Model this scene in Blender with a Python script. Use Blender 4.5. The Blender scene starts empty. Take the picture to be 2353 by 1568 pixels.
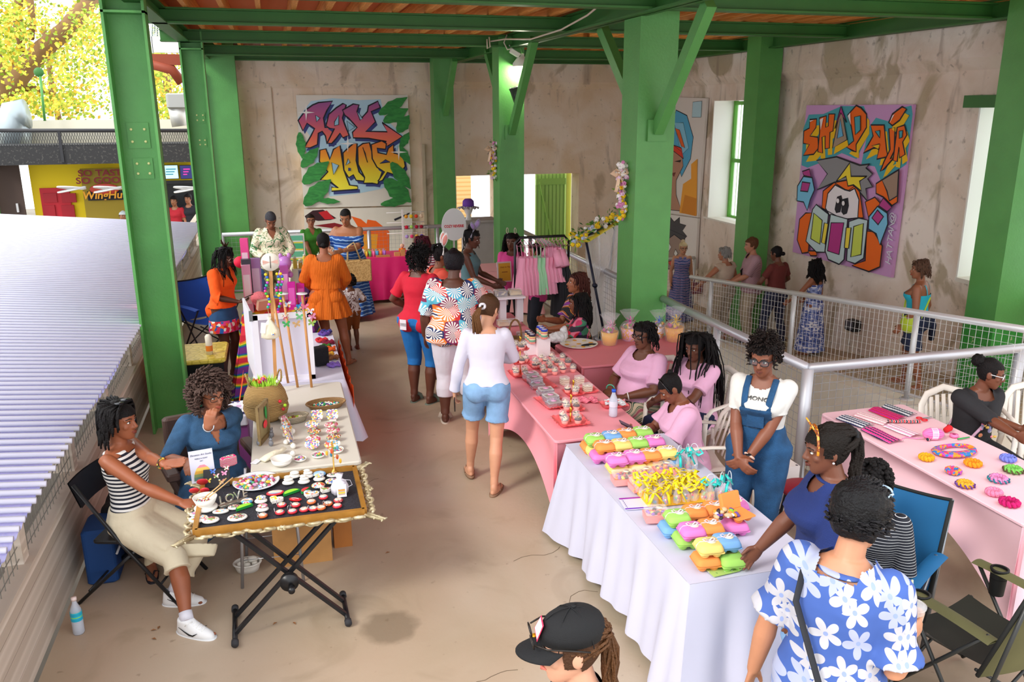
import bpy, bmesh, math, random
import numpy as np
from mathutils import Vector as V, Matrix, noise

# ---------------- camera, world, exposure ----------------
SC = bpy.context.scene
COL = SC.collection
CF, CP, CR, CY, CH = 1926.4, .269666, .003719, .270253, 3.1
fwd = V((math.sin(CY)*math.cos(CP), math.cos(CY)*math.cos(CP), -math.sin(CP)))
_r = V((math.cos(CY), -math.sin(CY), 0)); _d = fwd.cross(_r)
RT = _r*math.cos(CR)+_d*math.sin(CR); DN = _d*math.cos(CR)-_r*math.sin(CR)
cam = bpy.data.objects.new('camera', bpy.data.cameras.new('camera')); COL.objects.link(cam)
cam.data.sensor_width = 36; cam.data.lens = CF*36/2353; cam.data.clip_start = .05; cam.data.clip_end = 200
cam.matrix_world = Matrix(((RT.x, -DN.x, -fwd.x, 0), (RT.y, -DN.y, -fwd.y, 0), (RT.z, -DN.z, -fwd.z, CH), (0, 0, 0, 1)))
SC.camera = cam
SC.view_settings.view_transform = 'Standard'; SC.view_settings.look = 'None'
SC.view_settings.gamma = 1; SC.view_settings.use_curve_mapping = False
SC.view_settings.exposure = 0.9
try: SC.cycles.max_bounces = 12; SC.cycles.diffuse_bounces = 8
except Exception: pass
wd = bpy.data.worlds.new('sky'); SC.world = wd; wd.use_nodes = True
wn = wd.node_tree.nodes; wl = wd.node_tree.links
bg = wn['Background']; bg.inputs['Color'].default_value = (.94, .97, 1.0, 1); bg.inputs['Strength'].default_value = 1.28
sun = bpy.data.objects.new('sun', bpy.data.lights.new('sun', 'SUN')); COL.objects.link(sun)
sun.data.energy = 1.2; sun.data.angle = .25; sun.data.color = (1, .95, .86)
sun.rotation_euler = (math.radians(52), 0, math.radians(-62))   # hazy light from the open left side
_c = wn.new('ShaderNodeTexCoord')

def ray(x, y): return fwd + RT*((x-1176.5)/CF) + DN*((y-784)/CF)
def at(x, y, z=0.):
    d = ray(x, y); return V((0, 0, CH)) + d*((z-CH)/d.z)
def aty(x, y, Y):
    d = ray(x, y); return V((0, 0, CH)) + d*(Y/d.y)
def atx(x, y, X):
    d = ray(x, y); return V((0, 0, CH)) + d*(X/d.x)
PI = math.pi; R = math.radians
rnd = random.Random(7)
ORD = 'first second third fourth fifth sixth seventh eighth ninth tenth eleventh twelfth thirteenth fourteenth fifteenth sixteenth seventeenth eighteenth nineteenth twentieth'.split(); ORD += ['twenty-'+w for w in ORD[:9]]

# ---------------- materials ----------------
def lin(h):
    h = h.lstrip('#'); o = []
    for i in (0, 2, 4):
        c = int(h[i:i+2], 16)/255; o.append(c/12.92 if c <= .04045 else ((c+.055)/1.055)**2.4)
    return (*o, 1)
_mc = {}
def mat(h, rough=.6, metal=0, bump=0, bs=60, var=0, vs=4, trans=0, sheen=0, emit=0, alpha=1, ior=1.45):
    key = (h, rough, metal, bump, bs, var, vs, trans, sheen, emit, alpha)
    if key in _mc: return _mc[key]
    m = bpy.data.materials.new('m_'+h.strip('#')); m.use_nodes = True; nt = m.node_tree; b = nt.nodes['Principled BSDF']
    c = lin(h); b.inputs['Base Color'].default_value = c; b.inputs['Roughness'].default_value = rough
    b.inputs['Metallic'].default_value = metal; b.inputs['Transmission Weight'].default_value = trans
    b.inputs['IOR'].default_value = ior
    if sheen: b.inputs['Sheen Weight'].default_value = sheen
    if alpha < 1: b.inputs['Alpha'].default_value = alpha
    if emit: b.inputs['Emission Color'].default_value = c; b.inputs['Emission Strength'].default_value = emit
    if bump or var:
        tc = nt.nodes.new('ShaderNodeTexCoord')
    if bump:
        n = nt.nodes.new('ShaderNodeTexNoise'); n.inputs['Scale'].default_value = bs; n.inputs['Detail'].default_value = 4
        bm = nt.nodes.new('ShaderNodeBump'); bm.inputs['Strength'].default_value = bump; bm.inputs['Distance'].default_value = .02
        nt.links.new(tc.outputs['Object'], n.inputs['Vector']); nt.links.new(n.outputs['Fac'], bm.inputs['Height']); nt.links.new(bm.outputs['Normal'], b.inputs['Normal'])
    if var:
        n = nt.nodes.new('ShaderNodeTexNoise'); n.inputs['Scale'].default_value = vs; n.inputs['Detail'].default_value = 6
        r = nt.nodes.new('ShaderNodeMapRange'); r.inputs[1].default_value = .3; r.inputs[2].default_value = .7
        r.inputs[3].default_value = 1-var; r.inputs[4].default_value = 1+var*.6
        mx = nt.nodes.new('ShaderNodeVectorMath'); mx.operation = 'SCALE'; mx.inputs[0].default_value = c[:3]
        nt.links.new(tc.outputs['Object'], n.inputs['Vector']); nt.links.new(n.outputs['Fac'], r.inputs[0]); nt.links.new(r.outputs[0], mx.inputs['Scale']); nt.links.new(mx.outputs[0], b.inputs['Base Color'])
    _mc[key] = m; return m
def pat(name, kind, cols, scale=10, rough=.75, pos=None, stretch=(1, 1, 1), dist=0, detail=2, axis='Z', interp='CONSTANT', bump=0, noise_warp=0, rot=(0, 0, 0), metal=0, coord='Object', alpha=1):
    """procedural pattern: kind noise / voronoi / wave / cells (voronoi colour through ramp)"""
    m = bpy.data.materials.new('p_'+name); m.use_nodes = True; nt = m.node_tree; N = nt.nodes.new; L = nt.links.new
    b = nt.nodes['Principled BSDF']; b.inputs['Roughness'].default_value = rough; b.inputs['Metallic'].default_value = metal
    if alpha < 1: b.inputs['Alpha'].default_value = alpha
    tc = N('ShaderNodeTexCoord'); mp = N('ShaderNodeMapping'); mp.inputs['Scale'].default_value = stretch; mp.inputs['Rotation'].default_value = rot
    L(tc.outputs[coord], mp.inputs['Vector']); vec = mp.outputs[0]
    if noise_warp:
        wn_ = N('ShaderNodeTexNoise'); wn_.inputs['Scale'].default_value = 3.; L(vec, wn_.inputs['Vector'])
        mm = N('ShaderNodeVectorMath'); mm.operation = 'MULTIPLY_ADD'; mm.inputs[1].default_value = (noise_warp,)*3; L(wn_.outputs['Color'], mm.inputs[0]); L(vec, mm.inputs[2]); vec = mm.outputs[0]
    if kind == 'noise':
        t = N('ShaderNodeTexNoise'); t.inputs['Detail'].default_value = detail; t.inputs['Distortion'].default_value = dist; out = t.outputs['Fac']
    elif kind == 'wave':
        t = N('ShaderNodeTexWave'); t.bands_direction = axis; t.inputs['Distortion'].default_value = dist; t.inputs['Detail'].default_value = detail; out = t.outputs['Fac']
    elif kind == 'rings':
        t = N('ShaderNodeTexWave'); t.wave_type = 'RINGS'; t.inputs['Distortion'].default_value = dist; out = t.outputs['Fac']
    elif kind == 'edge':
        t = N('ShaderNodeTexVoronoi'); t.feature = 'DISTANCE_TO_EDGE'; out = t.outputs['Distance']
    elif kind == 'voronoi':
        t = N('ShaderNodeTexVoronoi'); out = t.outputs['Distance']
    else:
        t = N('ShaderNodeTexVoronoi'); sp = N('ShaderNodeSeparateColor'); L(t.outputs['Color'], sp.inputs[0]); out = sp.outputs[0]
    t.inputs['Scale'].default_value = scale; L(vec, t.inputs['Vector'])
    r = N('ShaderNodeValToRGB'); r.color_ramp.interpolation = interp; cr = r.color_ramp
    n = len(cols); pos = pos or [i/n for i in range(n)]
    while len(cr.elements) < n: cr.elements.new(.5)
    for e, p, c in zip(cr.elements, pos, cols): e.position = p; e.color = lin(c)
    L(out, r.inputs[0]); L(r.outputs[0], b.inputs['Base Color'])
    if bump:
        bm = N('ShaderNodeBump'); bm.inputs['Strength'].default_value = bump; bm.inputs['Distance'].default_value = .01; L(out, bm.inputs['Height']); L(bm.outputs[0], b.inputs['Normal'])
    return m
def motif(name, kind, bg, cols, scale, n=5, r=.42, mid='#f0d060', rough=.8):
    """printed cloth: flowers with n petals, or fans of n coloured rays, scattered on the x-z plane of the garment"""
    m = bpy.data.materials.new('p_'+name); m.use_nodes = True; nt = m.node_tree; L = nt.links.new; b = nt.nodes['Principled BSDF']; b.inputs['Roughness'].default_value = rough
    def N(t, **k):
        o = nt.nodes.new(t)
        for a, v in k.items(): setattr(o, a, v)
        return o
    def mth(op, a, c=None, d=None):
        o = N('ShaderNodeMath', operation=op)
        for i, v in enumerate((a, c, d)):
            if v is None: continue
            if isinstance(v, (int, float)): o.inputs[i].default_value = v
            else: L(v, o.inputs[i])
        return o.outputs[0]
    def mix(f, a, c):
        o = N('ShaderNodeMix', data_type='RGBA'); L(f, o.inputs[0])
        for i, v in ((6, a), (7, c)):
            if isinstance(v, str): o.inputs[i].default_value = lin(v)
            else: L(v, o.inputs[i])
        return o.outputs[2]
    tc = N('ShaderNodeTexCoord'); sp = N('ShaderNodeSeparateXYZ'); L(tc.outputs['Object'], sp.inputs[0]); cb = N('ShaderNodeCombineXYZ')
    L(mth('ADD', sp.outputs[0], mth('MULTIPLY', sp.outputs[1], .8)), cb.inputs[0]); L(sp.outputs[2], cb.inputs[1])
    v = N('ShaderNodeTexVoronoi', voronoi_dimensions='2D'); v.inputs['Scale'].default_value = scale; L(cb.outputs[0], v.inputs['Vector'])
    df = N('ShaderNodeVectorMath', operation='SUBTRACT'); L(cb.outputs[0], df.inputs[0]); L(v.outputs['Position'], df.inputs[1]); s2 = N('ShaderNodeSeparateXYZ'); L(df.outputs[0], s2.inputs[0])
    cc = N('ShaderNodeSeparateColor'); L(v.outputs['Color'], cc.inputs[0]); th = mth('ADD', mth('ARCTAN2', s2.outputs[1], s2.outputs[0]), mth('MULTIPLY', cc.outputs[1], 6.)); dist = v.outputs['Distance']
    rp = N('ShaderNodeValToRGB'); rp.color_ramp.interpolation = 'CONSTANT'; e = rp.color_ramp.elements
    while len(e) < len(cols): e.new(.5)
    for i, c in enumerate(cols): e[i].position = i/len(cols); e[i].color = lin(c)
    L(cc.outputs[0], rp.inputs[0])
    if kind == 'flower':
        edge = mth('MULTIPLY_ADD', mth('ABSOLUTE', mth('COSINE', mth('MULTIPLY', th, n/2))), r*.75, r*.32); vein = mth('LESS_THAN', mth('ABSOLUTE', mth('SINE', mth('MULTIPLY', th, n/2))), .1)
        out = mix(mth('LESS_THAN', dist, edge), bg, rp.outputs[0]); out = mix(mth('LESS_THAN', dist, r*.16), out, mid)
    else:
        out = mix(mth('GREATER_THAN', mth('SINE', mth('MULTIPLY', th, n)), 0.), bg, rp.outputs[0]); out = mix(mth('GREATER_THAN', dist, r), out, rp.outputs[0])
    L(out, b.inputs['Base Color']); return m
def glass(h='#ffffff', a=.22, rough=.08):
    return mat(h, rough=rough, alpha=a)

# ---------------- mesh builder ----------------
class M:
    def __init__(s): s.v = []; s.f = []; s.mi = []; s.cur = 0; s.sm = []
    def _add(s, vs, fs, sm=True):
        o = len(s.v); s.v += [tuple(p) for p in vs]
        for f in fs: s.f.append(tuple(i+o for i in f)); s.mi.append(s.cur); s.sm.append(sm)
        return s
    def mat(s, i): s.cur = i; return s
    def box(s, c, d, rz=0, rx=0, ry=0, taper=1., b=0):
        c = V(c); x, y, z = d[0]/2, d[1]/2, d[2]/2; m = Matrix.Rotation(rz, 3, 'Z') @ Matrix.Rotation(ry, 3, 'Y') @ Matrix.Rotation(rx, 3, 'X')
        if b:   # bevelled: rounded plan outline
            P = []
            for sx, sy in ((1, 1), (-1, 1), (-1, -1), (1, -1)):
                for k in range(4):
                    a = {(1, 1): 0, (-1, 1): 90, (-1, -1): 180, (1, -1): 270}[(sx, sy)]+k*30
                    P.append((sx*(x-b)+b*math.cos(R(a)), sy*(y-b)+b*math.sin(R(a))))
            n = len(P); bz = min(b*.6, z*.5); vs = []
            for zz, ins, tp in ((-z, bz, 1), (-z+bz, 0, 1), (z-bz, 0, taper), (z, bz, taper)):
                for px, py in P: vs.append(c + m @ V((px*tp*(1-ins/x), py*tp*(1-ins/y), zz)))
            fs = [tuple(reversed(range(n))), tuple(range(3*n, 4*n))]
            for j in range(3):
                for i in range(n): fs.append((j*n+i, j*n+(i+1) % n, (j+1)*n+(i+1) % n, (j+1)*n+i))
            return s._add(vs, fs, False)
        vs = [c + m @ V((sx*x*(taper if sz > 0 else 1), sy*y*(taper if sz > 0 else 1), sz*z)) for sz in (-1, 1) for sy in (-1, 1) for sx in (-1, 1)]
        return s._add(vs, [(0, 2, 3, 1), (4, 5, 7, 6), (0, 1, 5, 4), (2, 6, 7, 3), (0, 4, 6, 2), (1, 3, 7, 5)], False)
    def bar(s, a, b, w, h, up=(0, 0, 1)):
        a = V(a); b = V(b); d = (b-a); l = d.length; d.normalize(); u = V(up)
        if abs(d.dot(u)) > .98: u = V((0, 1, 0))
        x = d.cross(u).normalized(); u = x.cross(d)
        vs = [p + x*sx*w/2 + u*sz*h/2 for p in (a, b) for sz in (-1, 1) for sx in (-1, 1)]
        return s._add(vs, [(0, 1, 3, 2), (4, 6, 7, 5), (0, 4, 5, 1), (2, 3, 7, 6), (0, 2, 6, 4), (1, 5, 7, 3)], False)
    def tube(s, pts, r, n=8, cap=True, closed=False, flat=1., up=None):
        pts = [V(p) for p in pts]; k = len(pts)
        rs = list(r) if hasattr(r, '__len__') else [r]*k
        vs = []; prev = V(up) if up else None
        for i, p in enumerate(pts):
            a = pts[(i-1) % k] if (i > 0 or closed) else p; b = pts[(i+1) % k] if (i < k-1 or closed) else p
            d = (b-a); d = d.normalized() if d.length > 1e-9 else V((0, 0, 1))
            if prev is None: prev = V((0, 0, 1)) if abs(d.z) < .9 else V((0, 1, 0))
            x = d.cross(prev)
            if x.length < 1e-6: x = d.orthogonal()
            x.normalize(); u = x.cross(d).normalized(); prev = u
            rr = rs[i]; rx, ru = (rr if hasattr(rr, '__len__') else (rr, rr*flat))
            for j in range(n):
                t = 2*PI*j/n; vs.append(p + x*(rx*math.cos(t)) + u*(ru*math.sin(t)))
        fs = []
        for i in range(k if closed else k-1):
            for j in range(n):
                a = i*n; b = ((i+1) % k)*n; fs.append((a+j, a+(j+1) % n, b+(j+1) % n, b+j))
        if cap and not closed: fs += [tuple(reversed(range(n))), tuple(range((k-1)*n, k*n))]
        return s._add(vs, fs)
    def lathe(s, c, prof, n=20, m=None, cap=True, arc=1.):
        c = V(c); m = m or Matrix.Identity(3); vs = []
        for r, z in prof:
            for j in range(n): t = 2*PI*j/n; vs.append(c + m @ V((r*math.cos(t), r*math.sin(t), z)))
        fs = []
        for i in range(len(prof)-1):
            for j in range(n): fs.append((i*n+j, i*n+(j+1) % n, (i+1)*n+(j+1) % n, (i+1)*n+j))
        if cap:
            if prof[0][0] > 1e-5: fs.append(tuple(reversed(range(n))))
            if prof[-1][0] > 1e-5: k = (len(prof)-1)*n; fs.append(tuple(range(k, k+n)))
        return s._add(vs, fs)
    def ell(s, c, r, m=None, n=16, k=10):
        r = (r,)*3 if not hasattr(r, '__len__') else r; m = m or Matrix.Identity(3); c = V(c); vs = []; fs = []
        for i in range(k+1):
            a = -PI/2 + PI*i/k
            for j in range(n):
                t = 2*PI*j/n; vs.append(c + m @ V((r[0]*math.cos(a)*math.cos(t), r[1]*math.cos(a)*math.sin(t), r[2]*math.sin(a))))
        for i in range(k):
            for j in range(n): fs.append((i*n+j, i*n+(j+1) % n, (i+1)*n+(j+1) % n, (i+1)*n+j))
        return s._add(vs, fs)
    def loft(s, secs, n=24, m=None, o=(0, 0, 0), fold=None, cap=True, sq=2.):
        """secs (z, rx, ry, cx, cy)"""
        m = m or Matrix.Identity(3); o = V(o); vs = []; fs = []
        for i, q in enumerate(secs):
            z, rx, ry = q[:3]; cx = q[3] if len(q) > 3 else 0; cy = q[4] if len(q) > 4 else 0
            for j in range(n):
                t = 2*PI*j/n; k = fold(i/(len(secs)-1), t) if fold else 1.
                ct, st = math.cos(t), math.sin(t); e = 2/sq
                x = cx + rx*k*math.copysign(abs(ct)**e, ct); y = cy + ry*k*math.copysign(abs(st)**e, st)
                vs.append(o + m @ V((x, y, z)))
        for i in range(len(secs)-1):
            for j in range(n): fs.append((i*n+j, i*n+(j+1) % n, (i+1)*n+(j+1) % n, (i+1)*n+j))
        if cap: fs += [tuple(reversed(range(n))), tuple(range((len(secs)-1)*n, len(secs)*n))]
        return s._add(vs, fs)
    def prism(s, poly, z0, z1, f=lambda x, y, z: (x, y, z)):
        n = len(poly); vs = [f(x, y, z0) for x, y in poly] + [f(x, y, z1) for x, y in poly]
        fs = [tuple(reversed(range(n))), tuple(range(n, 2*n))] + [(i, (i+1) % n, n+(i+1) % n, n+i) for i in range(n)]
        return s._add(vs, fs, False)
    def quad(s, *p): return s._add(p, [tuple(range(len(p)))], False)
    def grid(s, f, nu, nv):
        vs = [f(i/nu, j/nv) for i in range(nu+1) for j in range(nv+1)]
        return s._add(vs, [(i*(nv+1)+j, (i+1)*(nv+1)+j, (i+1)*(nv+1)+j+1, i*(nv+1)+j+1) for i in range(nu) for j in range(nv)])
    def mesh(s, name):
        me = bpy.data.meshes.new(name); me.from_pydata(s.v, [], s.f)
        me.polygons.foreach_set('use_smooth', s.sm); me.polygons.foreach_set('material_index', s.mi); me.update(); return me
    def b(s, name, mats, parent=None): return s.build(name, mats, parent, False)
    def build(s, name, mats, parent=None, w=True, smooth=None):
        """w: coordinates are world ones, taken relative to the unrotated parents"""
        me = s.mesh(name)
        if w and parent is not None:
            off = V((0, 0, 0)); p = parent
            while p: off += p.location; p = p.parent
            me.transform(Matrix.Translation(-off))
        for m_ in (mats if isinstance(mats, (list, tuple)) else [mats]): me.materials.append(m_)
        if smooth is False: me.polygons.foreach_set('use_smooth', [False]*len(me.polygons))
        o = bpy.data.objects.new(name, me); COL.objects.link(o)
        if parent is not None: o.parent = parent
        return o
def tag(o, label=None, cat=None, group=None, kind=None):
    if label: o['label'] = label
    if cat: o['category'] = cat
    if group: o['group'] = group
    if kind: o['kind'] = kind
    return o
def thing(name, label, cat, loc=(0, 0, 0), rz=0, group=None):
    o = bpy.data.objects.new(name, None); COL.objects.link(o); o.location = loc; o.rotation_euler = (0, 0, rz); o.empty_display_size = .1
    return tag(o, label, cat, group)
def struct(name, mb, m): return tag(mb.build(name, m), kind='structure')
def centre(o):
    """put the origin of a one-mesh thing at its own base"""
    c = np.empty(len(o.data.vertices)*3); o.data.vertices.foreach_get('co', c); c = c.reshape(-1, 3)
    p = V(((c[:, 0].min()+c[:, 0].max())/2, (c[:, 1].min()+c[:, 1].max())/2, c[:, 2].min()))
    o.data.transform(Matrix.Translation(-p)); o.location = p; return o
def dup(root, loc, rz=0, label=None, group=None, scale=None):
    r = root.copy(); COL.objects.link(r); r.location = loc; r.rotation_euler = (0, 0, rz)
    if label: r['label'] = label
    if group: r['group'] = group
    if scale: r.scale = (scale,)*3
    for ch in list(root.children):
        c = ch.copy(); COL.objects.link(c); c.parent = r
        for g in list(ch.children):
            d = g.copy(); COL.objects.link(d); d.parent = c
    return r
def recol(root, names, m):
    """own mesh data with another material for the named parts of a copy"""
    for ch in root.children:
        if ch.name.split('.')[0] in names: ch.data = ch.data.copy(); ch.data.materials[0] = m
def text(body, size, m, parent, loc, mtx, name='lettering', ext=.002, sx=1., shear=0, align='CENTER', bold=0):
    cu = bpy.data.curves.new(name, 'FONT'); cu.body = body; cu.size = size; cu.extrude = ext; cu.align_x = align; cu.align_y = 'CENTER'; cu.shear = shear; cu.resolution_u = 3; cu.offset = bold
    o = bpy.data.objects.new(name, cu); COL.objects.link(o); dg = bpy.context.evaluated_depsgraph_get(); dg.update()
    me = bpy.data.meshes.new_from_object(o.evaluated_get(dg)); bpy.data.objects.remove(o); me.name = name
    M4 = mtx.to_4x4() if len(mtx) == 3 else mtx
    me.transform(Matrix.Translation(V(loc)) @ M4 @ Matrix.Diagonal((sx, 1, 1, 1)))
    if parent is not None:
        off = V((0, 0, 0)); p = parent
        while p: off += p.location; p = p.parent
        me.transform(Matrix.Translation(-off))
    me.materials.clear(); me.materials.append(m)
    o = bpy.data.objects.new(name, me); COL.objects.link(o); o.parent = parent; return o
MXZ = Matrix(((1, 0, 0), (0, 0, -1), (0, 1, 0)))      # writing upright on a plane facing -Y
MYZ = Matrix(((0, 0, -1), (-1, 0, 0), (0, 1, 0)))     # upright on a plane facing -X
# ================= the building =================
def plaster(name, base, pale, dark, grime):
    m = bpy.data.materials.new(name); m.use_nodes = True; nt = m.node_tree; N = nt.nodes.new; L = nt.links.new; b = nt.nodes['Principled BSDF']
    b.inputs['Roughness'].default_value = .9; tc = N('ShaderNodeTexCoord')
    def nz(sc, det, stretch=(1, 1, 1), dist=0):
        mp = N('ShaderNodeMapping'); mp.inputs['Scale'].default_value = stretch; L(tc.outputs['Object'], mp.inputs['Vector'])
        t = N('ShaderNodeTexNoise'); t.inputs['Scale'].default_value = sc; t.inputs['Detail'].default_value = det; t.inputs['Distortion'].default_value = dist; L(mp.outputs[0], t.inputs['Vector']); return t.outputs['Fac']
    def mix(a, c, fac, lo, hi, k=1.):
        r = N('ShaderNodeMapRange'); r.inputs[1].default_value = lo; r.inputs[2].default_value = hi; r.inputs[4].default_value = k; L(fac, r.inputs[0])
        x = N('ShaderNodeMix'); x.data_type = 'RGBA'; L(r.outputs[0], x.inputs[0])
        if isinstance(a, str): x.inputs[6].default_value = lin(a)
        else: L(a, x.inputs[6])
        x.inputs[7].default_value = lin(c); return x.outputs[2]
    c = mix(base, pale, nz(1.1, 6, dist=.6), .35, .62)
    c = mix(c, dark, nz(.9, 8, (1, 1, .8), 1.2), .56, .62, .75)
    c = mix(c, grime, nz(1.5, 8, (3, 3, .5), .3), .58, .72, .7)
    c = mix(c, '#6b5e50', nz(9, 8), .62, .75, .6)
    L(c, b.inputs['Base Color'])
    bm = N('ShaderNodeBump'); bm.inputs['Strength'].default_value = .5; bm.inputs['Distance'].default_value = .03; L(nz(6, 10), bm.inputs['Height']); L(bm.outputs[0], b.inputs['Normal'])
    return m
WALL = plaster('old_plaster', '#dcc2a2', '#ead9c6', '#b8a286', '#a08a78')
WALLR = plaster('old_plaster_right', '#dac6b4', '#efe4da', '#a89878', '#9a8878')
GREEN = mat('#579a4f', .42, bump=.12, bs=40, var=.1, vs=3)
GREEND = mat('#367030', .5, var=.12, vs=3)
STEEL = mat('#b9bcc2', .35, metal=.75, var=.06)
RAIL = mat('#c4c5cb', .4, metal=.5)
WIRE = mat('#9a9ca2', .5, metal=.2)

def floor_mat():
    m = bpy.data.materials.new('polished_concrete'); m.use_nodes = True; nt = m.node_tree; N = nt.nodes.new; L = nt.links.new; b = nt.nodes['Principled BSDF']
    tc = N('ShaderNodeTexCoord')
    def nz(sc, det, dist=0):
        t = N('ShaderNodeTexNoise'); t.inputs['Scale'].default_value = sc; t.inputs['Detail'].default_value = det; t.inputs['Distortion'].default_value = dist; L(tc.outputs['Object'], t.inputs['Vector']); return t.outputs['Fac']
    def mix(a, c, fac, lo, hi, k=1.):
        r = N('ShaderNodeMapRange'); r.inputs[1].default_value = lo; r.inputs[2].default_value = hi; r.inputs[4].default_value = k; L(fac, r.inputs[0])
        x = N('ShaderNodeMix'); x.data_type = 'RGBA'; L(r.outputs[0], x.inputs[0])
        if isinstance(a, str): x.inputs[6].default_value = lin(a)
        else: L(a, x.inputs[6])
        x.inputs[7].default_value = lin(c); return x.outputs[2]
    c = mix('#a9977f', '#b8a894', nz(.9, 7, .5), .35, .65)
    c = mix(c, '#b39a84', nz(.35, 4, .8), .45, .6, .8)
    c = mix(c, '#8d7b62', nz(1.7, 9, 1.), .55, .72, .5)
    c = mix(c, '#75654f', nz(14, 6), .68, .75, .5)
    # the round damp stain in the aisle
    p = at(897, 1442); d = N('ShaderNodeVectorMath'); d.operation = 'DISTANCE'; d.inputs[1].default_value = p
    w = N('ShaderNodeVectorMath'); w.operation = 'MULTIPLY'; w.inputs[1].default_value = (1, 1, 1); L(tc.outputs['Object'], w.inputs[0]); L(w.outputs[0], d.inputs[0])
    ad = N('ShaderNodeMath'); ad.operation = 'MULTIPLY_ADD'; ad.inputs[1].default_value = .12; L(nz(9, 5), ad.inputs[0]); L(d.outputs['Value'], ad.inputs[2])
    r = N('ShaderNodeMapRange'); r.inputs[1].default_value = .26; r.inputs[2].default_value = .2; r.inputs[4].default_value = .55; L(ad.outputs[0], r.inputs[0])
    x = N('ShaderNodeMix'); x.data_type = 'RGBA'; L(r.outputs[0], x.inputs[0]); L(c, x.inputs[6]); x.inputs[7].default_value = lin('#6a5d4b'); c = x.outputs[2]
    L(c, b.inputs['Base Color'])
    rr = N('ShaderNodeMapRange'); rr.inputs[3].default_value = .28; rr.inputs[4].default_value = .6; L(nz(2, 5), rr.inputs[0]); L(rr.outputs[0], b.inputs['Roughness'])
    bm = N('ShaderNodeBump'); bm.inputs['Strength'].default_value = .12; bm.inputs['Distance'].default_value = .01; L(nz(25, 6), bm.inputs['Height']); L(bm.outputs[0], b.inputs['Normal'])
    return m
FLOOR = floor_mat()
# floor slab: aisle side, then strip right of the rail corner
struct('floor', M().box((1.32, 6.6, -.15), (5.64, 17.2, .3)).box((6.5, 1.8, -.15), (4.72, 7.6, .3)), FLOOR)
struct('floor_lower', M().box((3.4, 13, -1.2), (9.8, 14, .1)), mat('#b9ab98', .7, var=.15, vs=1.5))
# ramp beside the right wall, falling away from the camera, on a pale side wall
rz = lambda y: -.12*(y-7.) if y > 7 else 0
MR = M()
def wedge(mb, x0, x1, ys, zt, zb):
    for a, b in zip(ys[:-1], ys[1:]):
        mb._add([(x0, a, zb), (x1, a, zb), (x1, b, zb), (x0, b, zb), (x0, a, zt(a)), (x1, a, zt(a)), (x1, b, zt(b)), (x0, b, zt(b))],
                [(0, 3, 2, 1), (4, 5, 6, 7), (0, 1, 5, 4), (2, 3, 7, 6), (0, 4, 7, 3), (1, 2, 6, 5)], False)
wedge(MR, 6.24, 8.2, [5.6, 7, 10, 13.2], rz, -1.2); MR.box((7.2, 15.6, -1.), (2, 4.8, .6))
struct('floor_ramp', MR, mat('#c2ae92', .6, var=.15, vs=2, bump=.1))
MK = M(); wedge(MK, 5.98, 6.24, [5.6, 7, 10, 11.7], lambda y: .2-.112*(y-6.8), -1.2)
struct('trim_1', MK, mat('#f0eadc', .7, var=.05))
# back wall with two doorways, ledge and upper band
d0, d1, d2, d3 = 3.75, 4.62, 5.16, 6.56
MB = M(); zt = 4.5; dz = 1.72
for a, b in ((-.62, d0), (d1, d2), (d3, 8.4)): MB.box(((a+b)/2, 18.25, (zt-1.2)/2), (b-a, .5, zt+1.2))
for a, b in ((d0, d1), (d2, d3)): MB.box(((a+b)/2, 18.25, (zt+dz)/2), (b-a, .5, zt-dz))
MB.box((d1+.02+.2, 18.06, 1.4), (.01, .01, .01))
struct('wall_back', MB, WALL)
def ledge(mb, f): # band section, f maps (along, out, z)
    for a, b in ((0, 1),):
        pr = [(-.02, 3.5), (.12, 3.66), (.12, 4.5), (-.02, 4.5)]
        vs = [f(t, o, z) for t in (0, 1) for o, z in pr]
        mb._add(vs, [(0, 3, 2, 1), (4, 5, 6, 7), (0, 1, 5, 4), (1, 2, 6, 5), (2, 3, 7, 6), (3, 0, 4, 7)], False)
LB = M(); ledge(LB, lambda t, o, z: (-.62+9.*t, 18-o, z)); struct('trim_2', LB, WALL)
MG = M().box((.05, 17.985, 1.3), (.012, .03, 5)).box((3.05, 17.97, .6), (.06, .07, 3.6)); struct('trim_3', MG, mat('#c4b298', .9, var=.15))
# right wall with window openings
w1a, w1b = 13.05, 14.68; w2a, w2b = 6.2, 8.35
MW = M(); X0, X1 = 8.0, 8.5
def wseg(a, b, z0, z1): MW.box(((X0+X1)/2, (a+b)/2, (z0+z1)/2), (X1-X0, b-a, z1-z0))
for a, b in ((w1b, 18.4), (w2b, w1a), (2.0, 3.6)): wseg(a, b, -1.2, 4.5)
for a, b in ((w1a, w1b), (w2a, w2b), (3.6, 5.3)): wseg(a, b, 3.24, 4.5); wseg(a, b, -1.2, 1.05)
wseg(5.3, w2a, -1.2, 4.5)
struct('wall_right', MW, WALLR)
LR = M(); ledge(LR, lambda t, o, z: (8-o, 2.+16.*t, z)); struct('trim_4', LR, WALLR)
GY = mat('#5fa83c', .45)
for i, (a, b, nsl) in enumerate(((w1a, w1b, 3), (w2a, w2b, 4))):
    f = M()
    for y in (a+.04, b-.04): f.box((8.44, y, 2.15), (.07, .08, 2.18))
    for z in (1.08, 2.15, 3.2): f.box((8.44, (a+b)/2, z), (.06, b-a, .07))
    o = struct('window_%d' % (i+1), f, GY)
    g = M()
    for k in range(1, 14): g.box((8.45, a+(b-a)*k/14, 2.15), (.02, .015, 2.1))
    g.build('window_grille', mat('#cfe3c4', .5), o)
    J = M().box((8.25, b-.012, 2.15), (.5, .024, 2.2)).box((8.25, (a+b)/2, 1.062), (.52, b-a, .024)); J.build('window_daylight_liner', mat('#f6f4f0', .6), o)  # added liner; its white stands in for glaring daylight on jamb and sill
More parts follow.
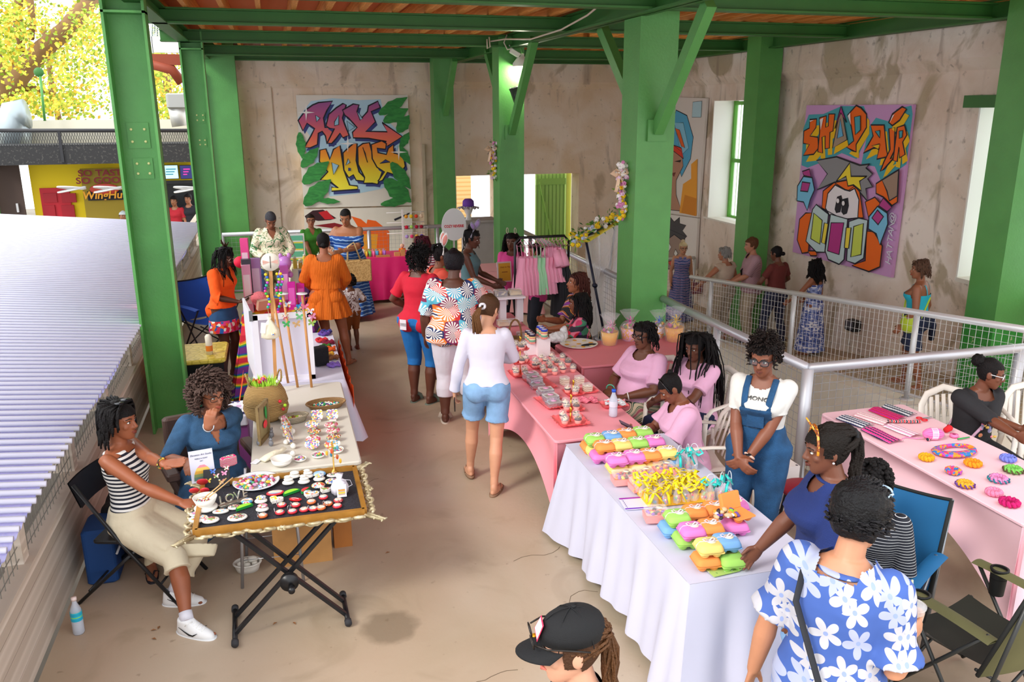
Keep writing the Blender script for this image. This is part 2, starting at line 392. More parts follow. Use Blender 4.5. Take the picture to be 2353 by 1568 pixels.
struct('window_3', M().box((8.1, 7.0, 1.07), (.3, 2.6, .05)).box((8.1, 14, 1.06), (.25, 1.6, .03)), mat('#e8e2d8', .7))
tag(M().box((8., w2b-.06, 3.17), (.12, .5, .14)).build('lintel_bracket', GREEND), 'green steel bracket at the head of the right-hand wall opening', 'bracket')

# green steel columns, each with a recessed web and plates
def icolumn(name, x0, x1, y, z1, label, holes=()):
    t = thing(name, label, 'column', ((x0+x1)/2, y, -.9 if y > 15.3 else 0)); w = x1-x0; z0 = -.9 if y > 15.3 else 0; h = z1-z0
    c = M().box(((x0+x1)/2, y+.2, z0+h/2), (w, .02, h))
    for x in (x0+.012, x1-.012): c.box((x, y+.12, z0+h/2), (.024, .2, h))
    c.box(((x0+x1)/2, y+.12, z1-.27), (w, .2, .02)); c.build('shaft', GREEN, t)
    if holes:
        p = M(); q = M()
        for cx, z, ww, hh in holes:
            p.box((x0+w*.5+cx, y+.185, z), (ww, .012, hh))
            for sx in (-1, 1):
                for sz in (-1, 1): q.lathe((x0+w*.5+cx+sx*ww*.3, y+.175, z+sz*hh*.24), [(.012, 0), (.012, .006)], 10, MXZ)
        p.build('plate', GREEN, t); q.build('bolt_hole', mat('#e8e6a0', .4), t)
    return t
zc = 4.03
icolumn('steel_column', -1.36, -1.0, 8.43, 4.21, 'green steel column nearest the camera beside the left timber parapet', ((-.01, 2.88, .19, .23), (.0, 2.58, .17, .19)))
icolumn('steel_column', -1.17, -.85, 13.2, 4.21, 'second green steel column on the left, in front of the back rail', ((.02, 3.0, .14, .15), (.02, 2.65, .12, .13)))
a = aty(475, 300, 17.5).x; b = aty(540, 300, 17.5).x
t = thing('steel_column', 'green column against the left end of the back wall', 'column', (-.85, 17.6, -.9)); M().box((-.86, 17.72, 1.75), (.56, .4, 5.3)).build('shaft', GREEN, t)
M().box((-1.18, 17.5, 1.5), (.07, .1, 4.6)).build('downpipe', mat('#e9ebe6', .5), t)
def boxcol(x0, y0, w, z0, label, mt=GREEN, d=None):
    t = thing('steel_column', label, 'column', (x0+w/2, y0+w/2, z0)); d = d or w
    M().box((x0+w/2, y0+d/2, (z0+4.21)/2), (w, d, 4.21-z0)).build('shaft', mt, t); return t
c1 = boxcol(3.70, 8.4, .43, 0, 'big green square column in the middle, beside the pink booth')
c2 = boxcol(3.46, 13.2, .41, 0, 'green square column in the middle distance under the lamp')
c3 = boxcol(3.20, 17.35, .4, -.9, 'green square column against the back wall right of the lettered mural')
MOSS = pat('flaking', 'noise', ['#2f8f33', '#3f9640', '#a9b98a', '#2f8f33'], 9, pos=[0, .5, .67, .74], detail=8)
c4 = boxcol(7.46, 12.3, .4, -.9, 'green square column on the ramp left of the cartoon mural')
c5 = boxcol(7.5, 7.2, .42, -.5, 'green square column at the right edge with flaking paint at its base')
M().box((7.71, 7.41, .15), (.424, .424, 1.2)).build('flaked_base', MOSS, c5)
# braces and their plates
def brace(col, a, b, w=.12):
    M().bar(a, b, w*.5, w, (0, 1, 0)).build('brace', GREEN, col)
    M().box(V(a)+V((0, 0, 0)), (.02, .2, .24)).build('brace_plate', GREEN, col)
def diag(col, x, y, z, dx, dy, dz):
    M().bar((x, y, z), (x+dx, y+dy, z+dz), .1, .13, (0, 0, 1)).build('brace', GREEN, col)
    p = M().box((x, y, z), (.24 if dy == 0 else .22, .22 if dy == 0 else .03, .22)); p.build('brace_plate', GREEN, col)
diag(c1, 3.92, 8.38, 2.88, 0, -1.0, 1.15)
diag(c1, 3.92, 8.85, 3.0, 0, 1.2, 1.05)
diag(c2, 3.66, 13.18, 2.75, 0, -1.2, 1.3)
diag(c2, 3.66, 13.63, 3.0, 0, 1.1, 1.05)
diag(c3, 3.42, 17.33, 3.02, 0, -1.0, 1.0)

# ceiling: green I beams, timber joists, boarding
def ibeam(name, a, b, z0, h, label, w=.16):
    t = thing(name, label, 'beam', (V(a)+V(b))/2 + V((0, 0, z0)))
    q = M(); A = V((a[0], a[1], 0)); B = V((b[0], b[1], 0))
    for z, ww, hh in ((z0+.01, w, .02), (z0+h-.01, w, .02), (z0+h/2, .02, h)): q.bar(A+V((0, 0, z)), B+V((0, 0, z)), ww, hh)
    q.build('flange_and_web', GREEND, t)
    return t
BX = [(8.02, 'nearest'), (10.52, 'second'), (13.24, 'third'), (16.25, 'fourth'), (17.8, 'last, on the back wall')]
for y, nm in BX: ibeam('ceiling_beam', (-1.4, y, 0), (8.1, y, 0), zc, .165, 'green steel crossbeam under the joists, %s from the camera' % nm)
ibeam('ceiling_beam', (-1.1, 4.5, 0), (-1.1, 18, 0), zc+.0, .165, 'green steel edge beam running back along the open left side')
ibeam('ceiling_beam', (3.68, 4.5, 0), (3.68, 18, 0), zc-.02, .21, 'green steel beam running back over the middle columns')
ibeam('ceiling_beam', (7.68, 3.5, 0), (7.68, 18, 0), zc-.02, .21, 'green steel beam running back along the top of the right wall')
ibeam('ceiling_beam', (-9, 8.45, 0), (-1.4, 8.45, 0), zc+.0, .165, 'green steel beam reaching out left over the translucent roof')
WOOD = pat('joist_wood', 'wave', ['#d8913f', '#eeb05c', '#dc9846'], 3, .6, stretch=(12, 1, 1), dist=3, interp='LINEAR')
BOARD = pat('ceiling_boards', 'wave', ['#c0602a', '#e08248', '#d0703a'], 6, .7, stretch=(1, 1, 1), axis='Y', dist=.3, interp='LINEAR')
struct('ceiling', M().box((3.6, 11, 4.45), (10.2, 15.6, .06)), BOARD)
k = 0
y = 5.2; 
for i in range(26):
    x = -1.2+i*.385
    o = M().box((x, 11.1, 4.305), (.055, 15., .215)).build('ceiling_joist', WOOD)
    centre(o); tag(o, 'warm timber ceiling joist above the green beams, %s from the open left side' % ORD[i], 'joist', 'timber ceiling joists')

# left timber parapet, mesh and translucent roof outside
PW = pat('parapet_boards', 'wave', ['#c9bcae', '#d6cabd', '#bfb1a2'], 1.6, .75, stretch=(1, .08, 1), dist=1.5, detail=3, interp='LINEAR', axis='Z')
WP = M()
for k in range(4): WP.box((-1.55, 8.5, .075+k*.152), (.05, 19.4, .148))
struct('wall_left', WP, PW)
struct('trim_5', M().box((-1.53, 8.5, .64), (.12, 19.4, .05)).box((-1.56, 8.5, 1.05), (.1, 19.4, .06)), PW)
for i in range(13):
    o = M().box((-1.56, 2.2+i*1.3, .83), (.1, .1, .4)).build('parapet_post', PW); centre(o)
    tag(o, 'short timber post carrying the mesh of the left parapet, %s from the camera' % ORD[i], 'post', 'posts of the left parapet')
g = M()
for k in range(5): g.bar((-1.53, -1, .7+k*.075), (-1.53, 18, .7+k*.075), .004, .004)
for k in range(230): g.bar((-1.53, -1+k*.075, .66), (-1.53, -1+k*.075, 1.03), .004, .004)
tag(g.build('wire_mesh', mat('#8b8880', .5, metal=.4)), 'galvanised square wire mesh along the left parapet', 'mesh')
# corrugated translucent roof sheet: crests run out sideways
ny = 420; MRf = M()
def rf(u, v):
    y = 1.5+u*14.85; x = -1.36-v*7.; z = 1.1+.085*v*7+.006*math.sin(y*2*PI/.108)
    return (x+.025*math.sin(y*2.1), y, z)
MRf.grid(rf, 880, 7)
rm = bpy.data.materials.new('polycarbonate'); rm.use_nodes = True; nt = rm.node_tree; b = nt.nodes['Principled BSDF']
b.inputs['Base Color'].default_value = lin('#8482bc'); b.inputs['Roughness'].default_value = .18; b.inputs['Alpha'].default_value = .72; b.inputs['Specular IOR Level'].default_value = .8
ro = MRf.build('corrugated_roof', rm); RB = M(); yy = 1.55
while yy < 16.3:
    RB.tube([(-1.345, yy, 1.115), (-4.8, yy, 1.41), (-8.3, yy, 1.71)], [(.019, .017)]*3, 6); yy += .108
RB.build('highlight_ribs', mat('#dcdcee', .25), ro)  # crests coloured white over a dark lilac sheet, imitating highlights on the corrugations
tag(ro, 'translucent corrugated plastic roof sloping away outside the left parapet', 'roof')
t = thing('roof_frame', 'pale timber frame under the translucent corrugated roof', 'frame', (-4.5, 9, .9))
for i in range(12): M().box((-4.9, 2.2+i*1.3, .98), (6.8, .06, .09), ry=-.0+R(4.9)).build('rafter', mat('#d8cdbd', .7), t)
for x in (-2.6, -4.4, -6.2): M().box((x, 9, .93+.085*(-1.4-x)), (.06, 15, .07)).build('purlin', mat('#d8cdbd', .7), t)
struct('ground', M().box((-10, 14, -1.35), (26, 60, .1)), mat('#8d8578', .9, var=.2, vs=.8))
# ================= people =================
def remesh(mb, name, mats, vox, smooth=3, cut=None, disp=None, parent=None, matid=None, vnoise=None):
    me = mb.mesh('tmp'); o = bpy.data.objects.new('tmp', me); COL.objects.link(o)
    m = o.modifiers.new('r', 'REMESH'); m.mode = 'VOXEL'; m.voxel_size = vox; m.use_smooth_shade = True
    if smooth: s = o.modifiers.new('s', 'SMOOTH'); s.iterations = smooth; s.factor = .5
    if disp:
        tx = bpy.data.textures.new('folds', 'CLOUDS'); tx.noise_scale = disp[1]; d = o.modifiers.new('d', 'DISPLACE'); d.texture = tx; d.strength = disp[0]; d.mid_level = .5
    dg = bpy.context.evaluated_depsgraph_get(); dg.update(); r = bpy.data.meshes.new_from_object(o.evaluated_get(dg)); r.name = name
    bpy.data.objects.remove(o); bpy.data.meshes.remove(me)
    if cut or matid:
        bm = bmesh.new(); bm.from_mesh(r)
        if cut:
            dead = [f for f in bm.faces if cut(f.calc_center_median())]
            bmesh.ops.delete(bm, geom=dead, context='FACES')
        if matid:
            for f in bm.faces: f.material_index = matid(f.calc_center_median())
        bm.to_mesh(r); bm.free()
    r.materials.clear()
    for q in (mats if isinstance(mats, (list, tuple)) else [mats]): r.materials.append(q)
    if len(r.polygons): r.polygons.foreach_set('use_smooth', [True]*len(r.polygons))
    ob = bpy.data.objects.new(name, r); COL.objects.link(ob); ob.parent = parent; return ob
def ik(a, c, l1, l2, pole):
    d = c-a; L = d.length; mx = (l1+l2)*.995
    if L > mx: c = a + d*(mx/L); d = c-a; L = mx
    L = max(L, abs(l1-l2)+.02); k = (l1*l1-l2*l2+L*L)/(2*L); h = math.sqrt(max(l1*l1-k*k, 0)); d.normalize()
    p = V(pole); p = p - d*p.dot(d)
    if p.length < 1e-4: p = d.orthogonal()
    return a + d*k + p.normalized()*h, c
SK = {}
def skin(h):
    c = lin(h); k = 1.45 if c[0] < .3 else .95; h = '#'+''.join('%02x' % min(255, int(255*min(1, x*k)**(1/2.2))) for x in c[:3])
    if h not in SK: SK[h] = mat(h, .48, var=.08, vs=9)
    return SK[h]
EYEW = mat('#e8e2da', .3); EYEB = mat('#1c120c', .2); 
class Person: pass
def torso_secs(f, bust, hips=1., belly=0, g=0, top='neck'):
    S = [(-.12, .075, .07, 0, 0), (-.09, .135*hips, .09, 0, -.005), (-.04, .172*hips, .118, 0, -.012), (.02, .172*hips, .118+belly*.3, 0, -.008+belly*.2), (.09, .152*(1+belly), .104+belly*.7, 0, belly*.5), (.17, .134*(1+belly*.8), .095+belly*.6, 0, .003+belly*.45),
         (.25, .142, .100+belly*.2, 0, .008+belly*.2), (.31, .153, .107+bust*.1, 0, .006+bust*.1), (.35, .160, .106+bust*.1, 0, .004+bust*.1), (.41, .168, .092, 0, -.002), (.45, .165, .075, 0, -.008), (.475, .128, .064, 0, -.01), (.495, .085, .055, 0, -.01), (.515, .06, .052, 0, -.005)]
    k = [(z, rx*(f if z < .44 else (1+(f-1)*.5))+g, ry*f+g, cx, cy) for z, rx, ry, cx, cy in S]
    return k
HEAD = [(-.118, .022, .018, 0, .062), (-.108, .036, .036, 0, .050), (-.09, .048, .058, 0, .032), (-.065, .058, .076, 0, .016), (-.035, .065, .088, 0, .004), (0, .071, .094, 0, -.004), (.03, .075, .097, 0, -.006), (.06, .073, .093, 0, -.010), (.085, .063, .080, 0, -.014), (.103, .046, .058, 0, -.018), (.115, .022, .028, 0, -.02)]
def person(name, label, loc, face, h=1.66, sk='#5a3420', f=1., bust=.12, hips=1.05, belly=0, vox=.0075, hip=None, lean=0, side=0, twist=0,
           head=(0, 0, 0), rh=None, lh=None, re=(.3, -1, -.3), le=(-.3, -1, -.3), rhand=(None, None, .5), lhand=(None, None, .5), rf=None, lf=None, rk=(.1, 1, .2), lk=(-.1, 1, .2), sit=False, shoe=None, group=None, footyaw=(-.15, .15), age=1.):
    """loc: world point under the pelvis; hand and foot targets are WORLD points (Vector) or local tuples; returns P with frames in unscaled local space"""
    P = Person(); s = h/1.70; P.s = s; loc = V(loc); rz = math.atan2(-face[0], face[1])
    e = thing(name, label, 'person', loc, rz, group); P.e = e; P.vox = vox/s
    inv = Matrix.Rotation(-rz, 3, 'Z')
    def L(p): return (inv @ (V(p)-loc))/s if isinstance(p, V) else V(p)
    P.L = L; P.hip = V(hip or ((0, 0, .53) if sit else (0, 0, .93))); 
    if not isinstance(hip, (type(None), tuple)): P.hip = L(hip)
    T = Matrix.Rotation(R(twist), 3, 'Z') @ Matrix.Rotation(R(side), 3, 'Y') @ Matrix.Rotation(-R(lean), 3, 'X')
    P.T = T; tf = lambda x, y, z: P.hip + T @ V((x, y, z)); P.tf = tf; P.Ti = T.inverted()
    hs = 1+(age-1)
    neck = tf(0, -.005, .50); P.neck = neck
    Hm = T.lerp(Matrix.Identity(3), .6) if abs(lean) > 15 else T
    Hm = Matrix.Rotation(R(twist+head[1]), 3, 'Z') @ Matrix.Rotation(R(side*.3+head[2]), 3, 'Y') @ Matrix.Rotation(-R(lean*.35+head[0]), 3, 'X')
    P.Hm = Hm; hc = neck + (T @ V((0, .012, .075))) + Hm @ V((0, .018, .085)*1); P.hc = hc; P.hs = hs
    hf = lambda x, y, z: hc + Hm @ (V((x, y, z))*hs); P.hf = hf
    arms = []
    for sd, tgt, pole in ((1, rh, re), (-1, lh, le)):
        sh = tf(.155*sd*(1+(f-1)*.5), -.008, .435)
        c = L(tgt) if tgt is not None else P.hip + V((.27*sd*f**.5, .06, -.10))
        el, wr = ik(sh, c, .285, .25, pole); arms.append((sh, el, wr))
    P.arms = arms; legs = []
    for sd, tgt, pole in ((1, rf, rk), (-1, lf, lk)):
        hj = P.hip + (T if not sit else Matrix.Rotation(R(twist), 3, 'Z')) @ V((.088*sd*hips, .0, -.03))
        c = L(tgt)+V((0, 0, .085)) if tgt is not None else (V((.10*sd, .48, .085)) if sit else V((.095*sd, 0, .085)))
        kn, an = ik(hj, c, .425, .40, pole); legs.append((hj, kn, an))
    P.legs = legs; P.f = f; P.bust = bust; P.hips = hips; P.belly = belly; P.sit = sit
    def torso(mb, g=0, z0=None, z1=None):
        S = torso_secs(f, bust, hips, belly, g)
        if z0 is not None: S = [q for q in S if q[0] >= z0-1e-6]
        if z1 is not None: S = [q for q in S if q[0] <= z1+1e-6]
        if z0 is not None: S = [q if q[0] >= -.02 else (q[0], .172*hips*f+g, .118*f+g, 0, -.012) for q in S]
        mb.loft(S, 28, T, P.hip, sq=2.25)
        if bust > .05 and (z0 is None or z0 < .3) and (z1 is None or z1 > .3):
            for sd in (-1, 1): mb.ell(tf(.066*sd*f, (.064+bust*.12)*f, .315), (.054*f+g, .034+bust*.05+g*.8, .054+g), T)
        if not sit and (z1 is None or z1 > 0):
            for sd in (-1, 1): mb.ell(tf(.075*sd*hips, -.06*hips, -.035), (.085*f+g, .075*f+g, .085+g), T)
    P.torso = torso
    def arm(mb, i, g=0, t0=0., t1=1., flare=0):
        sh, el, wr = arms[i]; ff = f**.8; k = [0, .12, .45, .8, 1.]; pts = []; rs = []
        for t, r in ((-.18, .034), (0, .049), (.25, .048), (.6, .043), (1, .037)): pts.append(sh.lerp(el, t)); rs.append(r*ff+g)
        for t, r in ((.25, .041), (.6, .034), (1.02, .0245)): pts.append(el.lerp(wr, t)); rs.append(r*ff+g)
        if t1 < 1.:
            tot = [0, 0, .125, .3, .5, .625, .8, 1.]; q = []; w = []
            for a in range(len(pts)):
                if tot[a] <= t1: q.append(pts[a]); w.append(rs[a])
                else:
                    u = (t1-tot[a-1])/(tot[a]-tot[a-1]); q.append(pts[a-1].lerp(pts[a], u)); w.append(rs[a-1]+(rs[a]-rs[a-1])*u+flare); break
            pts, rs = q, w
        mb.tube(pts, rs, 16); mb.ell(pts[0].lerp(pts[1], .9), rs[1]*.98)
    P.arm = arm
    def leg(mb, i, g=0, t1=1., flare=0, t0=0):
        hj, kn, an = legs[i]; ff = f*hips**.5; pts = []; rs = []; back = V((0, -1, 0)) if not sit else (an-kn).cross(V((1, 0, 0))).normalized()*-1
        for t, r in ((0, .088), (.2, .086), (.55, .073), (.85, .058), (1, .055)): pts.append(hj.lerp(kn, t)); rs.append(r*ff+g)
        for t, r, o in ((.15, .052, .006), (.35, .056, .012), (.6, .045, .008), (.85, .034, 0), (1.0, .034, 0)): pts.append(kn.lerp(an, t)+back*o); rs.append(r*(1+(ff-1)*.8)+g)
        tot = [0, .1, .275, .425, .5, .575, .675, .8, .925, 1.]
        if t1 < 1.:
            q = []; w = []
            for a in range(len(pts)):
                if tot[a] <= t1: q.append(pts[a]); w.append(rs[a])
                else:
                    u = (t1-tot[a-1])/(tot[a]-tot[a-1]); q.append(pts[a-1].lerp(pts[a], u)); w.append(rs[a-1]+(rs[a]-rs[a-1])*u+flare); break
            pts, rs = q, w
        mb.tube(pts, rs, 18); mb.ell(hj, (rs[0],)*3)
    P.leg = leg
    # ---- the body, one surface
    B = M(); torso(B)
    B.tube([tf(0, -.012, .44), tf(0, -.005, .50), neck.lerp(hc, .5), hc+Hm @ V((0, -.012, -.03))], [.062, .054+.012*(f-1), .049+.01*(f-1), .052], 16)
    B.loft([(z*hs, a*hs, b_*hs, 0, c*hs) for z, a, b_, _, c in HEAD], 24, Hm, hc, sq=2.15)
    B.tube([hf(0, .084, .018), hf(0, .098, -.01), hf(0, .108, -.03), hf(0, .098, -.042)], [.008, .0105, .015, .010], 10)
    B.ell(hf(-.011, .096, -.036), (.009,)*3); B.ell(hf(.011, .096, -.036), (.009,)*3)
    for sx in (-1, 1):
        B.ell(hf(.074*sx, -.008, -.008), (.010, .021, .033), Hm @ Matrix.Rotation(.25*sx, 3, 'Z')); B.ell(hf(.038*sx, .062, -.028), (.022, .018, .019), Hm)
        B.tube([hf(.012*sx, .089, .020), hf(.035*sx, .085, .024), hf(.056*sx, .066, .016)], [.007, .008, .006], 8)
    B.ell(hf(0, .090, -.066), (.021, .012, .009), Hm); B.ell(hf(0, .072, -.1), (.022, .018, .016), Hm)
    for i, (spec, sd) in enumerate(((rhand, 1), (lhand, -1))):
        arm(B, i); sh, el, wr = arms[i]; fd = (wr-el).normalized() if spec[0] is None else V(spec[0]).normalized()
        nrm = V((-sd, 0, 0)) if spec[1] is None else V(spec[1]); nrm = (nrm - fd*nrm.dot(fd)).normalized()   # palm faces nrm
        ax = fd.cross(nrm)*1.; th = ax*(1 if ax.y*1 + ax.z*.3 > 0 else -1) if len(spec) < 4 else ax*spec[3]; cu = spec[2]
        hand(B, wr, fd, nrm, th, cu)
        P.__dict__['hand%d' % i] = (wr+fd*.09+nrm*.02, fd, nrm, th)
    for i, sd in ((0, 1), (1, -1)):
        leg(B, i); hj, kn, an = legs[i]; yw = footyaw[i]
        fdv = V((math.sin(-yw), math.cos(yw), 0)) if True else 0; P.__dict__['foot%d' % i] = (an, yw)
        fm = Matrix.Rotation(yw, 3, 'Z'); o = V((an.x, an.y, an.z-.085))
        if tgt_tilt.get(i): pass
        B.ell(an+V((0, -.012, -.03)), (.033, .04, .045), fm)
        B.loft([(0.004, .036, .10, 0, .055), (.014, .040, .118, 0, .06), (.03, .038, .108, 0, .052), (.045, .032, .075, 0, .028), (.062, .03, .05, 0, .004), (.08, .03, .035, 0, -.006)], 20, fm, o)
        for k in range(5): B.ell(o+fm @ V(((.026-.013*k)*sd*-1, .168-.006*abs(k-(0 if 1 else 0))*1.5, .013)), (.0085 if k else .012, .016, .010), fm)
    B.v = [tuple(V(p)*s) for p in B.v]
    P.body = remesh(B, 'body', skin(sk), vox, 2, parent=e)
    # face details
    for sx in (-1, 1):
        ey = M().ell(hf(.031*sx, .079, .003)*s, V((.0145, .0085, .0075))*s*hs, Hm, 12, 8).b('eye', EYEW, e)
        M().ell(hf(.031*sx, .0858, .0025)*s, V((.0062, .003, .0062))*s*hs, Hm, 10, 6).b('iris', EYEB, ey)
        E = M()
        E.tube([hf(.014*sx, .092, .023)*s, hf(.033*sx, .091, .030)*s, hf(.054*sx, .073, .023)*s], [.003*s, .004*s, .002*s], 6)
        E.tube([hf(.015*sx, .086, .006)*s, hf(.031*sx, .0885, .011)*s, hf(.047*sx, .076, .006)*s], [.0012*s, .002*s, .0012*s], 5)
        E.b('eyebrow', EYEB, e)
    E = M()
    E.tube([hf(-.022, .090, -.063)*s, hf(-.008, .102, -.060)*s, hf(0, .103, -.062)*s, hf(.008, .102, -.060)*s, hf(.022, .090, -.063)*s], [.002*s, .005*s, .0045*s, .005*s, .002*s], 8)
    E.tube([hf(-.020, .090, -.066)*s, hf(0, .102, -.071)*s, hf(.020, .090, -.066)*s], [.002*s, .0065*s, .002*s], 8)
    c = lin(sk); mxl = '#%02x%02x%02x' % tuple(min(255, int(255*((x**(1/2.2))*k))) for x, k in zip(c[:3], (.98, .72, .75)))
    E.b('lips', mat(mxl, .4), e)
    return P
tgt_tilt = {}
def hand(B, wr, fd, nrm, th, cu):
    m = Matrix((th, nrm, fd)).transposed()
    B.loft([(-.012, .024, .019), (.01, .030, .016), (.04, .038, .0145), (.07, .040, .0135), (.088, .036, .011)], 16, m, wr)
    for k, (off, ln, r) in enumerate(((.029, .070, .0088), (.0105, .078, .009), (-.009, .073, .0086), (-.0275, .058, .0078))):
        p = wr+fd*.078+th*off; d = (fd+th*off*1.6).normalized(); pts = [p]; a = cu*(.75+.12*k)*.55
        for q, seg in enumerate((.46, .31, .23)):
            ang = a*(q+.6); dd = d*math.cos(ang)+nrm*math.sin(ang); pts.append(pts[-1]+dd*ln*seg*1.1)
        B.tube(pts, [r*1.05, r, r*.95, r*.72], 8)
    p = wr+fd*.022+th*.022; d = (fd*.62+th*.72+nrm*.25).normalized(); d2 = (fd*.9+th*.25+nrm*(.2+cu*.4)).normalized()
    B.tube([p-d*.012, p+d*.03, p+d*.03+d2*.03, p+d*.03+d2*.052], [.015, .0125, .0105, .008], 8)
SM = {}
def garment(P, name, m, g, parts, cut=None, disp=(.006, .09), vox=None, extra=None, smooth=3, sm=3):
    """parts: list of ('torso', z0, z1), ('arm', i, t1, flare), ('leg', i, t1, flare)"""
    B = M()
    for q in parts:
        if q[0] == 'torso': P.torso(B, g, q[1], q[2])
        if q[0] == 'arm':
            for i in ((0, 1) if q[1] is None else (q[1],)): P.arm(B, i, g+(q[4] if len(q) > 4 else 0), t1=q[2], flare=q[3])
        if q[0] == 'leg':
            for i in ((0, 1) if q[1] is None else (q[1],)): P.leg(B, i, g, t1=q[2], flare=q[3])
    if extra: extra(B)
    B.v = [tuple(V(p)*P.s) for p in B.v]
    def c2(p):
        l = p/P.s; t = P.Ti @ (l-P.hip); return cut(t, l)
    return remesh(B, name, m, vox or .009, smooth, cut=c2 if cut else None, disp=disp, parent=P.e)
def neck_cut(depth=.0, w=.075, zt=.47, back=.0, vee=False):
    """crew or scooped neckline"""
    def c(t, l=None):
        if abs(t.x) > w+.02: return False
        if t.z > zt and math.hypot(t.x, t.y+.01) < w+.02: return True
        k = abs(t.x)/w; d = (depth if t.y > 0 else back)
        return k < 1 and t.z > zt-.012 - d*((1-k) if vee else (1-k*k))
    return c
def tee(P, m, hem=-.1, sl=.33, g=.013, depth=.02, w=.072, flare=.012, name='shirt', vee=False, disp=(.008, .1), extracut=None, back=0):
    nc = neck_cut(depth, w, .475, back, vee)
    return garment(P, name, m, g, [('torso', hem, None), ('arm', None, sl, flare)], lambda t, l: nc(t) or (extracut(t, l) if extracut else False), disp)
def bodice(P, m, hem=-.05, top=.36, straps=.02, g=.011, name='top', sx=.085, disp=(.005, .08)):
    """sleeveless top: everything above the neckline is cut except the straps"""
    def c(t, l):
        if t.z > top and not (straps and abs(abs(t.x)-sx) < straps): return True
        return abs(t.x) > .152*P.f+.012 and t.z > top-.1 and abs(t.y) < .05
    return garment(P, name, m, g, [('torso', hem, .475)], c, disp)
def pants(P, m, t1=1., g=.012, flare=0, waist=.10, name='trousers', disp=(.006, .1), hem=None):
    return garment(P, name, m, g, [('torso', None, waist), ('leg', None, t1, flare)], (lambda t, l: hem is not None and l.z < hem), disp)
def skirt(P, m, secs, folds=11, amp=.05, name='skirt', n=96, ph=0):
    B = M(); f = lambda u, t: 1+amp*min(1, u*1.5)*(math.sin(folds*t+ph+1.5*math.sin(2*t))*.7+.3*math.sin(folds*1.7*t))
    B.loft([(z, rx*P.f, ry*P.f, cx, cy) for z, rx, ry, cx, cy in secs], n, None, (0, 0, 0), fold=f, cap=False); B.v = [tuple(V(p)*P.s) for p in B.v]
    return B.b(name, m, P.e)
def lapskirt(P, m, t1=.8, t2=None, g=.02, name='skirt', hang=None, disp=(.01, .1)):
    """skirt of a seated person, spanning both thighs"""
    def ex(B):
        (h0, k0, a0), (h1, k1, a1) = P.legs
        B.tube([P.hip, (h0+h1)/2+V((0, .02, .0)), (k0+k1)/2], [(.19*P.f, .1), (.18*P.f, .095), ((k0-k1).length/2+.065, .062)], 20)
        e0 = k0.lerp(a0, max(0, (t1-.5)*2)); e1 = k1.lerp(a1, max(0, (t1-.5)*2))
        B.tube([(k0+k1)/2, (e0+e1)/2], [((k0-k1).length/2+.055, .055), ((e0-e1).length/2+.04, .045)], 20)
    return garment(P, name, m, g, [('torso', None, .10), ('leg', 0, t1, .01), ('leg', 1, t2 or t1, .02)], (lambda t, l: False), disp, extra=ex)
def shoes(P, m, kind='flat', sole=None):
    for i in (0, 1):
        an, yw = P.__dict__['foot%d' % i]; fm = Matrix.Rotation(yw, 3, 'Z'); o = V((an.x, an.y, an.z-.085)); B = M()
        if kind == 'flat':     # sandal or flip-flop: sole and straps
            B.loft([(-.014, .042, .128, 0, .06), (.004, .043, .130, 0, .06)], 24, fm, o, sq=2.4)
            for sx in (-1, 1): B.tube([o+fm @ V((0, .15, .02)), o+fm @ V((.02*sx, .10, .052)), o+fm @ V((.043*sx, .04, .01))], .006, 6)
            nm = 'sandal'
        elif kind == 'slide':
            B.loft([(-.018, .046, .135, 0, .06), (.004, .047, .137, 0, .06)], 24, fm, o, sq=2.4)
            B.tube([o+fm @ V((-.046, .085, .0)), o+fm @ V((-.03, .085, .045)), o+fm @ V((0, .085, .056)), o+fm @ V((.03, .085, .045)), o+fm @ V((.046, .085, .0))], [(.035, .006)]*5, 8); nm = 'slide'
        else:
            B.loft([(-.02, .044, .135, 0, .058), (.006, .05, .142, 0, .06)], 28, fm, o, sq=2.5)
            B.loft([(.0, .047, .136, 0, .058), (.03, .046, .128, 0, .052), (.055, .042, .095, 0, .024), (.085, .038, .062, 0, -.004), (.10, .036, .05, 0, -.01)], 24, fm, o, sq=2.2); nm = 'shoe'
        B.v = [tuple(V(p)*P.s) for p in B.v]; so = B.b(nm, m, P.e)
        if kind == 'sneaker':
            C = M(); nm_ = P.s
            for q in range(5): C.tube([(o+fm @ V((x, .045+q*.019, zz)))*nm_ for x, zz in ((-.024, .082-q*.008), (0, .094-q*.009), (.024, .082-q*.008))], .0035*nm_, 5)
            C.tube([(o+fm @ V((.012, .05, .095)))*nm_, (o+fm @ V((.05, .04, .1)))*nm_, (o+fm @ V((.045, .02, .08)))*nm_], .003*nm_, 5)
            C.b('laces', mat('#f4f4f2', .7), so)
            for sx in (-1, 1):   # the hooked emblem on each side
                D = M(); pts = [(.105, .045, .001), (.07, .022, .006), (.045, .024, .0075), (.01, .04, .004), (-.03, .062, .001)]
                D.tube([(o+fm @ V((sx*(.0475-.05*max(0, z_-.03)), y_, z_)))*nm_ for y_, z_, w_ in pts], [(.002*nm_, w_*nm_) for y_, z_, w_ in pts], 6); D.b('emblem', mat('#18181a', .4), so)
